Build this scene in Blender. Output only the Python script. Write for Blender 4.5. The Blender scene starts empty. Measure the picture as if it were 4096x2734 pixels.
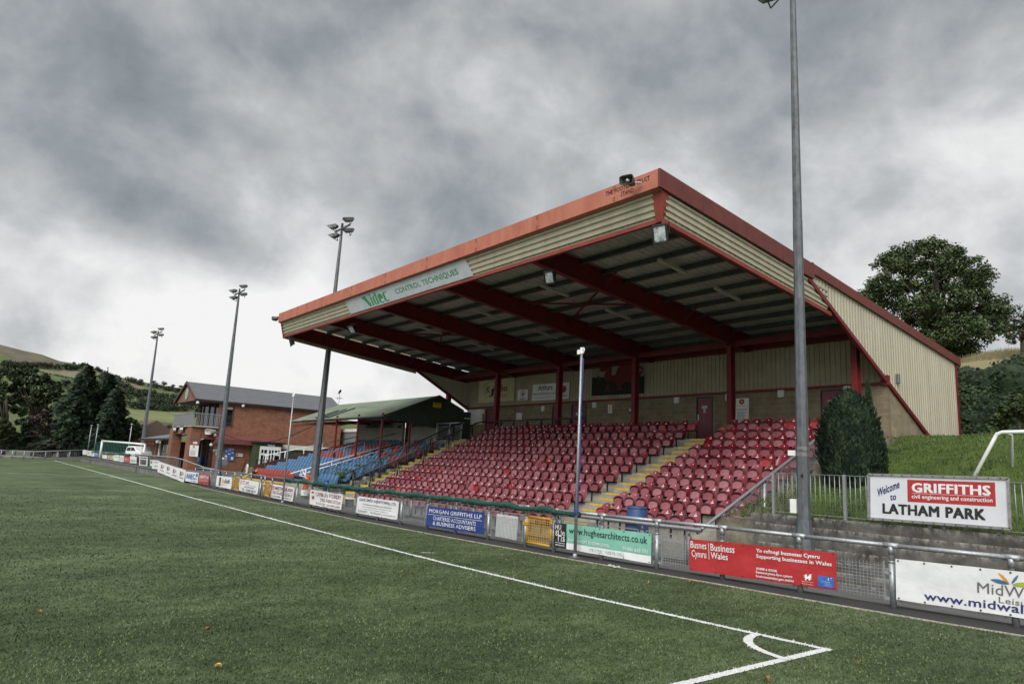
import bpy, bmesh, math, random
from mathutils import Vector, Matrix, noise as mnoise
random.seed(7)
R = math.radians
S = bpy.context.scene
COL = S.collection

# ------------------------------------------------------------------ camera
CAMP = Vector((4.76779448, -9.27121543, 2.10069575))
FPX = 2769.989            # focal length in photo pixels (4096 wide)
yaw, pit, rol = R(51.63125728), R(10.3830693), R(2.95336876)
_f = Vector((-math.sin(yaw) * math.cos(pit), math.cos(yaw) * math.cos(pit), math.sin(pit)))
_r0 = Vector((math.cos(yaw), math.sin(yaw), 0))
_u0 = _r0.cross(_f)
CR = math.cos(rol) * _r0 + math.sin(rol) * _u0
CU = -math.sin(rol) * _r0 + math.cos(rol) * _u0
CF = _f
cam = bpy.data.cameras.new('camera')
cam.sensor_width = 36
cam.lens = FPX / 4096 * 36
cam.clip_end = 6000
camo = bpy.data.objects.new('camera', cam)
COL.objects.link(camo)
mw = Matrix((CR, CU, -CF)).transposed().to_4x4()
mw.translation = CAMP
camo.matrix_world = mw
S.camera = camo

def U(px, py, ax, val):
    """photo pixel -> point on the plane  axis = val"""
    d = CF + CR * ((px - 2048) / FPX) - CU * ((py - 1367) / FPX)
    t = (val - CAMP[ax]) / d[ax]
    return CAMP + d * t

def UD(px, py, dist):
    """photo pixel -> point at a ground distance"""
    d = CF + CR * ((px - 2048) / FPX) - CU * ((py - 1367) / FPX)
    t = dist / math.hypot(d.x, d.y)
    return CAMP + d * t

# ------------------------------------------------------------------ node helpers
def nn(nt, typ, **kw):
    n = nt.nodes.new(typ)
    for k, v in kw.items():
        setattr(n, k, v)
    return n

def math_n(nt, op, a, b=None, clamp=False):
    n = nn(nt, 'ShaderNodeMath', operation=op)
    n.use_clamp = clamp
    for i, v in enumerate((a, b)):
        if v is None: continue
        if isinstance(v, (int, float)): n.inputs[i].default_value = v
        else: nt.links.new(v, n.inputs[i])
    return n.outputs[0]

# ------------------------------------------------------------------ world: overcast sky
SUN_EL = R(40)      # sun high behind the cloud, from the camera side
W = bpy.data.worlds.new("World")
S.world = W
W.use_nodes = True
nt = W.node_tree
nt.nodes.clear()
out = nn(nt, 'ShaderNodeOutputWorld')
bg = nn(nt, 'ShaderNodeBackground')
bg.inputs[1].default_value = 0.1
nt.links.new(bg.outputs[0], out.inputs[0])
sky = nn(nt, 'ShaderNodeTexSky', sky_type='NISHITA')
sky.sun_disc = False
sky.sun_elevation = SUN_EL
sky.sun_rotation = R(160)
tc = nn(nt, 'ShaderNodeTexCoord')
sep = nn(nt, 'ShaderNodeSeparateXYZ')
nt.links.new(tc.outputs['Generated'], sep.inputs[0])
zc = math_n(nt, 'MAXIMUM', sep.outputs[2], 0.0)
zd = math_n(nt, 'ADD', zc, 0.22)
cx = math_n(nt, 'DIVIDE', sep.outputs[0], zd)
cy = math_n(nt, 'DIVIDE', sep.outputs[1], zd)
comb = nn(nt, 'ShaderNodeCombineXYZ')
for k_, (flat_, o_) in enumerate(((cx, sep.outputs[0]), (cy, sep.outputs[1]))):
    nt.links.new(math_n(nt, 'ADD', math_n(nt, 'MULTIPLY', flat_, 0.14), o_), comb.inputs[k_])
nt.links.new(math_n(nt, 'MULTIPLY', sep.outputs[2], 1.35), comb.inputs[2])
def wnoise(scale, detail, rough, off, dist=0.0):
    mp = nn(nt, 'ShaderNodeMapping')
    mp.inputs['Location'].default_value = off
    nt.links.new(comb.outputs[0], mp.inputs[0])
    n = nn(nt, 'ShaderNodeTexNoise')
    n.inputs['Scale'].default_value = scale
    n.inputs['Detail'].default_value = detail
    n.inputs['Roughness'].default_value = rough
    n.inputs['Distortion'].default_value = dist
    nt.links.new(mp.outputs[0], n.inputs['Vector'])
    return n.outputs[0]
def blob(px, py, sharp, gain, out_gain=None):
    """a broad bank of light or dark cloud round the direction of a photo point"""
    d = (CF + CR * ((px - 2048) / FPX) - CU * ((py - 1367) / FPX)).normalized()
    v = nn(nt, 'ShaderNodeVectorMath', operation='DOT_PRODUCT')
    nrm = nn(nt, 'ShaderNodeVectorMath', operation='NORMALIZE')
    nt.links.new(tc.outputs['Generated'], nrm.inputs[0])
    nt.links.new(nrm.outputs[0], v.inputs[0])
    v.inputs[1].default_value = d
    a = math_n(nt, 'MAXIMUM', v.outputs['Value'], 0.0)
    a = math_n(nt, 'POWER', a, sharp)
    return math_n(nt, 'MULTIPLY', a, gain)
# light and dark banks of cloud: photo point, tightness, gain
SKY_BLOBS = [(60, 150, 60, -0.24), (450, 380, 60, -0.26), (900, 380, 60, -0.24), (1500, 420, 90, -0.12), (1650, 900, 120, -0.10), (2500, 300, 20, 0.05), (2350, 900, 120, -0.08),
             (500, 1000, 60, 0.40), (1100, 1420, 60, 0.42), (150, 1150, 70, 0.22), (100, 600, 200, -0.12), (3750, 620, 90, 0.42), (3600, 180, 70, -0.20),
             (3250, 1000, 90, -0.12), (1400, 780, 200, 0.12), (620, 880, 700, -0.42), (860, 1010, 800, -0.40), (1080, 1090, 900, -0.34), (460, 780, 1500, -0.25), (350, 1180, 2500, -0.22), (100, 1330, 1500, -0.18), (1170, 1440, 3500, -0.16), (700, 60, 300, 0.16), (2750, 700, 160, 0.08)]
n1 = wnoise(2.3, 9, 0.54, (3.1, 1.7, 0), 0.15)
n2 = wnoise(6.5, 9, 0.60, (7.4, 2.2, 0.5), 0.25)
acc = math_n(nt, 'ADD', math_n(nt, 'MULTIPLY', math_n(nt, 'SUBTRACT', n1, 0.5), 1.9), math_n(nt, 'MULTIPLY', math_n(nt, 'SUBTRACT', n2, 0.5), 0.65))
acc = math_n(nt, 'ADD', acc, 0.49)
for b in SKY_BLOBS:
    acc = math_n(nt, 'ADD', acc, blob(*b))
mr = nn(nt, 'ShaderNodeMapRange', interpolation_type='LINEAR')
mr.inputs[1].default_value = -0.06; mr.inputs[2].default_value = 1.0
mr.inputs[3].default_value = 0.0; mr.inputs[4].default_value = 1.0
nt.links.new(acc, mr.inputs[0])
ramp = nn(nt, 'ShaderNodeValToRGB')
cr = ramp.color_ramp
cr.elements[0].position = 0.0; cr.elements[0].color = (0.115, 0.130, 0.143, 1)
cr.elements[1].position = 1.0; cr.elements[1].color = (0.60, 0.597, 0.59, 1)
e = cr.elements.new(0.30); e.color = (0.205, 0.222, 0.236, 1)
e = cr.elements.new(0.55); e.color = (0.325, 0.337, 0.346, 1)
e = cr.elements.new(0.80); e.color = (0.49, 0.493, 0.493, 1)
nt.links.new(mr.outputs[0], ramp.inputs[0])
# cloud radiance (x10 because the background strength is 0.1); brightness added overhead and round the veiled sun, out of view, to light the scene
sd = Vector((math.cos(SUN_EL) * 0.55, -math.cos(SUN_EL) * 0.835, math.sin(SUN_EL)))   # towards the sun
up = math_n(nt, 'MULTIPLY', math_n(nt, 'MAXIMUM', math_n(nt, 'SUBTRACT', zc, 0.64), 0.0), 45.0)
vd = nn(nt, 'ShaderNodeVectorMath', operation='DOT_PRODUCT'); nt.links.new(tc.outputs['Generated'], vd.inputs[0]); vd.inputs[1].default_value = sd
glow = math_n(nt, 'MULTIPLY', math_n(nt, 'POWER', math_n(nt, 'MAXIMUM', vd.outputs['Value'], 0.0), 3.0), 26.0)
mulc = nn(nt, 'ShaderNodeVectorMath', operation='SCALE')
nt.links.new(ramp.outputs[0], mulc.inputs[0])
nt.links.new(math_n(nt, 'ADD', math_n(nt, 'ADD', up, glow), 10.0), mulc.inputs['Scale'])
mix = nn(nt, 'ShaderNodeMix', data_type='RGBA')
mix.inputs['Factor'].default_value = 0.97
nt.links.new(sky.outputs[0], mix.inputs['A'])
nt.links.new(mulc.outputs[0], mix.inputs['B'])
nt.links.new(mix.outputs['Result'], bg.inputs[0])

sl = bpy.data.lights.new('sun', 'SUN')
sl.energy = 1.5
sl.angle = R(35)
sl.color = (1.0, 0.965, 0.92)
so = bpy.data.objects.new('sun', sl)
COL.objects.link(so)
so.rotation_euler = sd.to_track_quat('Z', 'Y').to_euler()
sky.sun_rotation = math.atan2(sd.x, sd.y)
S.view_settings.view_transform = 'Standard'
S.view_settings.look = 'None'
S.view_settings.exposure = 0.62
S.view_settings.gamma = 1.0
S.view_settings.use_curve_mapping = False
S.cycles.max_bounces = 5
S.cycles.diffuse_bounces = 3
S.cycles.glossy_bounces = 2
S.cycles.transparent_max_bounces = 6

# ------------------------------------------------------------------ materials
MATS = {}
def mat(name, col, rough=0.6, metal=0.0, var=0.12, scale=6.0, bump=0.0, bscale=60.0, spec=0.5, col2=None, detail=5, stretch=(1, 1, 1), coat=0.0):
    """paint / plastic / stone: base colour broken up by noise, optional second colour in patches, fine bump"""
    if name in MATS: return MATS[name]
    m = bpy.data.materials.new(name)
    m.use_nodes = True
    t = m.node_tree
    b = t.nodes['Principled BSDF']
    b.inputs['Roughness'].default_value = rough
    b.inputs['Metallic'].default_value = metal
    b.inputs['Specular IOR Level'].default_value = spec
    if coat: b.inputs['Coat Weight'].default_value = coat
    tcn = nn(t, 'ShaderNodeTexCoord')
    mp = nn(t, 'ShaderNodeMapping')
    mp.inputs['Scale'].default_value = stretch
    t.links.new(tcn.outputs['Object'], mp.inputs[0])
    nz = nn(t, 'ShaderNodeTexNoise')
    nz.inputs['Scale'].default_value = scale
    nz.inputs['Detail'].default_value = detail
    nz.inputs['Roughness'].default_value = 0.65
    t.links.new(mp.outputs[0], nz.inputs['Vector'])
    rp = nn(t, 'ShaderNodeValToRGB')
    c2 = col2 if col2 else tuple(c * (1 - var * 2) for c in col)
    c1 = col if col2 else tuple(min(1, c * (1 + var)) for c in col)
    rp.color_ramp.elements[0].position = 0.32; rp.color_ramp.elements[0].color = (*c2, 1)
    rp.color_ramp.elements[1].position = 0.66; rp.color_ramp.elements[1].color = (*c1, 1)
    t.links.new(nz.outputs[0], rp.inputs[0])
    t.links.new(rp.outputs[0], b.inputs['Base Color'])
    if bump:
        nb = nn(t, 'ShaderNodeTexNoise')
        nb.inputs['Scale'].default_value = bscale
        nb.inputs['Detail'].default_value = 4
        t.links.new(mp.outputs[0], nb.inputs['Vector'])
        bp = nn(t, 'ShaderNodeBump')
        bp.inputs['Strength'].default_value = bump
        bp.inputs['Distance'].default_value = 0.02
        t.links.new(nb.outputs[0], bp.inputs['Height'])
        t.links.new(bp.outputs[0], b.inputs['Normal'])
    MATS[name] = m
    return m

def brickmat(name, axes, c1, c2, mortar, bw, bh, ms=0.012, rough=0.85, stain=None, off=(0, 0), mbump=0.5, dark=0.5):
    """coursed masonry on a wall whose horizontal axis is axes[0]; weathering stains of its own shape"""
    if name in MATS: return MATS[name]
    m = bpy.data.materials.new(name)
    m.use_nodes = True
    t = m.node_tree
    b = t.nodes['Principled BSDF']
    b.inputs['Roughness'].default_value = rough
    b.inputs['Specular IOR Level'].default_value = 0.2
    ge = nn(t, 'ShaderNodeNewGeometry')
    sp = nn(t, 'ShaderNodeSeparateXYZ'); t.links.new(ge.outputs['Position'], sp.inputs[0])
    cb = nn(t, 'ShaderNodeCombineXYZ')
    t.links.new(math_n(t, 'ADD', sp.outputs['xyz'.index(axes[0])], 200.0 + off[0]), cb.inputs[0])
    t.links.new(math_n(t, 'ADD', sp.outputs['xyz'.index(axes[1])], 200.0 + off[1]), cb.inputs[1])
    br = nn(t, 'ShaderNodeTexBrick')
    br.inputs['Scale'].default_value = 1.0
    br.inputs['Brick Width'].default_value = bw
    br.inputs['Row Height'].default_value = bh
    br.inputs['Mortar Size'].default_value = ms
    br.inputs['Color1'].default_value = (*c1, 1); br.inputs['Color2'].default_value = (*c2, 1); br.inputs['Mortar'].default_value = (*mortar, 1)
    t.links.new(cb.outputs[0], br.inputs['Vector'])
    nz = nn(t, 'ShaderNodeTexNoise'); nz.inputs['Scale'].default_value = 1.7; nz.inputs['Detail'].default_value = 7; nz.inputs['Roughness'].default_value = 0.7
    t.links.new(cb.outputs[0], nz.inputs['Vector'])
    rp = nn(t, 'ShaderNodeValToRGB')
    rp.color_ramp.elements[0].position = 0.35; rp.color_ramp.elements[0].color = (dark, dark, dark, 1)
    rp.color_ramp.elements[1].position = 0.68; rp.color_ramp.elements[1].color = (1.15, 1.15, 1.15, 1)
    t.links.new(nz.outputs[0], rp.inputs[0])
    mx = nn(t, 'ShaderNodeMix', data_type='RGBA', blend_type='MULTIPLY'); mx.inputs['Factor'].default_value = 1
    t.links.new(br.outputs['Color'], mx.inputs['A']); t.links.new(rp.outputs[0], mx.inputs['B'])
    col = mx.outputs['Result']
    if stain:
        # pale lime runs that hang from the bed joints
        n2 = nn(t, 'ShaderNodeTexNoise'); n2.inputs['Scale'].default_value = 3.0; n2.inputs['Detail'].default_value = 8; n2.inputs['Roughness'].default_value = 0.75
        mp = nn(t, 'ShaderNodeMapping'); mp.inputs['Scale'].default_value = (1.6, 0.8, 1)
        t.links.new(cb.outputs[0], mp.inputs[0]); t.links.new(mp.outputs[0], n2.inputs['Vector'])
        fr = math_n(t, 'FRACT', math_n(t, 'DIVIDE', cb_y(t, cb), bh))
        edge = math_n(t, 'POWER', fr, 3.0)
        s = math_n(t, 'MULTIPLY', math_n(t, 'SUBTRACT', n2.outputs[0], 0.45), 6.0, clamp=True)
        fac = math_n(t, 'MULTIPLY', edge, s, clamp=True)
        m2 = nn(t, 'ShaderNodeMix', data_type='RGBA')
        t.links.new(fac, m2.inputs['Factor']); t.links.new(col, m2.inputs['A']); m2.inputs['B'].default_value = (*stain, 1)
        col = m2.outputs['Result']
    t.links.new(col, b.inputs['Base Color'])
    if mbump:
        bp = nn(t, 'ShaderNodeBump'); bp.inputs['Strength'].default_value = mbump; bp.inputs['Distance'].default_value = 0.01; bp.invert = True
        t.links.new(br.outputs['Fac'], bp.inputs['Height'])
        t.links.new(bp.outputs[0], b.inputs['Normal'])
    MATS[name] = m
    return m
def cb_y(t, cb):
    s = nn(t, 'ShaderNodeSeparateXYZ'); t.links.new(cb.outputs[0], s.inputs[0]); return s.outputs[1]

# ------------------------------------------------------------------ mesh builder
class MB:
    def __init__(s):
        s.v = []; s.f = []; s.mi = []; s.sm = []; s.mats = []; s.cur = 0; s.smooth = False
    def m(s, material, smooth=False):
        if material not in s.mats: s.mats.append(material)
        s.cur = s.mats.index(material); s.smooth = smooth
        return s
    def face(s, idx):
        s.f.append(tuple(idx)); s.mi.append(s.cur); s.sm.append(s.smooth)
    def add(s, vs, fs):
        o = len(s.v)
        s.v.extend(Vector(p) for p in vs)
        for f in fs: s.face([i + o for i in f])
        return s
    def poly(s, pts):
        return s.add(pts, [range(len(pts))])
    def box(s, x0, x1, y0, y1, z0, z1):
        v = [(x0, y0, z0), (x1, y0, z0), (x1, y1, z0), (x0, y1, z0), (x0, y0, z1), (x1, y0, z1), (x1, y1, z1), (x0, y1, z1)]
        return s.add(v, [(0, 3, 2, 1), (4, 5, 6, 7), (0, 1, 5, 4), (1, 2, 6, 5), (2, 3, 7, 6), (3, 0, 4, 7)])
    def hexa(s, b, t):
        """bottom quad and top quad -> solid"""
        return s.add(list(b) + list(t), [(0, 3, 2, 1), (4, 5, 6, 7), (0, 1, 5, 4), (1, 2, 6, 5), (2, 3, 7, 6), (3, 0, 4, 7)])
    def bar(s, a, b, w, h=None, up=(0, 0, 1)):
        a = Vector(a); b = Vector(b); h = h or w
        d = (b - a).normalized(); up = Vector(up)
        if abs(d.dot(up)) > 0.98: up = Vector((0, 1, 0))
        x = d.cross(up).normalized() * (w / 2); z = x.cross(d).normalized() * (h / 2)
        return s.hexa([a - x - z, a + x - z, a + x + z, a - x + z], [b - x - z, b + x - z, b + x + z, b - x + z])
    def tube(s, pts, r, seg=8, cap=True):
        pts = [Vector(p) for p in pts]; n = len(pts)
        rs = r if isinstance(r, (list, tuple)) else [r] * n
        o = len(s.v); prev = None
        for i, p in enumerate(pts):
            d = (pts[min(i + 1, n - 1)] - pts[max(i - 1, 0)]).normalized()
            if prev is None:
                a = Vector((0, 0, 1)) if abs(d.z) < 0.9 else Vector((1, 0, 0))
                x = d.cross(a).normalized()
            else:
                x = (prev - d * prev.dot(d)).normalized()
            prev = x; y = d.cross(x)
            for k in range(seg):
                an = 2 * math.pi * (k + 0.5) / seg
                s.v.append(p + (x * math.cos(an) + y * math.sin(an)) * rs[i])
        for i in range(n - 1):
            for k in range(seg):
                k2 = (k + 1) % seg
                s.face((o + i * seg + k, o + i * seg + k2, o + (i + 1) * seg + k2, o + (i + 1) * seg + k))
        if cap:
            s.face([o + k for k in reversed(range(seg))]); s.face([o + (n - 1) * seg + k for k in range(seg)])
        return s
    def prism(s, pts, d):
        """closed outline extruded by vector d"""
        pts = [Vector(p) for p in pts]; n = len(pts); d = Vector(d)
        return s.add(pts + [p + d for p in pts], [list(range(n))[::-1], list(range(n, 2 * n))] + [(i, (i + 1) % n, n + (i + 1) % n, n + i) for i in range(n)])
    def grid(s, fn, nu, nv):
        o = len(s.v)
        for j in range(nv + 1):
            for i in range(nu + 1): s.v.append(Vector(fn(i / nu, j / nv)))
        for j in range(nv):
            for i in range(nu):
                a = o + j * (nu + 1) + i
                s.face((a, a + 1, a + nu + 2, a + nu + 1))
        return s
    def lathe(s, c, prof, seg=16, ax='z'):
        c = Vector(c); o = len(s.v)
        for r, h in prof:
            for k in range(seg):
                a = 2 * math.pi * k / seg
                s.v.append(c + Vector((r * math.cos(a), r * math.sin(a), h)))
        for i in range(len(prof) - 1):
            for k in range(seg):
                k2 = (k + 1) % seg
                s.face((o + i * seg + k, o + i * seg + k2, o + (i + 1) * seg + k2, o + (i + 1) * seg + k))
        s.face([o + k for k in reversed(range(seg))]); s.face([o + (len(prof) - 1) * seg + k for k in range(seg)])
        return s
    def build(s, name, parent=None, material=None, bevel=0):
        me = bpy.data.meshes.new(name)
        off = Vector((0, 0, 0))
        if parent is not None:
            p = parent
            while p is not None: off += p.location; p = p.parent
        me.from_pydata([v - off for v in s.v], [], s.f)
        mats = s.mats or [material]
        for m_ in mats: me.materials.append(m_)
        if s.mats: me.polygons.foreach_set('material_index', s.mi)
        me.polygons.foreach_set('use_smooth', s.sm)
        me.update()
        o = bpy.data.objects.new(name, me)
        COL.objects.link(o)
        if parent is not None: o.parent = parent
        if bevel:
            bv = o.modifiers.new('edge', 'BEVEL'); bv.width = bevel; bv.segments = 2; bv.limit_method = 'ANGLE'; bv.angle_limit = R(40)
        return o

def thing(name, label, cat, loc=(0, 0, 0), group=None):
    o = bpy.data.objects.new(name, None)
    o.empty_display_size = 0.2
    o.location = loc
    COL.objects.link(o)
    return tag(o, label, cat, group)
def tag(o, label, cat, group=None, kind=None):
    o['label'] = label; o['category'] = cat
    if group: o['group'] = group
    if kind: o['kind'] = kind
    return o
def struct(o): o['kind'] = 'structure'; return o
def copy_tree(o, parent=None):
    c = o.copy(); COL.objects.link(c); c.parent = parent
    for ch in o.children: copy_tree(ch, c)
    return c

# ------------------------------------------------------------------ lettering (vector outlines of the built-in font)
_tc = {}; _tl = {}
def text_mesh(s, bold=0.0):
    key = (s, bold)
    if key in _tc: return _tc[key]
    cu = bpy.data.curves.new('lettering', 'FONT')
    cu.body = s; cu.size = 1; cu.resolution_u = 2; cu.space_character = 1 + max(0, bold) * 1.5
    if '\n' in s: cu.align_x = 'CENTER'
    ob = bpy.data.objects.new('lettering', cu)
    COL.objects.link(ob)
    dg = bpy.context.evaluated_depsgraph_get()
    me = bpy.data.meshes.new_from_object(ob.evaluated_get(dg))
    vs = [tuple(v.co) for v in me.vertices]; fs = [tuple(p.vertices) for p in me.polygons]
    bpy.data.objects.remove(ob); bpy.data.curves.remove(cu); bpy.data.meshes.remove(me)
    if not vs: vs, fs = [(0, 0, 0), (1, 0, 0), (0, 1, 0)], [(0, 1, 2)]
    if bold > 0:      # heavier strokes: the outline laid again a little to each side
        b_, n_ = bold * 0.9, len(vs); base_ = vs[:]; bf = fs[:]; vs = []; fs = []
        for k, (dx, dy) in enumerate(((-b_, -b_ * .6), (b_, -b_ * .6), (-b_, b_ * .6), (b_, b_ * .6), (0, 0))):
            fs += [tuple(i + len(vs) for i in f) for f in bf]; vs += [(v[0] + dx, v[1] + dy, k) for v in base_]
    x0 = min(v[0] for v in vs); x1 = max(v[0] for v in vs); y0 = min(v[1] for v in vs); y1 = max(v[1] for v in vs)
    lay_ = [v[2] * 0.0005 for v in vs]
    vs = [((v[0] - x0) / (x1 - x0 or 1), (v[1] - y0) / (y1 - y0 or 1)) for v in vs]
    _tl[key] = lay_
    _tc[key] = (vs, fs)
    return _tc[key]

def flat_sheet(mb, q, items, base, nrm, wr=0.0, nu=10, nv=4, seed=0, thick=0.004, back=None):
    """a printed sheet on quad q = TL, TR, BL, BR (seen from the front); items in u (0..1 right), v (0..1 down)"""
    TL, TR, BL, BR = [Vector(p) for p in q]
    n = Vector(nrm).normalized()
    def P(u, v, lift=0.0):
        p = (TL * (1 - u) + TR * u) * (1 - v) + (BL * (1 - u) + BR * u) * v
        w = 0
        if wr:
            w = wr * (mnoise.noise(Vector((u * 5 + seed * 3.1, v * 1.6 + u * 1.5, seed * 1.7))) + 0.5 * mnoise.noise(Vector((u * 13 + v * 4, v * 3, seed + 9.0))))
            e = min(u, 1 - u) * 8; w *= min(1, 0.25 + e)
            p = p + Vector((0, 0, -wr * 0.35)) * math.sin(u * math.pi * 4.0) ** 2 * (v - 0.4)
        return p + n * (w + lift)
    mb.m(base, bool(wr))
    mb.grid(lambda u, v: P(u, v), nu, nv)
    mb.m(back or base, bool(wr))
    mb.grid(lambda u, v: P(1 - u, v, -thick), nu, nv)
    if not wr:
        mb.m(base)
        for a, b in (((0, 0), (1, 0)), ((1, 0), (1, 1)), ((1, 1), (0, 1)), ((0, 1), (0, 0))):
            mb.poly([P(*a), P(*b), P(*b, -thick), P(*a, -thick)])
    lay = 0
    for it in items:
        lay += 1
        lift = (0.006 if wr else 0.002) + 0.0012 * min(lay, 4)
        if it[0] == 'text':
            _, s, u0, v0, u1, v1, m_, *bold = it
            vs, fs = text_mesh(s, bold[0] if bold else 0.0)
            tilt = bold[1] if len(bold) > 1 else 0.0
            mb.m(m_)
            ly = _tl[(s, bold[0] if bold else 0.0)]
            mb.add([P(u0 + (u1 - u0) * a, v1 + (v0 - v1) * b + tilt * (a - 0.5), lift + l_) for (a, b), l_ in zip(vs, ly)], fs)
        elif it[0] == 'rect':
            _, u0, v0, u1, v1, m_ = it
            mb.m(m_)
            k = max(1, int(abs(u1 - u0) * nu)); k2 = max(1, int(abs(v1 - v0) * nv))
            mb.grid(lambda a, b: P(u0 + (u1 - u0) * a, v0 + (v1 - v0) * b, lift - 0.001), k, k2)
        elif it[0] == 'poly':
            mb.m(it[2]); mb.poly([P(a, b, lift) for a, b in it[1]])
        elif it[0] == 'line':
            _, pts, w, m_ = it
            mb.m(m_)
            for (a, b), (c, d) in zip(pts, pts[1:]):
                pa, pb = P(a, b, lift), P(c, d, lift)
                sd_ = (pb - pa).cross(n).normalized() * w / 2
                mb.poly([pa - sd_, pa + sd_, pb + sd_, pb - sd_])
    return P

# ------------------------------------------------------------------ shared lines of the place
def interp(tab, x):
    tab = sorted(tab)
    if x <= tab[0][0]: return tab[0][1]
    for (a, b), (c, d) in zip(tab, tab[1:]):
        if x <= c: return b + (d - b) * (x - a) / (c - a)
    return tab[-1][1]
FENCE = [(6, 5.3), (0.73, 4.66), (-1.05, 4.38), (-2.73, 4.22), (-4.54, 4.15), (-6.06, 3.92), (-7.66, 3.74), (-9.25, 3.62), (-12.28, 3.67), (-15.5, 3.56), (-18.5, 3.42),
         (-23.3, 3.46), (-27, 3.55), (-30.5, 3.73), (-36, 3.95), (-42, 4.07), (-45, 4.3), (-52, 4.5), (-59, 4.57), (-69, 4.93), (-104, 5.93), (-118, 6.6)]
EDGE = [(8, 5.0), (1.05, 3.85), (-0.61, 3.59), (-3.91, 3.4), (-8, 3.0), (-12.91, 2.76), (-17.3, 2.62), (-28, 2.95), (-34.57, 3.09), (-41.5, 3.4), (-49, 4.2), (-52, 4.42), (-59, 4.5), (-69, 4.86), (-104, 5.86), (-118, 6.5)]
TOUCH = [(-114, 2.9), (-73.6, 1.6), (-51.5, 0.87), (-29.5, 0.11), (-24.6, 0.02), (-19.3, -0.16), (-11.8, -0.31), (-8.3, -0.34), (-4.47, -0.25), (-2.9, -0.12), (-1.57, -0.02), (0, 0.1)]
FY = lambda x: interp(FENCE, x)
EY = lambda x: interp(EDGE, x)
TY = lambda x: interp(TOUCH, x) - 0.05
def UF(px, py, dy=0.0):
    """photo pixel -> point on the line of the pitch railing"""
    y = 4.0
    for _ in range(8):
        p = U(px, py, 1, y + dy); y = FY(p.x)
    return p

def lerp(a, b, t): return a + (b - a) * max(0.0, min(1.0, t))
def tar_z(x, y):
    f = FY(x)
    far = lerp(-0.27, 0.05, (-35 - x) / 6)
    far = lerp(far, 0.66, (-44 - x) / 8)
    near = lerp(0.0, 0.6, (-50.5 - x) / 2.0)
    return lerp(near, far, (y - f - 0.2) / 2.5) - 0.006

def bank_z(x, y):
    """grass bank to the right of the stand"""
    z = 1.12 + (y - 8.4) * 0.27
    if y > 19: z = 1.12 + 10.6 * 0.27 + (y - 19) * 0.075
    z += 0.35 * max(0, min(1, (x + 7) / 9)) * max(0, min(1, (y - 12) / 8))
    z += 0.13 * mnoise.noise(Vector((x * 0.7, y * 0.7, 2.0))) * min(1, (y - 8.4) / 2) + 0.05 * mnoise.noise(Vector((x * 2.3, y * 2.3, 5)))
    return z

# ------------------------------------------------------------------ turf
def turf_material():
    m = bpy.data.materials.new('artificial_turf'); m.use_nodes = True
    t = m.node_tree; b = t.nodes['Principled BSDF']
    b.inputs['Roughness'].default_value = 0.62; b.inputs['Specular IOR Level'].default_value = 0.12
    b.inputs['Sheen Weight'].default_value = 0.06; b.inputs['Sheen Roughness'].default_value = 0.5
    b.inputs['Sheen Tint'].default_value = (0.75, 0.85, 0.7, 1)
    g = nn(t, 'ShaderNodeNewGeometry')
    def nz(scale, det, st=(1, 1, 1), rough=0.6, rot=0.0):
        mp = nn(t, 'ShaderNodeMapping'); mp.inputs['Scale'].default_value = st; mp.inputs['Rotation'].default_value = (0, 0, rot)
        t.links.new(g.outputs['Position'], mp.inputs[0])
        n = nn(t, 'ShaderNodeTexNoise'); n.inputs['Scale'].default_value = scale; n.inputs['Detail'].default_value = det; n.inputs['Roughness'].default_value = rough
        t.links.new(mp.outputs[0], n.inputs['Vector']); return n.outputs[0]
    big = nz(0.34, 7, (1.0, 0.7, 1), 0.72, 0.5)     # brushed and trodden patches
    mid = nz(2.6, 5, (1.0, 0.55, 1), 0.75, 0.7)
    fine = nz(60, 4, (1, 1, 1), 0.8)
    fibre = nz(210, 2, (1, 1, 1), 0.9)
    tuft = nz(16, 4, (1, 1, 1), 0.8); clump = nz(6.5, 3, (1, 0.8, 1), 0.7, 0.3)
    a = 0.5
    for v, k in ((big, 2.2), (mid, 1.5), (clump, 0.7), (tuft, 1.3), (fine, 1.3), (fibre, 0.8)):
        a = math_n(t, 'ADD', math_n(t, 'MULTIPLY', math_n(t, 'SUBTRACT', v, 0.5), k), a)
    a = math_n(t, 'ADD', a, 0.0, clamp=True)
    rp = nn(t, 'ShaderNodeValToRGB')
    e = rp.color_ramp.elements
    e[0].position = 0.0; e[0].color = (0.016, 0.028, 0.005, 1)
    e[1].position = 1.0; e[1].color = (0.140, 0.178, 0.085, 1)
    k = rp.color_ramp.elements.new(0.5); k.color = (0.056, 0.082, 0.026, 1)
    t.links.new(a, rp.inputs[0]); t.links.new(rp.outputs[0], b.inputs['Base Color'])
    bp = nn(t, 'ShaderNodeBump'); bp.inputs['Strength'].default_value = 0.7; bp.inputs['Distance'].default_value = 0.03
    t.links.new(math_n(t, 'ADD', fine, fibre), bp.inputs['Height']); t.links.new(bp.outputs[0], b.inputs['Normal'])
    return m
M_TURF = turf_material()
M_LINE = mat('line_white', (0.60, 0.60, 0.585), 0.8, var=0.06, scale=90)
M_TAR = mat('tarmac', (0.125, 0.122, 0.118), 0.9, var=0.16, scale=1.4, bump=0.5, bscale=130, spec=0.25, detail=9)
M_TARD = mat('tarmac_new', (0.052, 0.050, 0.049), 0.92, var=0.12, scale=60, bump=0.9, bscale=150, spec=0.25)
M_KERB = mat('kerb_edge', (0.36, 0.33, 0.26), 0.9, var=0.25, scale=14)
M_CONC = mat('concrete', (0.33, 0.31, 0.265), 0.9, var=0.14, scale=2.6, bump=0.25, bscale=40, spec=0.25, detail=9)
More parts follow.
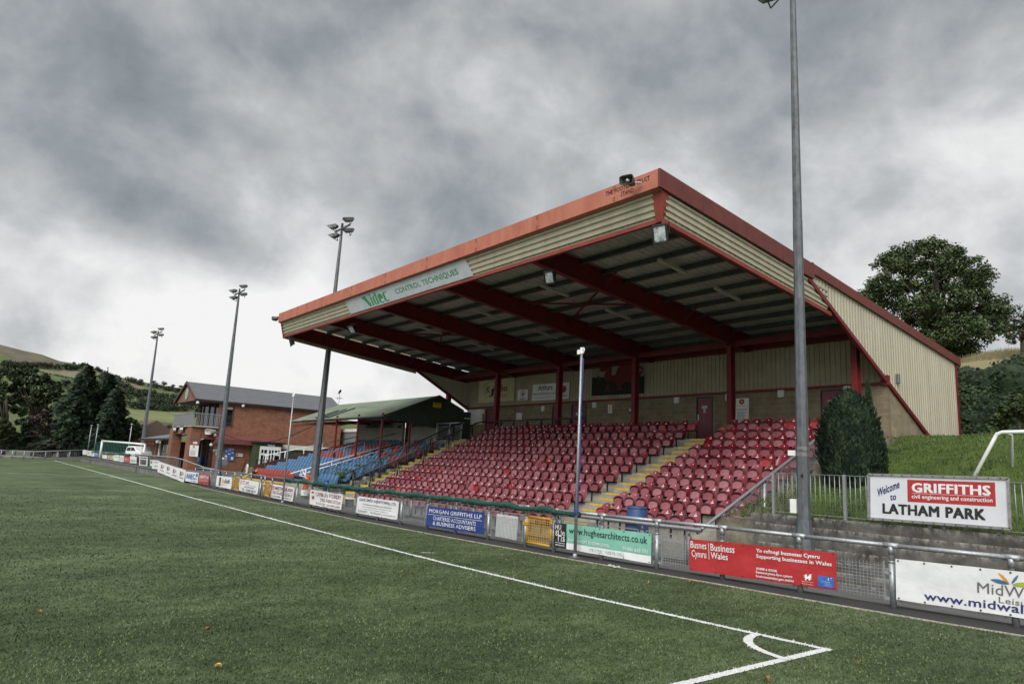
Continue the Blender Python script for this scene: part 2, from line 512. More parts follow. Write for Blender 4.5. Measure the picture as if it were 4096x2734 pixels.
M_CONCD = mat('concrete_stained', (0.27, 0.24, 0.185), 0.92, var=0.1, scale=1.9, bump=0.3, bscale=30, spec=0.2, col2=(0.07, 0.06, 0.048), detail=10)
M_GROUND = mat('far_ground', (0.09, 0.115, 0.05), 1.0, var=0.2, scale=0.05)
M_GRASS = mat('bank_grass', (0.078, 0.118, 0.024), 0.95, scale=1.1, bump=1.0, bscale=22, spec=0.15, col2=(0.035, 0.055, 0.014), detail=10)

mb = MB()
ring = [(2600 * math.cos(i * math.pi / 24), 2600 * math.sin(i * math.pi / 24), -0.8) for i in range(48)]
mb.m(M_GROUND); mb.poly(ring)
struct(mb.build('ground'))

mb = MB(); mb.m(M_TURF)
xs = [12, 8, 5, 3, 1.05, -0.6, -2, -4, -6, -8, -10, -13, -17.3, -22, -28, -34.6, -41.5, -49, -52, -59, -69, -85, -104, -118.2]
for a, b in zip(xs, xs[1:]):
    mb.poly([(b, -95, 0), (a, -95, 0), (a, EY(a), 0), (b, EY(b), 0)])
struct(mb.build('pitch'))

def ragged_line(pts, w, jit=0.009, step=0.03, maxn=700):
    """painted fibre line along pts, with the fibres' ragged edges"""
    L = sum((Vector(b) - Vector(a)).length for a, b in zip(pts, pts[1:]))
    n = min(maxn, max(6, int(L / step)))
    seg = []
    acc = 0; P = [Vector(p) for p in pts]; cum = [0]
    for a, b in zip(P, P[1:]): cum.append(cum[-1] + (b - a).length)
    rnd = random.Random(len(pts) * 7 + int(L * 10))
    o = []
    for i in range(n + 1):
        s_ = L * (i / n) ** (2.2 if L > 40 else 1); k = 0
        while k < len(P) - 2 and cum[k + 1] < s_: k += 1
        d = (P[k + 1] - P[k]).normalized(); p = P[k] + d * (s_ - cum[k]); nrm = Vector((-d.y, d.x, 0))
        o.append((p + nrm * (w / 2 + rnd.uniform(-jit, jit)), p - nrm * (w / 2 + rnd.uniform(-jit, jit))))
    return o
mb = MB(); mb.m(M_LINE)
def lay(o, z):
    k = len(mb.v)
    for a, b in o: mb.v += [Vector((a.x, a.y, z)), Vector((b.x, b.y, z))]
    for i in range(len(o) - 1): mb.face((k + 2 * i, k + 2 * i + 1, k + 2 * i + 3, k + 2 * i + 2))
lay(ragged_line([(x, TY(x), 0) for x in (0, -0.4, -0.8, -1.57, -2.9, -4.47, -8.3, -11.8, -15, -19.3, -24.6, -29.5, -40, -51.5, -73.6, -95, -114)], 0.115), 0.004)
lay(ragged_line([(-0.06, 0.1, 0), (-0.055, -1, 0), (-0.05, -3, 0), (-0.05, -8, 0), (-0.05, -60, 0)], 0.115), 0.008)
arc = []
for i in range(13):
    a = math.pi / 2 * i / 12
    x = -math.cos(a) * 0.97 - 0.03; arc.append((x, TY(x) * math.cos(a) ** 2 - math.sin(a) * 0.97, 0))
lay(ragged_line(arc, 0.115), 0.012)
t0, t1 = U(1684, 2208.6, 2, 0), U(1738, 2209.5, 2, 0)
lay(ragged_line([t0, t1], 0.07), 0.004)
h0 = U(462, 1908.6, 2, 0); h1 = U(0, 1889, 2, 0); hd = (h1 - h0)
lay(ragged_line([h0, h0 + hd * 1.0, h0 + hd * 8], 0.10), 0.008)
struct(mb.build('pitch_markings'))

# tarmac walkway behind the railing, dark new strip along the turf, kerb
mb = MB()
mb.m(M_TAR)
XS = [10, 7, 4, 2, 0, -2, -4, -6, -8, -11, -14, -18, -22, -26, -30, -33, -36, -38, -40, -42, -44, -46, -48, -50, -50.6, -51.5, -52.6, -54, -58, -64, -72, -84, -100, -118, -126]
def far_y(x): return 8.56 if x > -37.5 else 40
for a, b in zip(XS, XS[1:]):
    ys = [0.3, 0.9, 1.6, 2.3, 3.2]
    fa, fb = FY(a) + 0.3, FY(b) + 0.3
    rows_a = [fa + (y - 0.3) for y in ys] + [far_y((a + b) / 2)]; rows_b = [fb + (y - 0.3) for y in ys] + [far_y((a + b) / 2)]
    for i in range(len(rows_a) - 1):
        mb.poly([(b, rows_b[i], tar_z(b, rows_b[i])), (a, rows_a[i], tar_z(a, rows_a[i])), (a, rows_a[i + 1], tar_z(a, rows_a[i + 1])), (b, rows_b[i + 1], tar_z(b, rows_b[i + 1]))])
struct(mb.build('walkway'))
mb = MB()
mb.m(M_TARD)
for a, b in zip(XS, XS[1:]):
    if a <= -48: break
    mb.poly([(b, EY(b), 0.004), (a, EY(a), 0.004), (a, FY(a) + 0.3, 0.002), (b, FY(b) + 0.3, 0.002)])
mb.m(M_KERB)
for a, b in zip(XS, XS[1:]):
    if a <= -46: break
    mb.hexa([(b, EY(b) - 0.02, -0.05), (a, EY(a) - 0.02, -0.05), (a, EY(a) + 0.025, -0.05), (b, EY(b) + 0.025, -0.05)],
            [(b, EY(b) - 0.02, 0.02), (a, EY(a) - 0.02, 0.02), (a, EY(a) + 0.025, 0.02), (b, EY(b) + 0.025, 0.02)])
struct(mb.build('kerb_strip'))

# ------------------------------------------------------------------ grass bank on the right, and the strip between the stands
mb = MB(); mb.m(M_GRASS, True)
def bank(u, v):
    y = 8.42 + v * 23.6; x = lerp(-5.85, -6.8, (y - 9.4) / 2.0) + u * 50
    if y > 20.2: pass
    return (x, y, bank_z(x, y))
mb.grid(bank, 120, 64)
bank_o = struct(mb.build('grass_bank'))
mb = MB(); mb.m(M_GRASS, True)
def strip(u, v):
    x = -33.05 - u * 4.2; y = 7.7 + v * 13
    z = -0.2 + max(0, y - 8.3) * 0.40 + 0.05 * mnoise.noise(Vector((x * 2, y * 2, 0)))
    return (x, y, min(z, 3.7))
mb.grid(strip, 14, 40)
struct(mb.build('grass_slope'))

# standing fibres of the turf near the camera, white where they belong to a line
FIB = [mat('fibre_dark', (0.032, 0.054, 0.009), 0.7, var=0.1), mat('fibre_mid', (0.074, 0.110, 0.032), 0.7, var=0.1), mat('fibre_light', (0.130, 0.172, 0.070), 0.7, var=0.1)]
mb = MB(); r = random.Random(19)
hd0 = math.atan2(CF.y, CF.x)
for k in range(190000):
    d = 4.6 * (44 / 4.6) ** r.random(); a = hd0 + r.uniform(-0.72, 0.75)
    x = CAMP.x + d * math.cos(a); y = CAMP.y + d * math.sin(a)
    if y > EY(x) - 0.02 or r.random() < (d - 12) / 32: continue
    on = x < 0.005 and (abs(y - TY(x)) < 0.057 or (y < 0.15 and abs(x + 0.06) < 0.06))
    if not on and x < 0 and y < TY(x) + .05: on = abs(math.hypot(x + 0.03, y - 0.03 * x) - 0.97) < 0.057
    if on: m_ = M_LINE
    else:
        c = mnoise.noise(Vector((x * 0.8, y * 0.8, 3))) * 0.9 + mnoise.noise(Vector((x * 5, y * 5, 9))) * 0.35 + r.uniform(-0.55, 0.55)
        m_ = FIB[0] if c < -0.18 else FIB[1] if c < 0.42 else FIB[2]
    w = 0.0022 + 0.00062 * d; h = r.uniform(0.012, 0.03) + 0.0004 * d; t_ = r.uniform(0, 3.14); cx_, cy_ = math.cos(t_) * w, math.sin(t_) * w
    mb.m(m_); mb.add([(x - cx_, y - cy_, 0.002), (x + cx_, y + cy_, 0.002), (x + r.uniform(-.02, .02), y + r.uniform(-.02, .02), h)], [(0, 1, 2)])
tag(mb.build('turf_fibres'), 'short upright artificial turf fibres covering the near part of the pitch', 'grass', kind='stuff')

# ------------------------------------------------------------------ the big stand
M_RED = mat('red_steel', (0.165, 0.016, 0.018), 0.5, var=0.14, scale=3, spec=0.4)
M_REDD = mat('red_trim', (0.235, 0.042, 0.027), 0.55, var=0.12, scale=2.5)
M_CAP = mat('red_cap_lit', (0.44, 0.155, 0.098), 0.6, scale=2.2, col2=(0.34, 0.10, 0.062), stretch=(1, 1, 0.35), detail=8)  # front cap: the light falling on it is put into the colour
M_CAPS = mat('red_cap_shaded', (0.165, 0.034, 0.022), 0.55, scale=2.2, col2=(0.11, 0.022, 0.017), detail=8)  # same cap on the side, its colour darkened to stand for shade
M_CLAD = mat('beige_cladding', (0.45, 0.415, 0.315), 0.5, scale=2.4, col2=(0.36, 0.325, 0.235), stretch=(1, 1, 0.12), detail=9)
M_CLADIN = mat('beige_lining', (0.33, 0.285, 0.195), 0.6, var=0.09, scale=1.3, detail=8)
M_LINER = mat('roof_lining', (0.48, 0.465, 0.44), 0.7, var=0.12, scale=1.2, detail=8)
M_PURLIN = mat('galvanised_purlin', (0.105, 0.115, 0.13), 0.5, metal=0.3, var=0.15, scale=4)
M_YEL = mat('yellow_paint', (0.60, 0.40, 0.035), 0.7, var=0.12, scale=12, detail=8)
M_BLACK = mat('black_steel', (0.012, 0.012, 0.013), 0.5, var=0.2, scale=10)
M_GALV = mat('galvanised_steel', (0.36, 0.375, 0.385), 0.45, metal=0.55, var=0.16, scale=26, detail=8, spec=0.5)
M_GALVD = mat('weathered_galvanised', (0.20, 0.205, 0.205), 0.5, metal=0.5, var=0.2, scale=18, detail=8)
M_DARKPAINT = mat('dark_grey_rail', (0.028, 0.030, 0.032), 0.45, var=0.2, scale=8)
M_WHITE = mat('white_paint', (0.74, 0.74, 0.72), 0.5, var=0.04, scale=3)
M_OFFW = mat('off_white_plastic', (0.60, 0.59, 0.55), 0.5, var=0.06, scale=3)
M_DOOR = mat('maroon_door', (0.17, 0.035, 0.052), 0.42, var=0.1, scale=1.5)
M_GLASS = mat('dark_glass', (0.012, 0.014, 0.016), 0.06, var=0.2, scale=1, spec=0.8)
M_BLOCKX = brickmat('block_wall', 'xz', (0.235, 0.19, 0.125), (0.20, 0.165, 0.108), (0.27, 0.225, 0.155), 0.49, 0.245, 0.013, dark=0.75)
M_BLOCKY = brickmat('block_wall_side', 'yz', (0.30, 0.25, 0.165), (0.255, 0.21, 0.14), (0.27, 0.235, 0.17), 0.49, 0.245, 0.013, dark=0.72)
XL, XR, YW = -37.05, -7.57, 20.0
ZF = 3.841                        # top gangway
def roof_z(y): return 10.44 - 0.103 * (y - 6)
stand = thing('grandstand', 'large cantilevered stand with beige corrugated fascia, red steel roof and rows of maroon seats', 'grandstand', (-22, 14, -0.27))

# concrete terrace: stepped profile
def riser_y(j): return 9.43 + 0.89 * j
def next_z(j): return 0.561 + 0.41 * j
def terrace(mb, x0, x1):
    pts = [(8.54, -0.3)]
    for j in range(10):
        z = 0.151 + 0.41 * j; y = 8.54 + 0.89 * j
        pts += [(y, z), (y + 0.89, z)]
    pts[-1] = (YW + 0.3, ZF); pts += [(YW + 0.3, -0.3)]
    mb.prism([(x0, y, z) for y, z in pts], (x1 - x0, 0, 0))
mb = MB(); mb.m(M_CONC); terrace(mb, -33.0, -7.72)
for x0, x1 in ((-14.61, -13.40), (-33.0, -30.95)):      # half steps of the two stairs
    for n in range(-4, 15, 2):
        y = 9.876 + 0.445 * n; z = 0.766 + 0.205 * n
        mb.box(x0, x1, y, y + 0.46, z - 0.20, z)
mb.m(M_CONCD); mb.box(-7.715, -5.95, 8.6, 9.6, -0.3, 1.04)
for j in range(1, 10): mb.box(-7.715, -6.5 if j < 3 else -6.8, 9.6 + 0.89 * (j - 1), 9.6 + 0.89 * j + (0 if j < 9 else 3), -0.3, 0.60 + 0.37 * j)
mb.build('terrace', stand)
for x0, x1 in ((-14.60, -13.45), (-32.98, -31.75), (-31.5, -30.97)):
    mb = MB(); mb.m(M_YEL)
    for n in range(-4, 16):
        y = 9.876 + 0.445 * n; z = 0.766 + 0.205 * n
        mb.box(x0, x1, y - 0.005, y + 0.05, z - 0.072, z + 0.004)
    mb.build('step_nosing', stand)

# back wall: blocks below, ribbed lining above
mb = MB(); mb.m(M_BLOCKX)
DOORS = [(-16.85, -15.88), (-10.35, -9.40), (-34.75, -33.75), (-27.75, -26.9), (-26.0, -24.7)]
cuts = sorted(DOORS); x = XL
for a, b in cuts:
    mb.box(x, a, YW, YW + 0.25, ZF, 6.25); mb.box(a, b, YW, YW + 0.25, ZF + 2.34, 6.25); x = b
mb.box(x, XR - 0.002, YW, YW + 0.25, ZF - 2.0, 6.25)
mb.build('block_wall', stand)
def ribs(mb, x0, x1, y, zb, zt, pitch=0.2326, depth=0.03, sgn=-1):
    n = int((x1 - x0) / pitch); xs = []
    for i in range(n + 1):
        a = x0 + i * pitch
        xs += [(a, 0), (a + pitch * 0.76, 0), (a + pitch * 0.80, depth), (a + pitch * 0.96, depth)]
    xs = [p for p in xs if p[0] <= x1]
    for (a, d), (b, e) in zip(xs, xs[1:]):
        mb.poly([(a, y - sgn * d, zb), (b, y - sgn * e, zb), (b, y - sgn * e, zt), (a, y - sgn * d, zt)])
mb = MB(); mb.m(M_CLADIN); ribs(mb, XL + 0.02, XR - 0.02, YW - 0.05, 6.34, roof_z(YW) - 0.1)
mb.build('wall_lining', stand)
mb = MB(); mb.m(M_RED)
mb.box(XL, XR + 0.02, YW - 0.12, YW - 0.02, 6.25, 6.35)
mb.box(XL - 0.1, XL + 0.14, YW - 0.13, YW + 0.1, 6.22, 6.5); mb.box(XR - 0.14, XR + 0.1, YW - 0.13, YW + 0.1, 6.22, 6.62)
mb.build('wall_rail', stand)
for i, (a, b) in enumerate(DOORS):
    mb = MB(); mb.m(M_DARKPAINT)
    mb.box(a, a + 0.05, YW - 0.03, YW + 0.12, ZF, ZF + 2.34); mb.box(b - 0.05, b, YW - 0.03, YW + 0.12, ZF, ZF + 2.34); mb.box(a + 0.05, b - 0.05, YW - 0.03, YW + 0.12, ZF + 2.27, ZF + 2.34)
    d = mb.build('door', stand)
    mb = MB()
    items = []
    if i < 2: items = [('rect', 0.30, 0.17, 0.66, 0.235, M_OFFW), ('text', 'COMMUNAL', 0.33, 0.178, 0.63, 0.20, M_BLACK), ('text', 'CHANGING', 0.33, 0.207, 0.63, 0.229, M_BLACK),
                       ('rect', 0.42, 0.245, 0.55, 0.325, M_OFFW), ('rect', 0.47, 0.262, 0.50, 0.315, M_BLACK), ('rect', 0.455, 0.275, 0.515, 0.292, M_BLACK), ('rect', 0.0, 0.36, 0.09, 0.53, M_OFFW)]
    if i == 4: items = [('rect', 0.25, 0.2, 0.7, 0.27, M_OFFW)]
    flat_sheet(mb, [(a + 0.05, YW + 0.03, ZF + 2.27), (b - 0.05, YW + 0.03, ZF + 2.27), (a + 0.05, YW + 0.03, ZF), (b - 0.05, YW + 0.03, ZF)], items, M_DOOR, (0, -1, 0), thick=0.05)
    mb.build('door_leaf', d)
# square bulkhead lamps
for px, py in ((2706, 1600), (2912, 1588), (3122, 1574), (3388, 1558), (2377, 1619), (2172, 1633), (1931, 1645)):
    p = U(px, py, 1, YW - 0.1)
    mb = MB(); mb.m(M_OFFW); mb.box(p.x - 0.15, p.x + 0.15, YW - 0.14, YW, p.z - 0.17, p.z + 0.17)
    mb.build('bulkhead_lamp', stand, bevel=0.03)

# columns, rafters, bracing
COLX = [-8.15, -13.92, -19.75, -25.7, -31.75, -37.6]
def isec(mb, a, b, w, h, tf=0.03, tw=0.03):
    """I-beam from a to b, depth h in the vertical plane"""
    a = Vector(a); b = Vector(b)
    d = (b - a).normalized(); x = Vector((1, 0, 0)); z = x.cross(d).normalized()
    if z.z < 0: z = -z
    for s_ in (-1, 1):
        o = z * s_ * (h / 2 - tf / 2)
        mb.bar(a + o, b + o, w, tf, up=z)
    mb.bar(a, b, tw, h - 2 * tf, up=z)
for i, x in enumerate(COLX):
    zt = 9.51 - 0.0976 * (18.6 - 6.06) + 0.02
    base = {0: 2.2, 5: 0.8}.get(i, ZF)
    mb = MB(); mb.m(M_RED)
    mb.box(x - 0.125, x + 0.125, 18.47, 18.50, base, zt); mb.box(x - 0.125, x + 0.125, 18.77, 18.80, base, zt); mb.box(x - 0.015, x + 0.015, 18.50, 18.77, base, zt)
    mb.build('column', stand)
RX = [-7.95, -13.80, -19.68, -25.55, -31.4, -37.15]
for x in RX:
    mb = MB(); mb.m(M_RED)
    h = 0.80
    def zb(y): return 9.51 - 0.0976 * (y - 6.06)
    a = Vector((x, 6.0, zb(6.0) + h / 2)); b = Vector((x, 19.85, zb(19.85) + h / 2))
    isec(mb, a, b, 0.27, h)
    mb.box(x - 0.135, x + 0.135, 19.86, 19.88, zb(19.85) + 0.02, zb(19.85) + h)
    mb.build('rafter', stand)
mb = MB(); mb.m(M_PURLIN)
for k in range(11):
    y = 7.3 + k * 1.25; z = roof_z(y) - 0.12
    mb.box(XL + 0.1, XR - 0.1, y, y + 0.07, z - 0.12, z + 0.085)
    mb.box(XL + 0.1, XR - 0.1, y - 0.09, y - 0.001, z - 0.12, z - 0.10)
mb.build('purlin', stand)
mb = MB(); mb.m(M_RED)
for x in RX[1:]:
    for k in (2, 6):
        y = 7.3 + k * 1.25
        mb.bar((x, y, zb(y) + 0.1), (x + 0.8, y + 0.03, roof_z(y) - 0.2), 0.05); mb.bar((x, y, zb(y) + 0.1), (x - 0.8, y + 0.03, roof_z(y) - 0.2), 0.05)
for a, b in ((RX[2], RX[1]), (RX[4], RX[3])):
    mb.bar((a, 10.2, roof_z(10.2) - 0.34), (b, 13.6, roof_z(13.6) - 0.34), 0.07); mb.bar((a, 13.6, roof_z(13.6) - 0.30), (b, 10.2, roof_z(10.2) - 0.30), 0.07)
mb.box(XL, XR, 18.55, 18.72, zb(18.6) - 0.02, zb(18.6) + 0.22)
mb.box(XL, XR, 19.7, 19.84, zb(19.8) + 0.05, zb(19.8) + 0.3)
mb.build('bracing', stand)
# roof sheet with a ribbed lining
mb = MB(); mb.m(M_LINER)
y0, y1 = 5.9, 27.8
n = 95; pit_ = (XR - XL - 0.1) / n
for i in range(n):
    a = XL + 0.05 + i * pit_
    prof = [(a, 0), (a + pit_ * 0.74, 0), (a + pit_ * 0.80, -0.035), (a + pit_ * 0.94, -0.035), (a + pit_, 0)]
    for (p, d), (q, e) in zip(prof, prof[1:]):
        mb.poly([(p, y0, roof_z(y0) + d), (p, y1, roof_z(y1) + d), (q, y1, roof_z(y1) + e), (q, y0, roof_z(y0) + e)])
mb.m(M_PURLIN)
mb.hexa([(XL, 5.7, roof_z(5.7) + 0.06), (XR, 5.7, roof_z(5.7) + 0.06), (XR, 28, roof_z(28) + 0.06), (XL, 28, roof_z(28) + 0.06)],
        [(XL, 5.7, roof_z(5.7) + 0.14), (XR, 5.7, roof_z(5.7) + 0.14), (XR, 28, roof_z(28) + 0.14), (XL, 28, roof_z(28) + 0.14)])
roof = mb.build('roof', stand)
M_TUBE = mat('lamp_diffuser', (0.5, 0.49, 0.46), 0.4, var=0.05)
for x, y in ((-10.9, 9.6), (-10.9, 13.0), (-16.9, 9.2), (-16.7, 13.0), (-22.7, 9.8), (-22.6, 13.8), (-28.5, 10.2), (-28.5, 14.0), (-34.2, 11)):
    mb = MB(); mb.m(M_TUBE); mb.hexa([(x, y, roof_z(y) - 0.34), (x + 0.16, y, roof_z(y) - 0.34), (x + 0.16, y + 1.6, roof_z(y + 1.6) - 0.34), (x, y + 1.6, roof_z(y + 1.6) - 0.34)],
        [(x, y, roof_z(y) - 0.25), (x + 0.16, y, roof_z(y) - 0.25), (x + 0.16, y + 1.6, roof_z(y + 1.6) - 0.25), (x, y + 1.6, roof_z(y + 1.6) - 0.25)])
    mb.build('strip_lamp', roof)

# front fascia
XE, XW = -7.50, -37.35
M_RIVET = mat('rivet', (0.03, 0.028, 0.025), 0.6)
JX = [-9.2, -12.83, -16.45, -20.05, -23.7, -27.28, -30.85, -34.3]
mb = MB(); mb.m(M_CAP)
xs = [XE] + JX + [XW]
for a, b in zip(xs, xs[1:]):
    mb.hexa([(b, 5.5, 10.30), (a - 0.006, 5.5, 10.30), (a - 0.006, 5.78, 10.24), (b, 5.78, 10.24)], [(b, 5.5, 10.86), (a - 0.006, 5.5, 10.86), (a - 0.006, 5.78, 10.84), (b, 5.78, 10.84)])
mb.m(M_RIVET)
for x in JX:
    for z in (10.36, 10.44, 10.72, 10.80):
        for dx in (-0.035, 0.03): mb.box(x + dx - 0.011, x + dx + 0.011, 5.485, 5.5, z - 0.011, z + 0.011)
cap = mb.build('front_cap', stand)
mb = MB(); M_LET = mat('faded_white_letter', (0.62, 0.56, 0.5), 0.6)
mb.m(M_LET)
for s_, x0, x1, z0, z1 in (('THE FOOTBALL TRUST', -9.56, -7.80, 10.60, 10.74), ('STAND', -8.93, -8.42, 10.41, 10.55)):
    vs, fs = text_mesh(s_, 0.008)
    mb.add([(x0 + (x1 - x0) * a, 5.492, z0 + (z1 - z0) * b) for a, b in vs], fs)
mb.build('roof_lettering', cap)
def fascia(mb, p0, p1, inn, ztop, zbot, n=4, dep=0.055):
    """horizontal ribs between p0 and p1 (plan points with a height shift), leaning inwards by inn"""
    p0 = Vector(p0); p1 = Vector(p1); inn = Vector(inn); prof = []
    H = (ztop - zbot) / n
    out = -inn.normalized()
    for k in range(n):
        z = zbot + k * H
        prof += [(z, 0.0), (z + H * 0.42, 0.0), (z + H * 0.52, dep), (z + H * 0.88, dep)]
    prof += [(ztop, 0.0)]
    for (z, d), (w, e) in zip(prof, prof[1:]):
        f0 = (ztop - z) / (ztop - zbot); f1 = (ztop - w) / (ztop - zbot)
        a = inn * f0 + out * d; b = inn * f1 + out * e
        Z0 = Vector((0, 0, z)); Z1 = Vector((0, 0, w))
        mb.poly([p0 + a + Z0, p1 + a + Z0, p1 + b + Z1, p0 + b + Z1])
mb = MB(); mb.m(M_CLAD); fascia(mb, (XW + 0.12, 5.74, 0), (-7.85, 5.74, 0), (0, 0.20, 0), 10.27, 9.52)
mb.m(M_RIVET)
x = XW + 0.3
while x < -7.9:
    for z, y in ((10.235, 5.725), (9.60, 5.905)): mb.box(x - 0.012, x + 0.012, y - 0.012, y, z - 0.012, z + 0.012)
    x += 0.26
mb.build('front_fascia', stand)
mb = MB(); mb.m(M_REDD)
mb.box(XW + 0.1, -7.62, 5.90, 6.02, 9.40, 9.53)
mb.m(M_RED); mb.box(XW + 0.1, -7.62, 6.022, 6.12, 9.44, 10.2)
mb.bar((XW + 0.05, 5.72, 10.28), (XW + 0.09, 5.93, 9.46), 0.12, 0.12)
mb.m(M_REDD)
mb.hexa([(-7.90, 5.70, 10.29), (-7.50, 5.70, 10.29), (-7.50, 6.0, 10.29), (-7.90, 5.9, 10.29)], [(-7.86, 5.885, 9.42), (-7.60, 5.885, 9.42), (-7.60, 6.05, 9.42), (-7.86, 6.02, 9.42)])
mb.build('fascia_trim', stand)
# side fascia and side cap
def sz(y, z): return z - 0.1045 * (y - 5.5)
mb = MB(); mb.m(M_CAPS)
ys = [5.5, 7.6, 9.9, 12.1, 14.1]
for a, b in zip(ys, ys[1:]):
    mb.hexa([(XE, a, sz(a, 10.30)), (XE + 0.07, a, sz(a, 10.30)), (XE + 0.07, b - 0.006, sz(b, 10.30)), (XE, b - 0.006, sz(b, 10.30))],
            [(XE, a, sz(a, 10.86)), (XE + 0.07, a, sz(a, 10.86)), (XE + 0.07, b - 0.006, sz(b, 10.86)), (XE, b - 0.006, sz(b, 10.86))])
mb.bar((XE + 0.01, 14.1, 9.40), (XE + 0.01, 14.1, 10.0), 0.13, 0.14)
def vz(y): return 9.99 - 0.1157 * (y - 14.1)
for a, b in ((14.17, 17.5), (17.5, 20.8), (20.8, 24.2), (24.2, 27.86)):
    mb.hexa([(XE - 0.02, a, vz(a) - 0.37), (XE + 0.06, a, vz(a) - 0.37), (XE + 0.06, b - 0.006, vz(b) - 0.37), (XE - 0.02, b - 0.006, vz(b) - 0.37)],
            [(XE - 0.02, a, vz(a)), (XE + 0.06, a, vz(a)), (XE + 0.06, b - 0.006, vz(b)), (XE - 0.02, b - 0.006, vz(b))])
mb.m(M_RIVET)
for y in ys[1:-1]:
    for z in (10.36, 10.44, 10.72, 10.8): mb.box(XE + 0.07, XE + 0.08, y - 0.05, y - 0.03, sz(y, z) - 0.011, sz(y, z) + 0.011)
mb.build('side_cap', stand)
mb = MB(); mb.m(M_CLAD)
n = 4; zt, zbt = 10.29, 9.50; H = (zt - zbt) / n; prof = []
for k in range(n):
    z = zbt + k * H; prof += [(z, 0), (z + H * 0.42, 0), (z + H * 0.52, 0.05), (z + H * 0.88, 0.05)]
prof += [(zt, 0)]
for (z, d), (w, e) in zip(prof, prof[1:]):
    mb.poly([(XE - 0.07 + d, 5.9, sz(5.9, z)), (XE - 0.07 + d, 15.3, sz(15.3, z)), (XE - 0.07 + e, 15.3, sz(15.3, w)), (XE - 0.07 + e, 5.9, sz(5.9, w))])
mb.m(M_RIVET)
y = 6.1
while y < 14:
    mb.box(XE - 0.07, XE - 0.055, y - 0.012, y + 0.012, sz(y, 9.57) - 0.012, sz(y, 9.57) + 0.012); y += 0.3
mb.m(M_REDD)
mb.hexa([(XE - 0.16, 5.885, sz(5.885, 9.36)), (XE - 0.05, 5.885, sz(5.885, 9.36)), (XE - 0.05, 15.6, sz(15.6, 9.36)), (XE - 0.16, 15.6, sz(15.6, 9.36))],
        [(XE - 0.16, 5.885, sz(5.885, 9.50)), (XE - 0.05, 5.885, sz(5.885, 9.50)), (XE - 0.05, 15.6, sz(15.6, 9.50)), (XE - 0.16, 15.6, sz(15.6, 9.50))])
mb.build('side_fascia', stand)

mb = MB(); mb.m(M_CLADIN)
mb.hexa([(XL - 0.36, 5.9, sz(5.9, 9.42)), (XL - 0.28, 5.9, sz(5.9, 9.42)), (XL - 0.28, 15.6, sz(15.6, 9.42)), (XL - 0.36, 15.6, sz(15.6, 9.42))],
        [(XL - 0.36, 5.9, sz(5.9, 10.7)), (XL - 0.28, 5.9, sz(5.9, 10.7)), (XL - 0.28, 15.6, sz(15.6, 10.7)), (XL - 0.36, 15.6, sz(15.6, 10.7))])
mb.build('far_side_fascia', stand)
# gable cladding (vertical ribs cut on a slant) and its red trims, both ends
def diag(y): return 9.43 - 0.5026 * (y - 13.94) if y < 19.79 else 6.49 - 0.5011 * (y - 19.79)
def gable(x, s_, ymin=14.0):
    mb = MB(); mb.m(M_CLAD)
    y = ymin; p = 0.2326; pts = []
    while y < 27.45:
        pts += [(y, 0.0), (y + p * 0.40, 0.0), (y + p * 0.5, 0.034), (y + p * 0.9, 0.034)]; y += p
    for (a, d), (b, e) in zip(pts, pts[1:]):
        lo = lambda q: max(diag(q), 3.9 + 0.05 * (q - 20))
        mb.poly([(x + s_ * d, a, lo(a)), (x + s_ * e, b, lo(b)), (x + s_ * e, b, vz(b) - 0.33), (x + s_ * d, a, vz(a) - 0.33)])
    o = mb.build('gable_cladding', stand)
    mb = MB(); mb.m(M_RED)
    for a, b in ((13.9, 19.79), (19.79, 24.5)):
        mb.bar((x + s_ * 0.02, a, diag(a) - 0.06), (x + s_ * 0.02, b, diag(b) - 0.06), 0.16, 0.13, up=(1, 0, 0))
    mb.build('gable_trim', stand); mb = MB(); mb.m(M_RED)
    mb.box(x - 0.05, x + 0.06, 27.36, 27.52, 4.2, vz(27.5) - 0.2)
    mb.build('corner_trim', stand)
gable(XR + 0.0, 1)
gable(XL - 0.1, -1, 15.3)
mb = MB(); mb.m(M_BLOCKY)
mb.add([(XR - 0.02, YW, 3.4), (XR - 0.02, 25.2, 3.6), (XR - 0.02, YW, 6.36), (XR - 0.27, YW + 0.26, 3.4), (XR - 0.27, 25.2, 3.6), (XR - 0.27, YW + 0.26, 6.36)], [(0, 1, 2), (5, 4, 3)])
mb.build('side_block_wall', stand)
mb = MB(); mb.m(M_CLAD); mb.box(XL, XR - 0.3, 27.2, 27.3, 3.5, 8.0); mb.build('rear_wall', stand)
p = U(3593, 1512, 0, XR + 0.1)
mb = MB(); mb.m(M_GALVD); mb.box(XR + 0.03, XR + 0.16, p.y - 0.07, p.y + 0.07, p.z - 0.22, p.z + 0.18); mb.build('wall_vent', stand, bevel=0.02)

# sponsor panel on the fascia
M_SILVER = mat('silver_panel', (0.40, 0.43, 0.45), 0.4, var=0.05, scale=2)
M_SGREEN = mat('sign_green', (0.035, 0.21, 0.085), 0.5, var=0.1, scale=4)
mb = MB()
q = [(-28.25, 5.665, 10.275), (-17.40, 5.665, 10.275), (-27.83, 5.86, 9.53), (-17.02, 5.86, 9.53)]
it = []
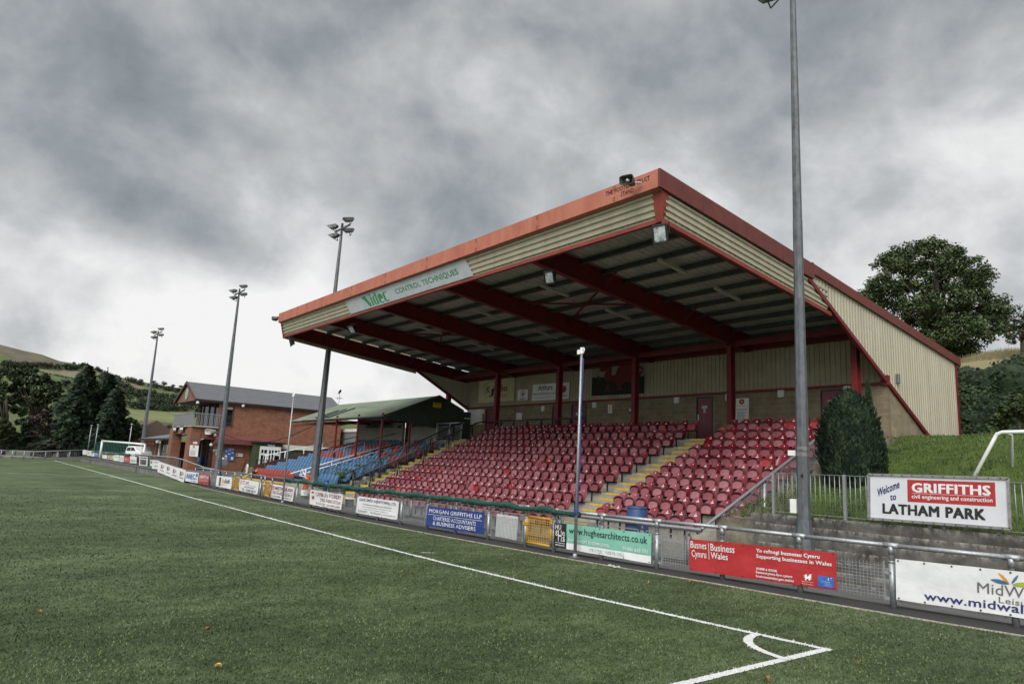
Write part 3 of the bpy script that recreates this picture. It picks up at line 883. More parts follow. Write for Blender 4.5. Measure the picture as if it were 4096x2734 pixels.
# stylised logo letters: N i d e c
def col_(u0, u1, v0, v1): it.append(('rect', u0, v0, u1, v1, M_SGREEN))
it.append(('poly', [(0.162, 0.15), (0.196, 0.15), (0.219, 0.80), (0.219, 0.92), (0.203, 0.92), (0.162, 0.22)], M_SGREEN))
col_(0.160, 0.1625, 0.16, 0.90); col_(0.217, 0.220, 0.12, 0.80)
col_(0.229, 0.244, 0.30, 0.92); col_(0.229, 0.244, 0.12, 0.23)
col_(0.276, 0.292, 0.12, 0.92); it.append(('poly', [(0.251, 0.42), (0.262, 0.30), (0.273, 0.30), (0.273, 0.36), (0.267, 0.36), (0.267, 0.86), (0.273, 0.86), (0.273, 0.92), (0.262, 0.92), (0.251, 0.80)], M_SGREEN))
it.append(('poly', [(0.299, 0.42), (0.31, 0.30), (0.327, 0.30), (0.338, 0.42), (0.338, 0.64), (0.315, 0.64), (0.315, 0.86), (0.338, 0.86), (0.338, 0.92), (0.31, 0.92), (0.299, 0.8)], M_SGREEN))
it.append(('poly', [(0.345, 0.42), (0.356, 0.30), (0.384, 0.30), (0.384, 0.36), (0.361, 0.36), (0.361, 0.86), (0.384, 0.86), (0.384, 0.92), (0.356, 0.92), (0.345, 0.8)], M_SGREEN))
it.append(('text', 'CONTROL TECHNIQUES', 0.455, 0.36, 0.925, 0.74, M_SGREEN, 0.02))
for k in range(18):
    for v in (0.06, 0.94): it.append(('rect', 0.03 + k * 0.055, v - 0.012, 0.0325 + k * 0.055, v + 0.012, M_RIVET))
flat_sheet(mb, q, it, M_SILVER, (0, -1, 0.25), nu=12, nv=2, thick=0.03)
tag(mb.build('sponsor_panel'), 'long silver panel with green company lettering on the beige front fascia of the stand', 'sign')

# ------------------------------------------------------------------ tip-up seats of the big stand
def seatmat(name, col, rough, coat=0.0, var=0.1, col2=None):
    """moulded plastic: each seat has faded to its own shade, with blotches of dust"""
    m = mat(name, col, rough, var=var, scale=3.5, detail=6, coat=coat, spec=0.55, col2=col2)
    t = m.node_tree; b = t.nodes['Principled BSDF']
    src = b.inputs['Base Color'].links[0].from_socket
    oi = nn(t, 'ShaderNodeObjectInfo')
    hs = nn(t, 'ShaderNodeHueSaturation')
    t.links.new(src, hs.inputs['Color'])
    t.links.new(math_n(t, 'ADD', math_n(t, 'MULTIPLY', oi.outputs['Random'], 0.55), 0.72), hs.inputs['Value'])
    t.links.new(math_n(t, 'SUBTRACT', 1.08, math_n(t, 'MULTIPLY', oi.outputs['Random'], 0.22)), hs.inputs['Saturation'])
    t.links.new(hs.outputs[0], b.inputs['Base Color'])
    t.links.new(math_n(t, 'ADD', math_n(t, 'MULTIPLY', oi.outputs['Random'], 0.14), rough - 0.05), b.inputs['Roughness'])
    return m
M_SB = seatmat('seat_maroon', (0.245, 0.026, 0.040), 0.25, 0.3)
M_SP = seatmat('seat_pan_faded', (0.315, 0.090, 0.105), 0.55, 0, 0.12)
M_SD = seatmat('seat_pan_rim', (0.075, 0.008, 0.014), 0.45)
M_SR = seatmat('seat_red', (0.34, 0.014, 0.014), 0.28, 0.15)
M_SRD = seatmat('seat_red_deep', (0.22, 0.006, 0.007), 0.4)
M_NUM = mat('number_disc', (0.78, 0.78, 0.76), 0.5, var=0.03)
def dome(v, hw, v0, p=2.3):
    t = max(0, (v - v0) / (1 - v0)); return hw * max(0.0, 1 - t ** p) ** (1 / p)
def seat_back_mesh(m_, strip):
    mb = MB(); mb.m(m_, True)
    def F(u, v):
        vv = 1 - (1 - v) ** 1.35 if v > 0 else 0
        w = dome(vv, 0.235, 0.42); x = w * (2 * u - 1)
        return (x, 0.0 + 0.19 * vv + 0.06 * (x / 0.235) ** 2 * -1 - 0.05 * (1 - vv) ** 2 + 0.03, 0.03 + 0.50 * vv)
    mb.grid(F, 8, 9)
    # thickness: rolled rim and rear face
    rim = [F(0, j / 9) for j in range(10)] + [F(i / 8, 1) for i in range(1, 8)] + [F(1, j / 9) for j in range(9, -1, -1)]
    k = len(mb.v); mb.v += [Vector(p) for p in rim] + [Vector((p[0] * 0.97, p[1] + 0.03, p[2] - 0.006)) for p in rim]
    for i in range(len(rim) - 1): mb.face((k + i + 1, k + i, k + len(rim) + i, k + len(rim) + i + 1))
    def B(u, v):
        p = F(1 - u, v); return (p[0] * 0.97, p[1] + 0.03, p[2] - 0.006)
    mb.grid(B, 8, 9)
    mb.m(M_NUM)
    def on(x, z):
        vv = (z - 0.03) / 0.50
        return (x, 0.19 * vv - 0.06 * (x / 0.235) ** 2 - 0.05 * (1 - vv) ** 2 + 0.026, z)
    mb.poly([on(0.017 * math.cos(a), 0.436 + 0.021 * math.sin(a)) for a in [2 * math.pi * i / 10 for i in range(10)]])
    if strip: mb.poly([on(a, b) for a, b in ((-0.05, 0.365), (0.05, 0.365), (0.056, 0.372), (0.056, 0.39), (0.05, 0.397), (-0.05, 0.397), (-0.056, 0.39), (-0.056, 0.372))])
    o = mb.build('seat_back'); me = o.data; bpy.data.objects.remove(o); return me
def seat_pan_mesh(face, rim, inner=None, down=False):
    mb = MB()
    prof = []
    for i in range(13):
        a = math.pi * i / 12
        prof.append((0.205 * math.cos(a) * (1 if abs(math.cos(a)) < 0.99 else 1), 0.20 + 0.135 * math.sin(a) ** 0.7))
    outl = [(0.185, 0.02)] + prof + [(-0.185, 0.02)]
    def Y(z): return -0.17 + 0.14 * z
    th = 0.075
    front = [Vector((x, Y(z) - th * 0.5, z + 0.015)) for x, z in outl]
    mid = [Vector((x * 1.04, Y(z) - th * 0.1, (z - 0.1) * 1.05 + 0.115)) for x, z in outl]
    back = [Vector((x, Y(z) + th * 0.5, z + 0.015)) for x, z in outl]
    n = len(outl)
    # recessed plate of the underside, with a ledge near its top
    plate = [Vector((x * 0.86, Y(z) - th * 0.34, 0.03 + (z - 0.02) * 0.80)) for x, z in outl]
    mb.m(rim, True)
    mb.v += front + mid + back + plate
    for i in range(n - 1):
        mb.face((i, i + 1, n + i + 1, n + i)); mb.face((n + i, n + i + 1, 2 * n + i + 1, 2 * n + i))
    mb.m(rim)
    for i in range(n - 1): mb.face((i + 1, i, 3 * n + i, 3 * n + i + 1))
    mb.face((n - 1, 0, 3 * n, 4 * n - 1)); mb.face(list(range(2 * n, 3 * n)))
    mb.face((0, n - 1, 2 * n - 1, 2 * n)) if False else None
    mb.m(inner or face); mb.face(list(range(4 * n - 1, 3 * n - 1, -1)))
    mb.m(rim)
    for k in range(9):
        x = -0.14 + k * 0.035; zt_ = 0.295 + 0.03 * (1 - (x / 0.15) ** 2)
        mb.box(x - 0.005, x + 0.005, Y(zt_) - th * 0.5, Y(zt_) - th * 0.3, zt_ - 0.025, zt_ + 0.012)
    if down:
        # tipped down: turn about the hinge line
        c = Vector((0, -0.06, 0.06)); M_ = Matrix.Rotation(R(78), 3, 'X')
        mb.v = [M_ @ (p - c) + c + Vector((0, 0, 0.0)) for p in mb.v]
    o = mb.build('seat_pan'); me = o.data; bpy.data.objects.remove(o); return me
def leg_mesh():
    mb = MB(); mb.m(M_BLACK)
    mb.box(-0.302, -0.258, -0.045, -0.004, -0.37, 0.12)
    mb.hexa([(-0.30, -0.13, 0.0), (-0.262, -0.13, 0.0), (-0.262, -0.005, -0.05), (-0.30, -0.005, -0.05)], [(-0.30, -0.13, 0.06), (-0.262, -0.13, 0.06), (-0.262, -0.005, 0.10), (-0.30, -0.005, 0.10)])
    mb.box(-0.30, 0.262, -0.085, -0.045, -0.015, 0.03)
    mb.box(-0.308, -0.256, -0.15, -0.11, 0.01, 0.06)
    o = mb.build('leg'); me = o.data; bpy.data.objects.remove(o); return me
ME_BACK = {(r, s_): seat_back_mesh(M_SR if r else M_SB, s_) for r in (0, 1) for s_ in (0, 1)}
ME_PAN = {'up': seat_pan_mesh(M_SP, M_SD), 'down': seat_pan_mesh(M_SP, M_SD, down=True), 'red': seat_pan_mesh(M_SR, M_SRD)}
ME_LEG = leg_mesh()
ORD = ['', 'first', 'second', 'third', 'fourth', 'fifth', 'sixth', 'seventh', 'eighth', 'ninth', 'tenth', 'eleventh', 'twelfth', 'thirteenth', 'fourteenth', 'fifteenth', 'sixteenth', 'seventeenth',
       'eighteenth', 'nineteenth', 'twentieth', 'twenty-first', 'twenty-second', 'twenty-third', 'twenty-fourth', 'twenty-fifth', 'twenty-sixth', 'twenty-seventh', 'twenty-eighth']
rnd = random.Random(11)
spots = []
for j in range(-1, 10):
    for i in range(28): spots.append(('L', j, i, -15.119 - 0.5642 * i))
    if j >= 0:
        for i in range(8 if j == 0 else 10): spots.append(('R', j, i, -13.048 + 0.551 * i))
# seats that differ: (block, row, place): state
SPEC = {('R', 0, 0): 'redpan', ('R', 5, 7): 'redpan', ('R', 5, 8): 'down', ('R', 8, 0): 'skip', ('R', 7, 0): 'down', ('R', 9, 5): 'redpan', ('R', 9, 7): 'redpan',
        ('L', 9, 0): 'redpan', ('L', 8, 6): 'redpan', ('L', 7, 9): 'redpan', ('L', 3, 12): 'redpan', ('L', 1, 12): 'redpan', ('L', 0, 22): 'redpan',
        ('L', 4, 10): 'down', ('L', 1, 13): 'down', ('L', 5, 7): 'down',
        ('R', 8, 1): 'redback', ('R', 7, 2): 'redback', ('R', 9, 1): 'redback', ('L', 9, 3): 'redback', ('L', 7, 4): 'redback', ('L', 8, 2): 'redback', ('L', 9, 14): 'redback', ('L', 8, 12): 'redback', ('L', 4, 9): 'redback', ('L', 2, 23): 'redback', ('L', 2, 21): 'redback', ('L', 1, 22): 'redback', ('L', 5, 19): 'redback', ('L', 9, 21): 'redback', ('L', 8, 24): 'redback', ('L', 8, 21): 'redback', ('L', 8, 20): 'redback', ('L', 1, 8): 'redback', ('L', 3, 20): 'redback'}
SPEC.pop(('R', 8, 0)); SPEC[('R', 8, 0)] = 'redback'
def seat_key(s_): return (Vector((s_[3], riser_y(s_[1]), next_z(s_[1]))) - CAMP).length
spots.sort(key=seat_key)
proto = None
rest = MB()
def add_mesh(mb, me, off, sx=1):
    base = len(mb.v); mb.v += [v.co + off for v in me.vertices]
    mi = [mb.m(m_).cur for m_ in me.materials]
    for p in me.polygons:
        mb.cur = mi[p.material_index]; mb.smooth = p.use_smooth; mb.face([base + k for k in p.vertices])
n_ind = 0
for blk, j, i, x in spots:
    loc = Vector((x, riser_y(j), next_z(j)))
    st = SPEC.get((blk, j, i), '')
    lab_ = 1 if rnd.random() < 0.55 else 0
    back = ME_BACK[(1 if st == 'redback' else 0, lab_)]
    pan = ME_PAN['red' if st == 'redpan' else 'down' if st == 'down' else 'up']
    if n_ind < 300:
        n_ind += 1
        row = ('front' if j == 0 and blk == 'R' else ORD[j + 1 if blk == 'R' else j + 2]) if not (j == -1) else 'front'
        look = {'': 'maroon tip-up seat', 'redpan': 'maroon seat with a bright red folded pan', 'down': 'maroon seat with its pan tipped down', 'redback': 'tip-up seat with a brighter red back'}[st]
        lab = '%s, %s row, %s %s of the yellow-edged aisle' % (look, row, ORD[i + 1], 'left' if blk == 'L' else 'right')
        t = thing('tip_up_seat', lab, 'seat', loc + Vector((rnd.uniform(-.012, .012), rnd.uniform(-.012, .012), rnd.uniform(-.006, .006))), 'maroon tip-up seats of the big stand')
        t.rotation_euler = (R(rnd.uniform(-1.6, 1.6)), 0, R(rnd.uniform(-2.2, 2.2)))
        for nm, me in (('seat_back', back), ('seat_pan', pan), ('leg', ME_LEG)):
            o = bpy.data.objects.new(nm, me); COL.objects.link(o); o.parent = t
    else:
        for me in (back, pan, ME_LEG): add_mesh(rest, me, loc)
tag(rest.build('tip_up_seats'), 'far top-left mass of maroon tip-up seats under the roof', 'seats', 'maroon tip-up seats of the big stand', 'stuff')

# ------------------------------------------------------------------ things on the back wall of the stand
M_CREAM = mat('cream_banner', (0.52, 0.47, 0.27), 0.6, var=0.05, scale=2)
M_INK = mat('ink_black', (0.015, 0.017, 0.016), 0.6, var=0.1)
M_INKG = mat('ink_dark_green', (0.012, 0.035, 0.022), 0.6, var=0.1)
M_INKR = mat('ink_red', (0.40, 0.03, 0.035), 0.6, var=0.1)
M_INKB = mat('ink_navy', (0.018, 0.026, 0.13), 0.6, var=0.1)
M_INKGREY = mat('ink_grey', (0.13, 0.125, 0.12), 0.6, var=0.1)
M_SHEET = mat('white_vinyl', (0.70, 0.70, 0.69), 0.45, var=0.045, scale=1.6, bump=0.55, bscale=5)
M_FLAGW = mat('flag_white_shaded', (0.20, 0.20, 0.18), 0.8, var=0.05)  # flag colours darkened: shade under the roof is put into them
M_FLAGG = mat('flag_green_shaded', (0.006, 0.012, 0.008), 0.8, var=0.1)
M_FLAGR = mat('flag_red_shaded', (0.13, 0.008, 0.010), 0.8, var=0.1)
def wallq(px, yo=0.10):
    """four photo pixels TL TR BL BR -> points on the lining of the back wall"""
    return [U(a, b, 1, YW - yo) for a, b in px]
Ez = lambda x, y: (1650 + x * 0.21286, 1400 + y * 0.21286)
Sz = lambda x, y: (1700 + x * 0.4464, 1350 + y * 0.4464)
mb = MB()
flat_sheet(mb, wallq([Ez(1258, 565), Ez(1920, 505), Ez(1232, 990), Ez(1905, 945)]),
           [('line', [(0.185, 0.72), (0.185, 0.29), (0.15, 0.29), (0.345, 0.03), (0.46, 0.16)], 0.035, M_INKG), ('text', 'K', 0.24, 0.30, 0.34, 0.60, M_INK, 0.01),
            ('text', 'J', 0.30, 0.42, 0.44, 0.76, M_INK, 0.02), ('text', 'Hughes', 0.43, 0.28, 0.82, 0.66, M_INK, 0.02), ('text', 'Roofing & Son Ltd', 0.40, 0.68, 0.80, 0.85, M_INKR)],
           M_CREAM, (0, -1, 0), wr=0.02, seed=1)
tag(mb.build('roofing_banner'), 'cream banner with a house outline, partly behind a column under the stand roof', 'banner')
M_GREENL = mat('crest_green', (0.03, 0.16, 0.09), 0.6); M_CRESTR = mat('crest_red', (0.38, 0.03, 0.04), 0.6)
mb = MB()
sh = [(0.30, 0.14), (0.5, 0.08), (0.70, 0.14), (0.73, 0.45), (0.66, 0.66), (0.5, 0.82), (0.34, 0.66), (0.27, 0.45)]
shi = [(0.5 + (a - 0.5) * 0.84, 0.45 + (b - 0.45) * 0.86) for a, b in sh]
dragon_small = [(0.40, 0.60), (0.46, 0.50), (0.40, 0.42), (0.38, 0.30), (0.48, 0.34), (0.52, 0.22), (0.60, 0.26), (0.58, 0.36), (0.66, 0.34), (0.60, 0.48), (0.64, 0.58), (0.56, 0.54), (0.50, 0.66)]
flat_sheet(mb, wallq([Ez(1982, 742), Ez(2172, 732), Ez(1968, 940), Ez(2160, 930)]), [('poly', sh, M_GREENL), ('poly', shi, M_SHEET), ('poly', dragon_small, M_CRESTR),
            ('poly', [(0.22, 0.78), (0.5, 0.9), (0.78, 0.78), (0.76, 0.88), (0.5, 0.98), (0.24, 0.88)], M_CRESTR)], M_SHEET, (0, -1, 0), nu=2, nv=2)
tag(mb.build('crest_sign'), 'small white board with a green shield and red dragon between two banners', 'sign')
mb = MB()
flat_sheet(mb, wallq([Sz(968, 420), Sz(1296, 398), Sz(955, 565), Sz(1288, 545)]), [('text', 'Arthurs', 0.16, 0.06, 0.555, 0.40, M_INKB, 0.02), ('text', 'www.arthurscars.co.uk', 0.02, 0.47, 0.69, 0.68, M_INKGREY),
            ('text', 'for the best deals on new and used cars', 0.08, 0.78, 0.62, 0.88, M_INKGREY), ('text', 'VAUXHALL', 0.74, 0.74, 0.97, 0.86, M_INK, 0.015), ('poly', [(0.86 + 0.07 * math.cos(a), 0.40 + 0.22 * math.sin(a)) for a in [i * math.pi / 8 for i in range(16)]], M_INKR),
            ('poly', [(0.86 + 0.055 * math.cos(a), 0.40 + 0.17 * math.sin(a)) for a in [i * math.pi / 8 for i in range(16)]], M_FLAGW)], M_SHEET, (0, -1, 0), wr=0.012, seed=4)
tag(mb.build('car_dealer_banner'), 'pale grey car dealer banner with navy lettering behind a red column', 'banner')
# Welsh flag with a walking dragon
DR = [(0.13, 0.37), (0.17, 0.33), (0.15, 0.25), (0.24, 0.29), (0.33, 0.22), (0.37, 0.18), (0.40, 0.21), (0.385, 0.30), (0.40, 0.40), (0.385, 0.46), (0.42, 0.50), (0.47, 0.47), (0.50, 0.33), (0.56, 0.21), (0.68, 0.14), (0.78, 0.02),
      (0.77, 0.14), (0.83, 0.10), (0.80, 0.25), (0.86, 0.30), (0.79, 0.44), (0.86, 0.47), (0.92, 0.43), (0.955, 0.36), (0.90, 0.30), (0.935, 0.24), (0.985, 0.33), (0.96, 0.47), (0.90, 0.56), (0.87, 0.62), (0.90, 0.74), (0.86, 0.80), (0.90, 0.86), (0.80, 0.88), (0.82, 0.78), (0.76, 0.70), (0.70, 0.66), (0.62, 0.70), (0.57, 0.80),
      (0.62, 0.88), (0.50, 0.88), (0.52, 0.78), (0.47, 0.70), (0.40, 0.70), (0.32, 0.80), (0.37, 0.90), (0.24, 0.90), (0.27, 0.80), (0.28, 0.70), (0.24, 0.66), (0.17, 0.62), (0.13, 0.54), (0.10, 0.56), (0.11, 0.48), (0.16, 0.52), (0.21, 0.57), (0.25, 0.52), (0.25, 0.44), (0.30, 0.36), (0.24, 0.40)]
mb = MB()
flat_sheet(mb, wallq([Sz(1505, 170), Sz(1968, 168), Sz(1492, 520), Sz(1962, 497)]), [('rect', 0, 0.535, 1, 1, M_FLAGG), ('poly', DR, M_FLAGR)], M_FLAGW, (0, -1, 0), wr=0.012, seed=6)
tag(mb.build('dragon_flag'), 'white over green flag with a red dragon hanging behind a column', 'flag')
M_DOTB = mat('ink_pale_blue', (0.12, 0.28, 0.5), 0.6)
mb = MB(); it = []; rr = random.Random(3)
for r in range(7):
    for c in range(5):
        u = 0.04 + c * 0.2; v = 0.06 + r * 0.14
        if r % 2: it.append(('text', 'JG', u, v, u + 0.11, v + 0.035, M_INKGREY))
        else: it.append(('rect', u, v, u + rr.uniform(0.05, 0.14), v + rr.uniform(0.015, 0.04), rr.choice([M_INKGREY, M_INKB, M_DOTB, M_INK])))
flat_sheet(mb, [U(a, b, 1, YW - 0.03) for a, b in (Ez(1040, 1118), Ez(1310, 1105), Ez(1032, 1390), Ez(1308, 1385))], it, M_SHEET, (0, -1, 0), nu=3, nv=3)
tag(mb.build('interview_board'), 'white board patterned with small sponsor logos at the top of the far stairs', 'board')
def notice(px, name, label, items, m_=M_SHEET, y=YW - 0.02, cat='sign'):
    mb = MB(); flat_sheet(mb, [U(a, b, 1, y) for a, b in px], items, m_, (0, -1, 0), nu=2, nv=2, thick=0.015)
    return tag(mb.build(name), label, cat)
lines = lambda u0, u1, v0, v1, n, m_: [('rect', u0, v0 + (v1 - v0) * i / n, u0 + (u1 - u0) * (0.75 + 0.25 * ((i * 7) % 3) / 2), v0 + (v1 - v0) * (i + 0.35) / n, m_) for i in range(n)]
M_CRESTG = mat('crest_gold', (0.55, 0.36, 0.06), 0.6)
notice([(2944, 1593), (2995, 1591), (2942, 1690), (2994, 1688)], 'pitch_rules_sign', 'tall white rules notice with a red crest beside a red column on the block wall',
       [('poly', [(0.26, 0.06), (0.5, 0.03), (0.66, 0.06), (0.66, 0.2), (0.47, 0.27), (0.26, 0.2)], M_INKR), ('poly', [(0.38, 0.1), (0.56, 0.1), (0.5, 0.2), (0.42, 0.2)], M_CRESTG), ('text', 'NEWTOWN FOOTBALL CLUB', 0.06, 0.29, 0.8, 0.33, M_INKGREY), ('text', '3G Artificial Pitch', 0.04, 0.42, 0.86, 0.49, M_INKR, 0.01)] + lines(0.08, 0.82, 0.54, 0.97, 11, M_INKGREY))
notice([(2432, 1618), (2447, 1618), (2432, 1651), (2447, 1651)], 'paper_notice', 'small plain white paper on the block wall right of the dragon flag', lines(0.15, 0.85, 0.1, 0.9, 7, M_INKGREY))
notice([(2517, 1632), (2530, 1632), (2516, 1650), (2529, 1650)], 'seat_notice', 'small white and blue notice half hidden by a red column', [('rect', 0, 0.65, 1, 1, M_INKB)] + lines(0.1, 0.9, 0.08, 0.5, 3, M_INKGREY))
# louvred white grille of lights in the wall
p0, p1 = U(2067, 1650, 1, YW - 0.02), U(2088, 1678, 1, YW - 0.02)
mb = MB(); mb.m(M_WHITE)
for k in range(4): mb.box(p0.x, p1.x, YW - 0.05, YW - 0.004, p1.z + (p0.z - p1.z) * k / 4, p1.z + (p0.z - p1.z) * (k + 0.72) / 4)
mb.m(M_GALVD); mb.box(p0.x - 0.02, p1.x + 0.02, YW - 0.02, YW - 0.003, p1.z, p0.z)
tag(mb.build('wall_grille'), 'pale louvred grille in the block wall behind the top guard rail', 'vent')

# ------------------------------------------------------------------ rails of the stand
def mesh_panel(mb, a, b, c, d, nu, nv, r=0.004, frame=0.03, mf=None, mw=None):
    """welded wire panel with a flat frame: corners a(bottom left) b(bottom right) c(top right) d(top left)"""
    a, b, c, d = [Vector(p) for p in (a, b, c, d)]
    mb.m(mf or M_GALV)
    if frame:
        for p, q in ((a, b), (b, c), (c, d), (d, a)): mb.bar(p, q, frame)
    mb.m(mw or mf or M_GALV)
    for i in range(1, nu): mb.bar(a + (b - a) * i / nu, d + (c - d) * i / nu, r * 2)
    for i in range(1, nv): mb.bar(a + (d - a) * i / nv, b + (c - b) * i / nv, r * 2)
gr = thing('guard_rail', 'thick grey front guard rail of the stand with mesh panels behind the pitch railing', 'railing', (-14, 7.35, -0.27))
yb = 7.35
zr = 0.685
mb = MB(); mb.m(M_GALVD, True); mb.tube([(-24.9, yb, zr - 0.05), (-7.33, yb, zr + 0.02)], 0.062, 10)
mb.build('top_rail', gr)
PX = [-24.5, -22.9, -21.3, -19.7, -18.1, -16.3, -14.85, -13.1, -11.2, -9.45, -7.75]
for x in PX:
    mb = MB(); mb.m(M_GALVD, True); mb.tube([(x, yb, -0.3), (x, yb, 0.50)], 0.075, 12); mb.tube([(x, yb, 0.49), (x, yb, zr)], [0.045, 0.02], 8)
    mb.build('post', gr)
for a, b in zip(PX, PX[1:]):
    if a == -14.85 and False: continue
    mb = MB(); mesh_panel(mb, (a + 0.16, yb, -0.15), (b - 0.16, yb, -0.15), (b - 0.16, yb, 0.5), (a + 0.16, yb, 0.5), 16, 9, 0.004, 0.035)
    mb.build('mesh_panel', gr)

def stair_rail(name, label, x, pts_top, posts, r=0.05, m_=M_GALV, panels=True, low=0.78):
    """sloping handrail in the plane x with mesh panels"""
    t = thing(name, label, 'handrail', (x, pts_top[0][0], pts_top[0][1] - 1))
    mb = MB(); mb.m(m_, True); mb.tube([(x, y, z) for y, z in pts_top], r, 10); mb.build('rail', t)
    def top(y):
        for (a, b), (c, d) in zip(pts_top, pts_top[1:]):
            if a <= y <= c: return b + (d - b) * (y - a) / (c - a)
        return pts_top[-1][1] if y > pts_top[-1][0] else pts_top[0][1]
    for y, zb_ in posts:
        mb = MB(); mb.m(m_, True); mb.tube([(x, y, zb_), (x, y, top(y) - 0.12)], 0.062, 10); mb.tube([(x, y, top(y) - 0.13), (x, y, top(y))], 0.025, 6); mb.build('post', t)
    if panels:
        ys = [y for y, _ in posts]
        for a, b in zip(ys, ys[1:]):
            a += 0.14; b -= 0.14
            mb = MB(); mesh_panel(mb, (x, a, top(a) - low - 0.1), (x, b, top(b) - low - 0.1), (x, b, top(b) - 0.13), (x, a, top(a) - 0.13), max(8, int((b - a) / 0.085)), 12, 0.003, 0.03, m_)
            mb.build('mesh_panel', t)
    return t
zr0 = lambda y: 0.80 + 0.455 * (y - 8.0)
stair_rail('handrail', 'bare galvanised handrail climbing the near end of the maroon seats', -7.62, [(7.55, 0.60), (8.0, 0.82), (17.6, 5.15)], [(8.7, 0.0), (11.0, 0.3), (13.4, 1.4), (15.8, 2.6)])
M_BLK = mat('black_rail', (0.018, 0.019, 0.02), 0.4, var=0.2)
zl = lambda y: 2.02 + 0.46 * (y - 9.876)
for x, lab, y0, ytop in ((-33.05, 'outer black handrail of the far stairs, nearer the grass slope', 8.9, 16.9), (-30.98, 'inner black handrail of the far stairs, along the maroon seats', 8.3, 16.9)):
    b0 = 0.15 + 0.46 * (y0 - 8.2)
    pts = [(y0, 1.02 + (y0 - 8.2) * 0.46), (ytop - 0.4, 1.02 + (ytop - 0.4 - 8.2) * 0.46), (ytop, 1.02 + (ytop - 0.15 - 8.2) * 0.46)]
    if x > -32: pts.append((ytop + 0.9, pts[-1][1]))
    stair_rail('handrail', lab, x, pts, [(y, -0.1 + 0.46 * (y - 8.9)) for y in (9.4, 11.1, 12.8, 14.5, 16.2)], 0.045, M_BLK)
# guard rail along the gangway behind the top row and at the stair head
mbx = thing('gangway_rail', 'dark grey gangway rail with mesh behind the top left seats', 'railing', (-27, 17.9, ZF))
mb = MB(); mb.m(M_DARKPAINT, True); mb.tube([(-31.2, 17.85, 5.08), (-22.6, 17.85, 5.08)], 0.05, 8); mb.tube([(-22.6, 17.85, 5.08), (-22.6, 17.85, ZF)], 0.05, 8); mb.build('rail', mbx)
for x in (-30.2, -28.9, -27.6, -26.3, -25.0, -23.8):
    mb = MB(); mb.m(M_DARKPAINT, True); mb.tube([(x, 17.85, ZF), (x, 17.85, 4.95)], 0.065, 8); mb.tube([(x, 17.85, 4.94), (x, 17.85, 5.1)], [0.05, 0.02], 6); mb.build('post', mbx)
mb = MB()
for a, b in zip((-31, -30.2, -28.9, -27.6, -26.3, -25.0), (-30.2, -28.9, -27.6, -26.3, -25.0, -23.8)): mesh_panel(mb, (a + .12, 17.85, 4.0), (b - .12, 17.85, 4.0), (b - .12, 17.85, 4.92), (a + .12, 17.85, 4.92), 2, 2, 0.008, 0.02, M_DARKPAINT)
mb.build('panel', mbx)
t = thing('landing_rail', 'short galvanised landing rail at the head of the far stairs', 'railing', (-35, 17.4, ZF))
mb = MB(); mb.m(M_GALV, True); mb.tube([(-36.4, 17.0, 4.95), (-33.1, 17.0, 4.95)], 0.05, 8); mb.build('rail', t)
for x in (-36.3, -34.7, -33.3):
    mb = MB(); mb.m(M_GALV, True); mb.tube([(x, 17.0, 3.7), (x, 17.0, 4.95)], 0.06, 8); mb.build('post', t)
for a, b in ((-36.3, -34.7), (-34.7, -33.3)):
    mb = MB(); mesh_panel(mb, (a + .15, 17.0, 3.95), (b - .15, 17.0, 3.95), (b - .15, 17.0, 4.75), (a + .15, 17.0, 4.75), 14, 9, 0.004, 0.03); mb.build('mesh_panel', t)
mb = MB(); mb.m(M_CONC); mb.box(-37.0, -33.02, 16.6, 20, 0, ZF - 0.02); tag(mb.build('landing'), 'concrete landing at the head of the far stairs', 'landing')

# blue barrel
M_BLUE = mat('blue_plastic', (0.035, 0.075, 0.19), 0.45, var=0.12, scale=3, bump=0.06, bscale=12)
bl = thing('barrel', 'blue plastic barrel standing in front of the near seat block', 'barrel', (-10.02, 7.75, -0.27))
mb = MB(); mb.m(M_BLUE, True)
mb.lathe((-10.02, 7.75, -0.27), [(0.28, 0), (0.31, 0.03), (0.345, 0.3), (0.365, 0.75), (0.345, 1.05), (0.305, 1.33), (0.30, 1.36)], 24)
mb.build('body', bl)
mb = MB(); mb.m(M_BLUE, True); mb.lathe((-10.02, 7.75, 1.09), [(0.31, 0), (0.315, 0.02), (0.31, 0.055), (0.29, 0.07), (0.27, 0.06)], 24); mb.build('rim', bl)

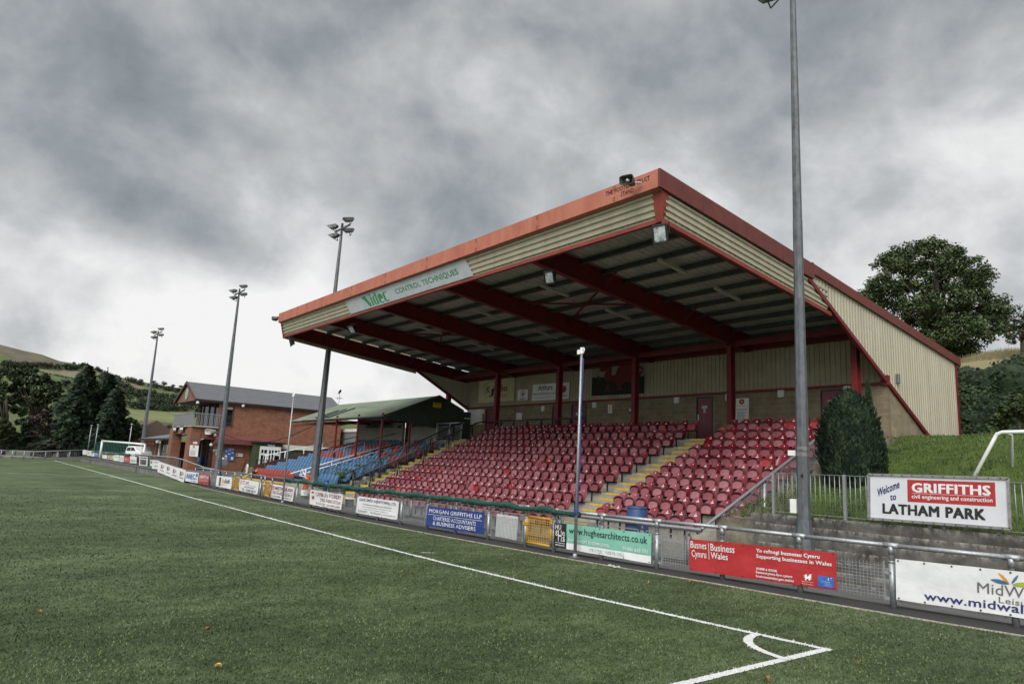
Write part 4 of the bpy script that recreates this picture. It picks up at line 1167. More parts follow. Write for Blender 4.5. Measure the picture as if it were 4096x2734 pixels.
# floodlights and speakers fixed under the roof
def stand_lamp(p, aim, label, w=0.42, h=0.5):
    t = thing('floodlight', label, 'floodlight', p, 'floodlights under the stand roof')
    p = Vector(p); aim = Vector(aim).normalized(); x = aim.cross(Vector((0, 0, 1))).normalized(); u = x.cross(aim)
    mb = MB(); mb.m(M_BLACK)
    q = lambda a, b, c: p + x * a + u * b + aim * c
    mb.hexa([q(-w / 2, -h / 2, 0.1), q(w / 2, -h / 2, 0.1), q(w / 2, h / 2, 0.1), q(-w / 2, h / 2, 0.1)][::-1], [q(-w / 3, -h / 3, -0.16), q(w / 3, -h / 3, -0.16), q(w / 3, h / 3, -0.16), q(-w / 3, h / 3, -0.16)][::-1])
    mb.bar(q(-w / 2, h / 2, 0.1), q(w / 2, h / 2, 0.1), 0.05); mb.bar(q(-w / 2, -h / 2, 0.1), q(w / 2, -h / 2, 0.1), 0.05); mb.bar(q(-w / 2, -h / 2, 0.1), q(-w / 2, h / 2, 0.1), 0.05); mb.bar(q(w / 2, -h / 2, 0.1), q(w / 2, h / 2, 0.1), 0.05)
    mb.build('housing', t)
    mb = MB(); mb.m(mat('lamp_glass', (0.42, 0.46, 0.46), 0.08, var=0.5, scale=4, spec=0.9)); g = 0.44
    mb.poly([q(-w * g, -h * g, 0.103), q(w * g, -h * g, 0.103), q(w * g, h * g, 0.103), q(-w * g, h * g, 0.103)][::-1]); mb.build('glass', t)
    mb = MB(); mb.m(M_BLACK); mb.bar(q(-w / 2 - .03, 0, 0), q(-w / 2 - .03, 0, 0) + Vector((0, 0, h * .62)), 0.025); mb.bar(q(w / 2 + .03, 0, 0), q(w / 2 + .03, 0, 0) + Vector((0, 0, h * .62)), 0.025)
    mb.bar(q(-w / 2 - .03, 0, 0) + Vector((0, 0, h * .62)), q(w / 2 + .03, 0, 0) + Vector((0, 0, h * .62)), 0.03); mb.build('bracket', t)
stand_lamp((-7.76, 6.0, 9.07), (0.25, -1, -0.28), 'large square floodlight hung under the near front corner of the roof')
stand_lamp((-13.25, 6.6, 8.93), (0.35, -1, -0.5), 'black floodlight hung below the second rafter from the near end', 0.36, 0.42)
stand_lamp((-28.6, 6.4, 8.95), (0.25, -0.75, -0.75), 'floodlight hung under the far half of the stand roof', 0.4, 0.4)
stand_lamp((-35.4, 5.75, 8.92), (-0.4, -1, -0.35), 'floodlight hanging below the far end of the front fascia', 0.5, 0.5)
M_HORN = mat('horn_grey', (0.085, 0.083, 0.075), 0.6, var=0.2, scale=5)
def horn(p, aim, label, k=1.0, m_=None):
    p = Vector(p); aim = Vector(aim).normalized(); x = aim.cross(Vector((0, 0, 1))).normalized(); u = x.cross(aim)
    t = thing('loudspeaker', label, 'loudspeaker', p, 'horn loudspeakers')
    mb = MB(); mb.m(m_ or M_HORN, True)
    def ring(w, h, c, n=16):
        o = []
        for i in range(n):
            a = 2 * math.pi * (i + 0.5) / n; ca, sa = math.cos(a), math.sin(a)
            o.append(p + x * w * k * math.copysign(abs(ca) ** 0.45, ca) + u * h * k * math.copysign(abs(sa) ** 0.45, sa) + aim * c * k)
        return o
    rs = [ring(0.34, 0.22, 0.30), ring(0.27, 0.17, 0.02), ring(0.16, 0.13, -0.10), ring(0.15, 0.14, -0.34), ring(0.10, 0.10, -0.38)]
    inner = [ring(0.32, 0.20, 0.30), ring(0.25, 0.15, 0.04), ring(0.10, 0.08, -0.04)]
    n = 16
    for seq in (rs, inner):
        o = len(mb.v)
        for r_ in seq: mb.v += r_
        for a in range(len(seq) - 1):
            for i in range(n): mb.face((o + a * n + i, o + a * n + (i + 1) % n, o + (a + 1) * n + (i + 1) % n, o + (a + 1) * n + i))
        mb.face([o + (len(seq) - 1) * n + i for i in range(n)])
    o = len(mb.v); mb.v += rs[0] + inner[0]
    for i in range(n): mb.face((o + i, o + (i + 1) % n, o + n + (i + 1) % n, o + n + i))
    mb.build('horn', t)
    mb = MB(); mb.m(M_OFFW, True); mb.tube([p + aim * 0.02 * k, p + aim * 0.2 * k], [0.075 * k, 0.06 * k], 10); mb.build('driver', t)
    mb = MB(); mb.m(M_GALVD); mb.bar(p - aim * 0.25 * k, p - aim * 0.3 * k + Vector((0.35 * k, 0.25 * k, -0.02)), 0.05); mb.build('bracket', t)
horn(U(2516, 724, 1, 5.05), (0.30, -1, -0.16), 'grey horn loudspeaker on the near corner of the pale red roof edge', 0.66)
horn((-37.75, 5.5, 10.62), (-1, -0.35, -0.1), 'small horn loudspeaker at the far tip of the stand roof edge', 0.62)

# ------------------------------------------------------------------ pitch railing
RZ = 1.085
fence = thing('pitch_railing', 'galvanised tube railing with wire panels along the touchline', 'railing', (-14, FY(-14), 0))
POSTS = [(4065, 2506), (3574.5, 2430), (3201.8, 2369), (2889.8, 2312), (2626.7, 2275), (2405, 2239), (2214.6, 2207.8), (2100, 2185.5), (1951, 2156.7), (1820, 2133), (1706.8, 2114.6), (1602, 2095),
         (1508.7, 2081.6), (1427, 2064.6), (1353.7, 2051), (1304.3, 2040.7), (1241.3, 2028.8), (1183.4, 2016.9), (1082, 1995.8), (1052, 1989.4), (1037.6, 1986.2), (996.7, 1979.8), (957.7, 1970.2), (932.2, 1965), (899, 1958.8), (866.4, 1952.4), (837, 1947.3), (806.6, 1939.4), (775, 1933)]
PW = []
for px, py in POSTS:
    p = UF(px, py); PW.append((p.x, FY(p.x)))
PW = [(2.6, FY(2.6))] + PW
for k, (x, y) in enumerate(PW):
    mb = MB(); mb.m(M_GALV, True)
    mb.tube([(x, y, -0.02), (x, y, 0.80)], 0.056, 12); mb.tube([(x, y, 0.80), (x, y, RZ)], 0.040, 12)
    mb.tube([(x, y, 0.785), (x, y, 0.815)], 0.064, 12)
    if k < 9:
        mb.tube([(x - 0.13, y, RZ), (x + 0.13, y, RZ)], 0.052, 12); mb.tube([(x, y, RZ - 0.16), (x, y, RZ)], 0.052, 12)
    mb.m(M_GALVD); mb.box(x - 0.012, x + 0.012, y - 0.075, y - 0.05, 0.6, 0.625)
    mb.build('post', fence)
GATES = [(7, 8), (19, 20), (23, 24)]
for k in range(len(PW) - 1):
    (ax, ay), (bx, by) = PW[k], PW[k + 1]
    if (k, k + 1) in ((7, 8), (19, 20), (23, 24)): continue
    mb = MB(); mb.m(M_GALV if k < 8 else M_GALVD, True); mb.tube([(ax, ay, RZ), (bx, by, RZ)], 0.041, 10); mb.build('rail', fence)
    if k < 19:
        mb = MB(); e = 0.1 / max(0.3, abs(ax - bx))
        L = lambda t, z: (ax + (bx - ax) * t, ay + (by - ay) * t, z)
        n = max(8, int(abs(ax - bx) / 0.072)); far_ = k > 12
        mesh_panel(mb, L(1 - e, 0.13), L(e, 0.13), L(e, 0.77), L(1 - e, 0.77), n if not far_ else n // 2, 11 if not far_ else 7, 0.0035 if not far_ else 0.005, 0)
        mb.m(M_GALV); mb.bar(L(e * 1.3, 0.1), L(e * 1.3, 0.80), 0.03, 0.012); mb.bar(L(1 - e * 1.3, 0.1), L(1 - e * 1.3, 0.80), 0.03, 0.012)
        for t_ in (e * 0.8, 1 - e * 0.8):
            for z in (0.15, 0.60): mb.bar(L(t_ - 0.4 * e, z), L(t_ + 0.4 * e, z), 0.05, 0.05)
        mb.build('mesh_panel', fence)

M_YF = mat('yellow_gate_paint', (0.52, 0.29, 0.012), 0.45, var=0.12, scale=6)
def gate(label, px, dy=-0.02):
    a, b, c, d = [UF(*p) for p in px]
    t = thing('gate', label, 'gate', ((c.x + d.x) / 2, FY((c.x + d.x) / 2) + dy, 0), 'yellow gates in the pitch railing')
    x0, x1 = (a.x + c.x) / 2, (b.x + d.x) / 2; y0, y1 = FY(x0) + dy, FY(x1) + dy; z0, z1 = 0.14, 0.83
    P = [Vector((x0 + .04, y0, z0)), Vector((x1 - .04, y1, z0)), Vector((x1 - .04, y1, z1)), Vector((x0 + .04, y0, z1))]
    mb = MB(); mb.m(M_YF, True)
    for p, q in zip(P, P[1:] + P[:1]): mb.tube([p, q], 0.034, 8)
    mb.build('frame', t)
    mb = MB(); mesh_panel(mb, P[0], P[1], P[2], P[3], 13, 10, 0.005, 0, M_YF); mb.build('mesh_panel', t)
    mb = MB(); mb.m(M_YF); mb.box(x0 - 0.10, x0 + 0.12, y0 - 0.06, y0 - 0.03, 0.60, 0.68); mb.m(M_GALVD)
    for z in (0.2, 0.62): mb.box(x1 - 0.05, x1 + 0.03, y1 - 0.05, y1 + 0.03, z, z + 0.10)
    mb.build('latch', t)
gate('yellow mesh gate between the white panel and the mint green banner', [(2108, 2060), (2213, 2068), (2108, 2163), (2208.6, 2175)])
gate('narrow yellow gate left of the white banner with red initials', [(939.2, 1904.5), (964, 1907.7), (934.1, 1951), (955.2, 1955)])
gate('narrow yellow gate between two white banners with red lettering', [(1061.2, 1923), (1088.9, 1924.9), (1056.7, 1974), (1079.7, 1978)])

# ------------------------------------------------------------------ banners tied to the railing
M_BRED = mat('vinyl_red', (0.40, 0.028, 0.030), 0.38, var=0.05, scale=1.5, bump=0.55, bscale=5)
M_BBLUE = mat('vinyl_blue', (0.022, 0.046, 0.20), 0.4, var=0.06, scale=1.5, bump=0.55, bscale=5)
M_MINT = mat('vinyl_mint', (0.20, 0.47, 0.365), 0.42, var=0.05, scale=1.5, bump=0.55, bscale=5)
M_BBLK = mat('vinyl_black', (0.022, 0.019, 0.020), 0.45, var=0.08)
M_LW = mat('letter_white', (0.72, 0.72, 0.71), 0.5, var=0.03)
M_LMINT = mat('letter_mint', (0.22, 0.42, 0.34), 0.5)
M_ORANGE = mat('ink_orange', (0.62, 0.20, 0.03), 0.6); M_LIME = mat('ink_lime', (0.35, 0.42, 0.03), 0.6); M_AMBER = mat('ink_amber', (0.68, 0.30, 0.035), 0.6); M_STEEL = mat('ink_steel_blue', (0.06, 0.14, 0.26), 0.6)
M_MAROON = mat('ink_maroon', (0.20, 0.018, 0.035), 0.6); M_SKYB = mat('ink_blue', (0.03, 0.13, 0.42), 0.6)
M_EYE = mat('brass_eyelet', (0.10, 0.07, 0.04), 0.5, metal=0.5)
SEED = [0]
def banner(label, px, items, base=None, wr=0.022, name='advertising_banner', eyes=5, ext=1.0, front=-0.09, group='banners along the pitch railing', cat='banner'):
    SEED[0] += 1
    q = [UF(a, b) + Vector((0, front, 0)) for a, b in px]
    if ext != 1.0:
        q[1] = q[0] + (q[1] - q[0]) * ext; q[3] = q[2] + (q[3] - q[2]) * ext
    d = (q[1] - q[0]); nrm = Vector((d.y, -d.x, 0)).normalized()
    mb = MB()
    P = flat_sheet(mb, q, items, base or M_SHEET, nrm, wr=wr, nu=28, nv=8, seed=SEED[0])
    if eyes:
        mb.m(M_EYE)
        for v in (0.04, 0.96):
            for i in range(eyes):
                u = 0.015 + 0.97 * i / (eyes - 1); p = P(u, v, 0.012)
                mb.poly([p + (d.normalized() * math.cos(a) + Vector((0, 0, 1)) * math.sin(a)) * 0.016 for a in [k * math.pi / 4 for k in range(8)]])
                mb.bar(p, p + Vector((0, -front * 0.6, 0.05 if v < .5 else -0.03)), 0.008)
    return tag(mb.build(name), label, cat, group)
def ell(u, v, a, b, n=12, t=0.0): return [(u + a * math.cos(i * 2 * math.pi / n) * math.cos(t) - b * math.sin(i * 2 * math.pi / n) * math.sin(t) * 0.3, v + a * 3 * math.cos(i * 2 * math.pi / n) * math.sin(t) + b * math.sin(i * 2 * math.pi / n) * math.cos(t)) for i in range(n)]
def leafp(p0, p1, w): 
    (a, b), (c, d) = p0, p1; nx, ny = -(d - b) * 0.3, (c - a) * 3.0
    l = math.hypot(nx * 3, ny) or 1; nx /= l; ny /= l
    m = lambda t, s_: (a + (c - a) * t + nx * w * s_ * 0.34, b + (d - b) * t + ny * w * s_)
    return [p0, m(0.3, 0.85), m(0.6, 1), m(0.85, 0.55), p1, m(0.85, -0.4), m(0.6, -0.8), m(0.3, -0.7)]
DRS = [(0.05, 0.35), (0.25, 0.25), (0.3, 0.05), (0.45, 0.15), (0.4, 0.4), (0.55, 0.4), (0.7, 0.05), (0.95, 0.0), (0.8, 0.25), (0.95, 0.4), (0.8, 0.5), (0.95, 0.75), (0.75, 0.7), (0.8, 0.95), (0.62, 0.92), (0.6, 0.72), (0.42, 0.75), (0.4, 0.98), (0.22, 0.95), (0.3, 0.7), (0.15, 0.6), (0.25, 0.45)]
def dragon(u0, v0, u1, v1, m_): return ('poly', [(u0 + (u1 - u0) * a, v0 + (v1 - v0) * b) for a, b in DRS], m_)

banner('long white leisure banner with a four-leaf emblem at the near end of the railing', [(3590.4, 2232.5), (4096, 2285), (3593.6, 2393.6), (4096, 2468)],
       [('poly', leafp((0.565, 0.30), (0.475, 0.245), 0.055), M_STEEL), ('poly', leafp((0.565, 0.29), (0.512, 0.07), 0.05), M_AMBER), ('poly', leafp((0.572, 0.29), (0.605, 0.07), 0.05), M_STEEL), ('poly', leafp((0.575, 0.30), (0.66, 0.245), 0.055), M_LIME),
        ('text', 'MidWales', 0.415, 0.335, 0.76, 0.57, M_INKGREY, 0.0), ('text', 'Leisure', 0.515, 0.605, 0.70, 0.735, M_INKGREY), ('text', 'www.midwalesleisure', 0.15, 0.71, 0.955, 0.90, M_INKB, 0.015)], ext=1.61, eyes=8)
banner('red banner with white Welsh and English lettering on the near railing', [(2766.9, 2152.9), (3353.5, 2210.2), (2766.9, 2277), (3356.6, 2358.6)],
       [('text', 'Busnes', 0.012, 0.06, 0.137, 0.285, M_LW, 0.012), ('text', 'Cymru', 0.02, 0.34, 0.133, 0.63, M_LW, 0.012), ('rect', 0.152, 0.08, 0.1555, 0.58, M_LW), ('text', 'Business', 0.168, 0.085, 0.345, 0.305, M_LW, 0.012), ('text', 'Wales', 0.168, 0.345, 0.295, 0.545, M_LW, 0.012),
        ('text', 'Yn cefnogi busnesau Cymru', 0.495, 0.09, 0.905, 0.235, M_LW, 0.03), ('text', 'Supporting businesses in Wales', 0.495, 0.255, 0.975, 0.40, M_LW, 0.03), ('text', '03000 6 03000', 0.495, 0.645, 0.635, 0.715, M_LW, 0.03),
        ('text', 'busnescymru.llyw.cymru', 0.495, 0.745, 0.735, 0.84, M_LW, 0.03), ('text', 'businesswales.gov.wales', 0.495, 0.86, 0.745, 0.955, M_LW, 0.03), dragon(0.80, 0.645, 0.86, 0.83, M_LW), ('text', 'Llywodraeth Cymru', 0.795, 0.85, 0.865, 0.885, M_LW), ('text', 'Welsh Government', 0.795, 0.91, 0.865, 0.945, M_LW),
        ('rect', 0.892, 0.655, 0.985, 0.955, M_SKYB), dragon(0.945, 0.68, 0.975, 0.76, M_LW), ('text', 'Cronfa Datblygu', 0.91, 0.79, 0.965, 0.815, M_LW), ('text', 'European Regional', 0.908, 0.84, 0.968, 0.865, M_LW), ('text', 'Development Fund', 0.908, 0.89, 0.968, 0.915, M_LW)], M_BRED, eyes=6)
banner('mint green and black architects banner behind the slim flagpole', [(2227, 2088.6), (2616.3, 2133.3), (2225, 2184), (2613.9, 2251.6)],
       [('rect', 0, 0, 0.145, 1, M_BBLK), ('rect', 0.146, 0.755, 1.0, 1.0, M_LW), ('text', 'HU', 0.018, 0.06, 0.085, 0.26, M_LW, 0.01), ('text', 'g', 0.018, 0.31, 0.045, 0.52, M_LW), ('text', 'H', 0.05, 0.28, 0.09, 0.74, M_LW, -0.012), ('text', 'e', 0.097, 0.33, 0.13, 0.50, M_LW), ('text', 's', 0.10, 0.53, 0.127, 0.73, M_LW, 0.01),
        ('rect', 0.018, 0.795, 0.127, 0.81, M_LW), ('text', 'ARCHITECTS', 0.02, 0.865, 0.125, 0.925, M_LW, 0.02),
        ('text', 'www.hughesarchitects.co.uk', 0.175, 0.11, 0.965, 0.44, M_INK, 0.008), ('text', 'FROM CONCEPT TO COMPLETION', 0.165, 0.565, 0.60, 0.68, M_LW, 0.02), ('text', '01686 610 331', 0.735, 0.555, 0.968, 0.69, M_LW, 0.015), ('text', "O'R CYNLLUNIO I'R CREU", 0.40, 0.815, 0.745, 0.93, M_LMINT, 0.01)], M_MINT, eyes=5)
banner('royal blue banner with white lettering in three lines', [(1719.4, 2022.3), (1947.5, 2049), (1712.4, 2100.5), (1944.2, 2135.7)],
       [('text', 'MORGAN GRIFFITHS LLP', 0.045, 0.12, 0.96, 0.31, M_LW, 0.005), ('rect', 0.03, 0.39, 0.97, 0.405, M_LW), ('text', 'CHARTERED ACCOUNTANTS', 0.13, 0.47, 0.875, 0.655, M_LW, 0.0), ('text', '& BUSINESS ADVISERS', 0.13, 0.715, 0.875, 0.90, M_LW, 0.0)], M_BBLUE, eyes=4)
banner('white groundworks banner with purple lettering opposite the maroon seats', [(1441.6, 1982.8), (1605, 2005), (1431, 2049.2), (1597.2, 2077.5)],
       [('text', 'DAVE SMITH (NEWTOWN) LTD.', 0.05, 0.10, 0.95, 0.31, M_INKB, 0.012), ('text', 'Groundworks & Civil Engineering Contractors', 0.15, 0.37, 0.85, 0.49, M_INKB), ('text', 'For all your: Siteing, Paths and Patios, Concreting, Tarmac, Drainage', 0.15, 0.53, 0.85, 0.61, M_INKGREY), ('text', 'Mobile Cementation, Fencing and Masonry Fencing Requirements', 0.2, 0.66, 0.80, 0.73, M_INKGREY),
        ('text', 'TEL. 01686 688097', 0.05, 0.80, 0.29, 0.88, M_INKB), ('text', 'MOB. 07866 941640', 0.37, 0.80, 0.62, 0.88, M_INKB), ('text', 'Email: dave_smith_ltd@live.co.uk', 0.65, 0.80, 0.97, 0.89, M_INKB)], eyes=4)
banner('wrinkled white foundry banner with maroon lettering and a red dragon', [(1249.9, 1957.3), (1380.3, 1976.7), (1244.7, 2014.2), (1372.5, 2038.3)],
       [('poly', [(0.05, 0.16), (0.10, 0.07), (0.16, 0.15), (0.16, 0.19), (0.05, 0.21)], M_MAROON), dragon(0.05, 0.35, 0.17, 0.65, M_BRED), ('text', 'CAMBRIAN FOUNDRY', 0.20, 0.10, 0.96, 0.37, M_MAROON, -0.008), ('text', 'STEEL FABRICATION', 0.33, 0.47, 0.96, 0.69, M_MAROON, -0.008), ('text', 'TEL 01686 625205', 0.20, 0.77, 0.53, 0.91, M_MAROON, -0.005), ('text', 'FAX 01686 629500', 0.58, 0.77, 0.96, 0.91, M_MAROON, -0.005)], wr=0.05, eyes=3)
banner('white steel buildings banner with a red edge behind the far slim flagpole', [(1094.7, 1934.8), (1186.7, 1949), (1086.2, 1986.3), (1177.8, 2004.4)],
       [('rect', 0, 0.02, 0.04, 0.98, M_BRED), ('rect', 0.05, 0.09, 0.14, 0.38, M_BRED), ('text', 'G', 0.065, 0.12, 0.125, 0.35, M_LW, 0.02), ('text', 'ARETH', 0.16, 0.12, 0.51, 0.36, M_MAROON, 0.03), ('rect', 0.57, 0.09, 0.66, 0.38, M_BRED), ('text', 'P', 0.585, 0.12, 0.645, 0.35, M_LW, 0.02), ('text', 'UGH', 0.68, 0.12, 0.94, 0.36, M_MAROON, 0.03),
        ('rect', 0.06, 0.445, 0.96, 0.465, M_INKB), ('text', 'STEEL FRAMED BUILDINGS', 0.06, 0.52, 0.96, 0.72, M_MAROON, 0.0), ('text', 'TEL: 01686 920500', 0.06, 0.80, 0.47, 0.92, M_MAROON, 0.02), ('text', 'www.garethpugh.co.uk', 0.52, 0.80, 0.93, 0.92, M_MAROON, 0.01)], eyes=3)
banner('crumpled white banner with red initials beside the narrow yellow gates', [(966, 1913.9), (1043.7, 1925.6), (960.6, 1959.7), (1036.2, 1975.6)],
       [('text', 'E.O.M.', 0.06, 0.10, 0.52, 0.44, M_INKR, -0.01), ('text', 'BUILDING SERVICES', 0.56, 0.40, 0.9, 0.47, M_INKGREY), ('text', 'NEWTOWN, POWYS', 0.30, 0.53, 0.82, 0.67, M_INK), ('text', 'TEL : 01686 625142', 0.20, 0.73, 0.92, 0.93, M_INK)], wr=0.04, eyes=3)
banner('white building firm banner with a black and orange emblem', [(873.4, 1901.3), (936, 1908.3), (869, 1942.8), (930.3, 1954.9)],
       [('rect', 0.19, 0.12, 0.31, 0.90, M_INK), ('rect', 0.22, 0.24, 0.28, 0.34, M_ORANGE), ('rect', 0.22, 0.46, 0.28, 0.56, M_ORANGE), ('rect', 0.22, 0.66, 0.28, 0.76, M_ORANGE), ('text', 'Era', 0.40, 0.20, 0.58, 0.58, M_ORANGE, 0.01), ('text', 'Build', 0.59, 0.18, 0.86, 0.58, M_INKGREY, 0.02), ('text', 'Build around you', 0.40, 0.70, 0.74, 0.83, M_ORANGE)], eyes=3)
banner('small red banner with white lettering near the clubhouse', [(803.6, 1892.6), (844.9, 1896.9), (799.4, 1932.2), (840.6, 1937.3)],
       [('text', 'GRIFFITHS', 0.06, 0.14, 0.92, 0.46, M_LW, 0.03), ('rect', 0.06, 0.55, 0.92, 0.565, M_LW), ('text', 'civil engineering and construction', 0.06, 0.61, 0.92, 0.75, M_LW, 0.01)], M_BRED, eyes=0)
banner('small white banner with large blue lettering beside the red one', [(749, 1884), (800.2, 1890.5), (746, 1922.4), (796, 1931)],
       [('text', 'ANEC', 0.05, 0.18, 0.76, 0.72, M_SKYB, 0.04), ('rect', 0.82, 0.10, 0.95, 0.42, M_SKYB), ('text', 'GROUP', 0.66, 0.55, 0.92, 0.70, M_SKYB), ('text', 'Est. Newtown', 0.5, 0.8, 0.9, 0.92, M_SKYB)], eyes=0)
lg = []
for k in range(4):
    u = 0.13 + k * 0.235
    lg += [('text', 'E', u, 0.22, u + 0.06, 0.55, M_INK, 0.03), ('poly', [(u + 0.055, 0.22), (u + 0.12, 0.34), (u + 0.06, 0.50), (u + 0.05, 0.44), (u + 0.095, 0.34), (u + 0.05, 0.27)], M_BRED), ('rect', u - 0.01, 0.68, u + 0.06, 0.75, M_GREENL), ('rect', u + 0.065, 0.68, u + 0.13, 0.75, M_BRED)]
banner('long white banner of four repeated logos curving round the railing corner', [(638.4, 1843.7), (749.1, 1879.8), (634.2, 1886.2), (740.6, 1928.8)], lg, eyes=0, wr=0.03)
TF = lambda x, y: (300 + x * 0.3125, 1700 + y * 0.3125)
M_FADEC = mat('vinyl_cream', (0.55, 0.47, 0.33), 0.5); M_FADER = mat('vinyl_faded_red', (0.28, 0.06, 0.055), 0.5); M_FADEB = mat('vinyl_faded_blue', (0.10, 0.17, 0.38), 0.5)
SM = [((105, 158, 312, 378), M_SHEET, [], 'first small white banner, at the far corner of the wall railing'),
      ((162, 210, 322, 390), M_SHEET, lines(0.2, 0.8, 0.3, 0.7, 3, M_GREENL), 'small white banner with green lines near the far corner'),
      ((212, 257, 328, 398), M_SHEET, lines(0.15, 0.85, 0.25, 0.8, 4, M_INKGREY), 'small white banner beside the small blue one'),
      ((258, 306, 336, 405), M_FADEB, lines(0.15, 0.85, 0.3, 0.7, 3, M_LW), 'small faded blue banner on the far wall railing'),
      ((309, 358, 345, 412), M_FADER, lines(0.08, 0.9, 0.4, 0.95, 5, M_LW), 'small dark red and white banner beside the blue one'),
      ((360, 420, 350, 428), M_SHEET, [('rect', 0.15, 0.12, 0.4, 0.4, M_INKB), ('rect', 0.5, 0.2, 0.9, 0.28, M_INKGREY)], 'small white banner with a navy mark on the wall railing'),
      ((427, 500, 362, 440), M_FADEC, [('text', 'TG Builders', 0.1, 0.1, 0.9, 0.45, M_ORANGE, 0.02), ('text', '01686 622', 0.1, 0.65, 0.85, 0.82, M_INKGREY)], 'small cream banner with orange lettering'),
      ((500, 575, 372, 458), M_SHEET, [('text', 'Cymru', 0.15, 0.25, 0.85, 0.5, M_MAROON), ('rect', 0.1, 0.75, 0.2, 0.85, M_INKB)], 'small white banner with maroon script'),
      ((580, 635, 382, 468), M_SHEET, [('text', 'AJ Davies', 0.1, 0.4, 0.9, 0.6, M_INKGREY), ('rect', 0.2, 0.68, 0.85, 0.74, M_INK)], 'small white banner left of the faded red one'),
      ((638, 712, 392, 480), M_BRED, [('text', 'Barlows of\nNewtown', 0.12, 0.3, 0.88, 0.75, M_LW, 0.01)], 'small red banner on the wall railing below the white car'),
      ((715, 800, 396, 490), M_SHEET, [('text', 'Mobility', 0.1, 0.5, 0.9, 0.75, M_INKB, 0.03), ('rect', 0.2, 0.85, 0.8, 0.9, M_INKGREY)], 'small white banner with bold navy lettering'),
      ((835, 940, 395, 522), M_SHEET, [('rect', 0.1, 0.08, 0.9, 0.2, M_INKB), ('rect', 0.12, 0.3, 0.88, 0.9, M_INKGREY)] + [('poly', [(0.2 + k * 0.15, 0.85), (0.24 + k * 0.15, 0.45), (0.3 + k * 0.15, 0.42), (0.32 + k * 0.15, 0.85)], M_INK) for k in range(4)], 'white framed banner with a dark team photograph'),
      ((972, 1090, 440, 562), M_SHEET, [('text', 'TW', 0.02, 0.1, 0.28, 0.5, M_INKGREY, 0.04), ('rect', 0.0, 0.7, 0.24, 1.0, M_GREENL), ('text', 'JOINERY', 0.4, 0.15, 0.95, 0.35, M_INKGREY), ('text', '01686', 0.45, 0.6, 0.9, 0.75, M_INKGREY)], 'white banner with a green corner left of the four logo banner')]
for (x0, x1, y0, y1), m_, it, lab in SM:
    sl_ = (y0 - 0) * 0 + 0.10 * (x1 - x0)
    banner(lab, [TF(x0 + 3, y0), TF(x1 + 3, y0 + sl_), TF(x0, y1 - sl_), TF(x1, y1)], it, m_, wr=0.015, eyes=0)
# white panel fixed behind the wires
q = [UF(a, b) + Vector((0, 0.035, 0)) for a, b in [(1984, 2053.7), (2068.3, 2065.4), (1977, 2142.7), (2061.3, 2159)]]
mb = MB(); flat_sheet(mb, q, [], M_WHITE, (0, -1, 0), nu=2, nv=2, thick=0.01)
tag(mb.build('white_panel'), 'plain white panel seen through the railing wires beside the yellow gate', 'panel')

# ------------------------------------------------------------------ rolled green net along the railing
M_NET = mat('green_net', (0.012, 0.085, 0.058), 0.8, var=0.35, scale=14, bump=1.0, bscale=60, col2=(0.006, 0.030, 0.022))
M_NETG = mat('frayed_net', (0.22, 0.25, 0.22), 0.8, var=0.2, scale=30)
net = thing('goal_net', 'rolled dark green ball-stop net tied along the top of the pitch railing', 'net', (-18, FY(-18), RZ))
mb = MB(); mb.m(M_NET, True)
x = -8.35; pts = []; rr = []
while x > -28.2:
    sag = 0.05 * math.sin(x * 3.1) + 0.03 * math.sin(x * 7.7)
    tie = abs(((x + 8) / 1.62) % 1 - 0.5) * 2
    pts.append((x, FY(x) - 0.07 + 0.02 * math.sin(x * 9), RZ - 0.015 - 0.03 * (1 - tie) + sag * 0.25)); rr.append(0.045 + 0.045 * tie ** 0.5 + random.uniform(-0.016, 0.018)); x -= 0.07
mb.tube(pts, rr, 9)
mb.build('net_roll', net)
mb = MB(); mb.m(M_NET); rn = random.Random(5)
for k in range(2600):
    x = -8.3 - 19.8 * rn.random(); hang = 0.22 if int((x + 100) / 1.62) % 3 else 0.09
    a = Vector((x, FY(x) - 0.10 + rn.uniform(-0.05, 0.03), RZ + rn.uniform(-0.10, 0.09) - (hang * rn.random() ** 2)))
    d = Vector((rn.uniform(-1, 1), rn.uniform(-0.3, 0.3), rn.uniform(-0.8, 0.6))) * 0.06
    if rn.random() < 0.2: mb.m(M_NETG)
    else: mb.m(M_NET)
    mb.bar(a, a + d, 0.004 if x > -15 else 0.007)
mb.build('loose_strands', net)
mb = MB(); mb.m(M_NET); rn = random.Random(6)
for x0, x1, dz in ((-24.9, -21.2, 0.30), (-21.2, -18.6, 0.2)):     # the part that droops as a curtain
    n = 26
    for i in range(n):
        for j in range(7):
            f = lambda i, j: Vector((x0 + (x1 - x0) * i / n, FY(x0) - 0.06, RZ - (j / 7) * (dz * (0.5 + 0.5 * math.sin(math.pi * i / n)))))
            mb.bar(f(i, j), f(i + 1, j + 1), 0.010); mb.bar(f(i + 1, j), f(i, j + 1), 0.010)
mb.build('net_curtain', net)

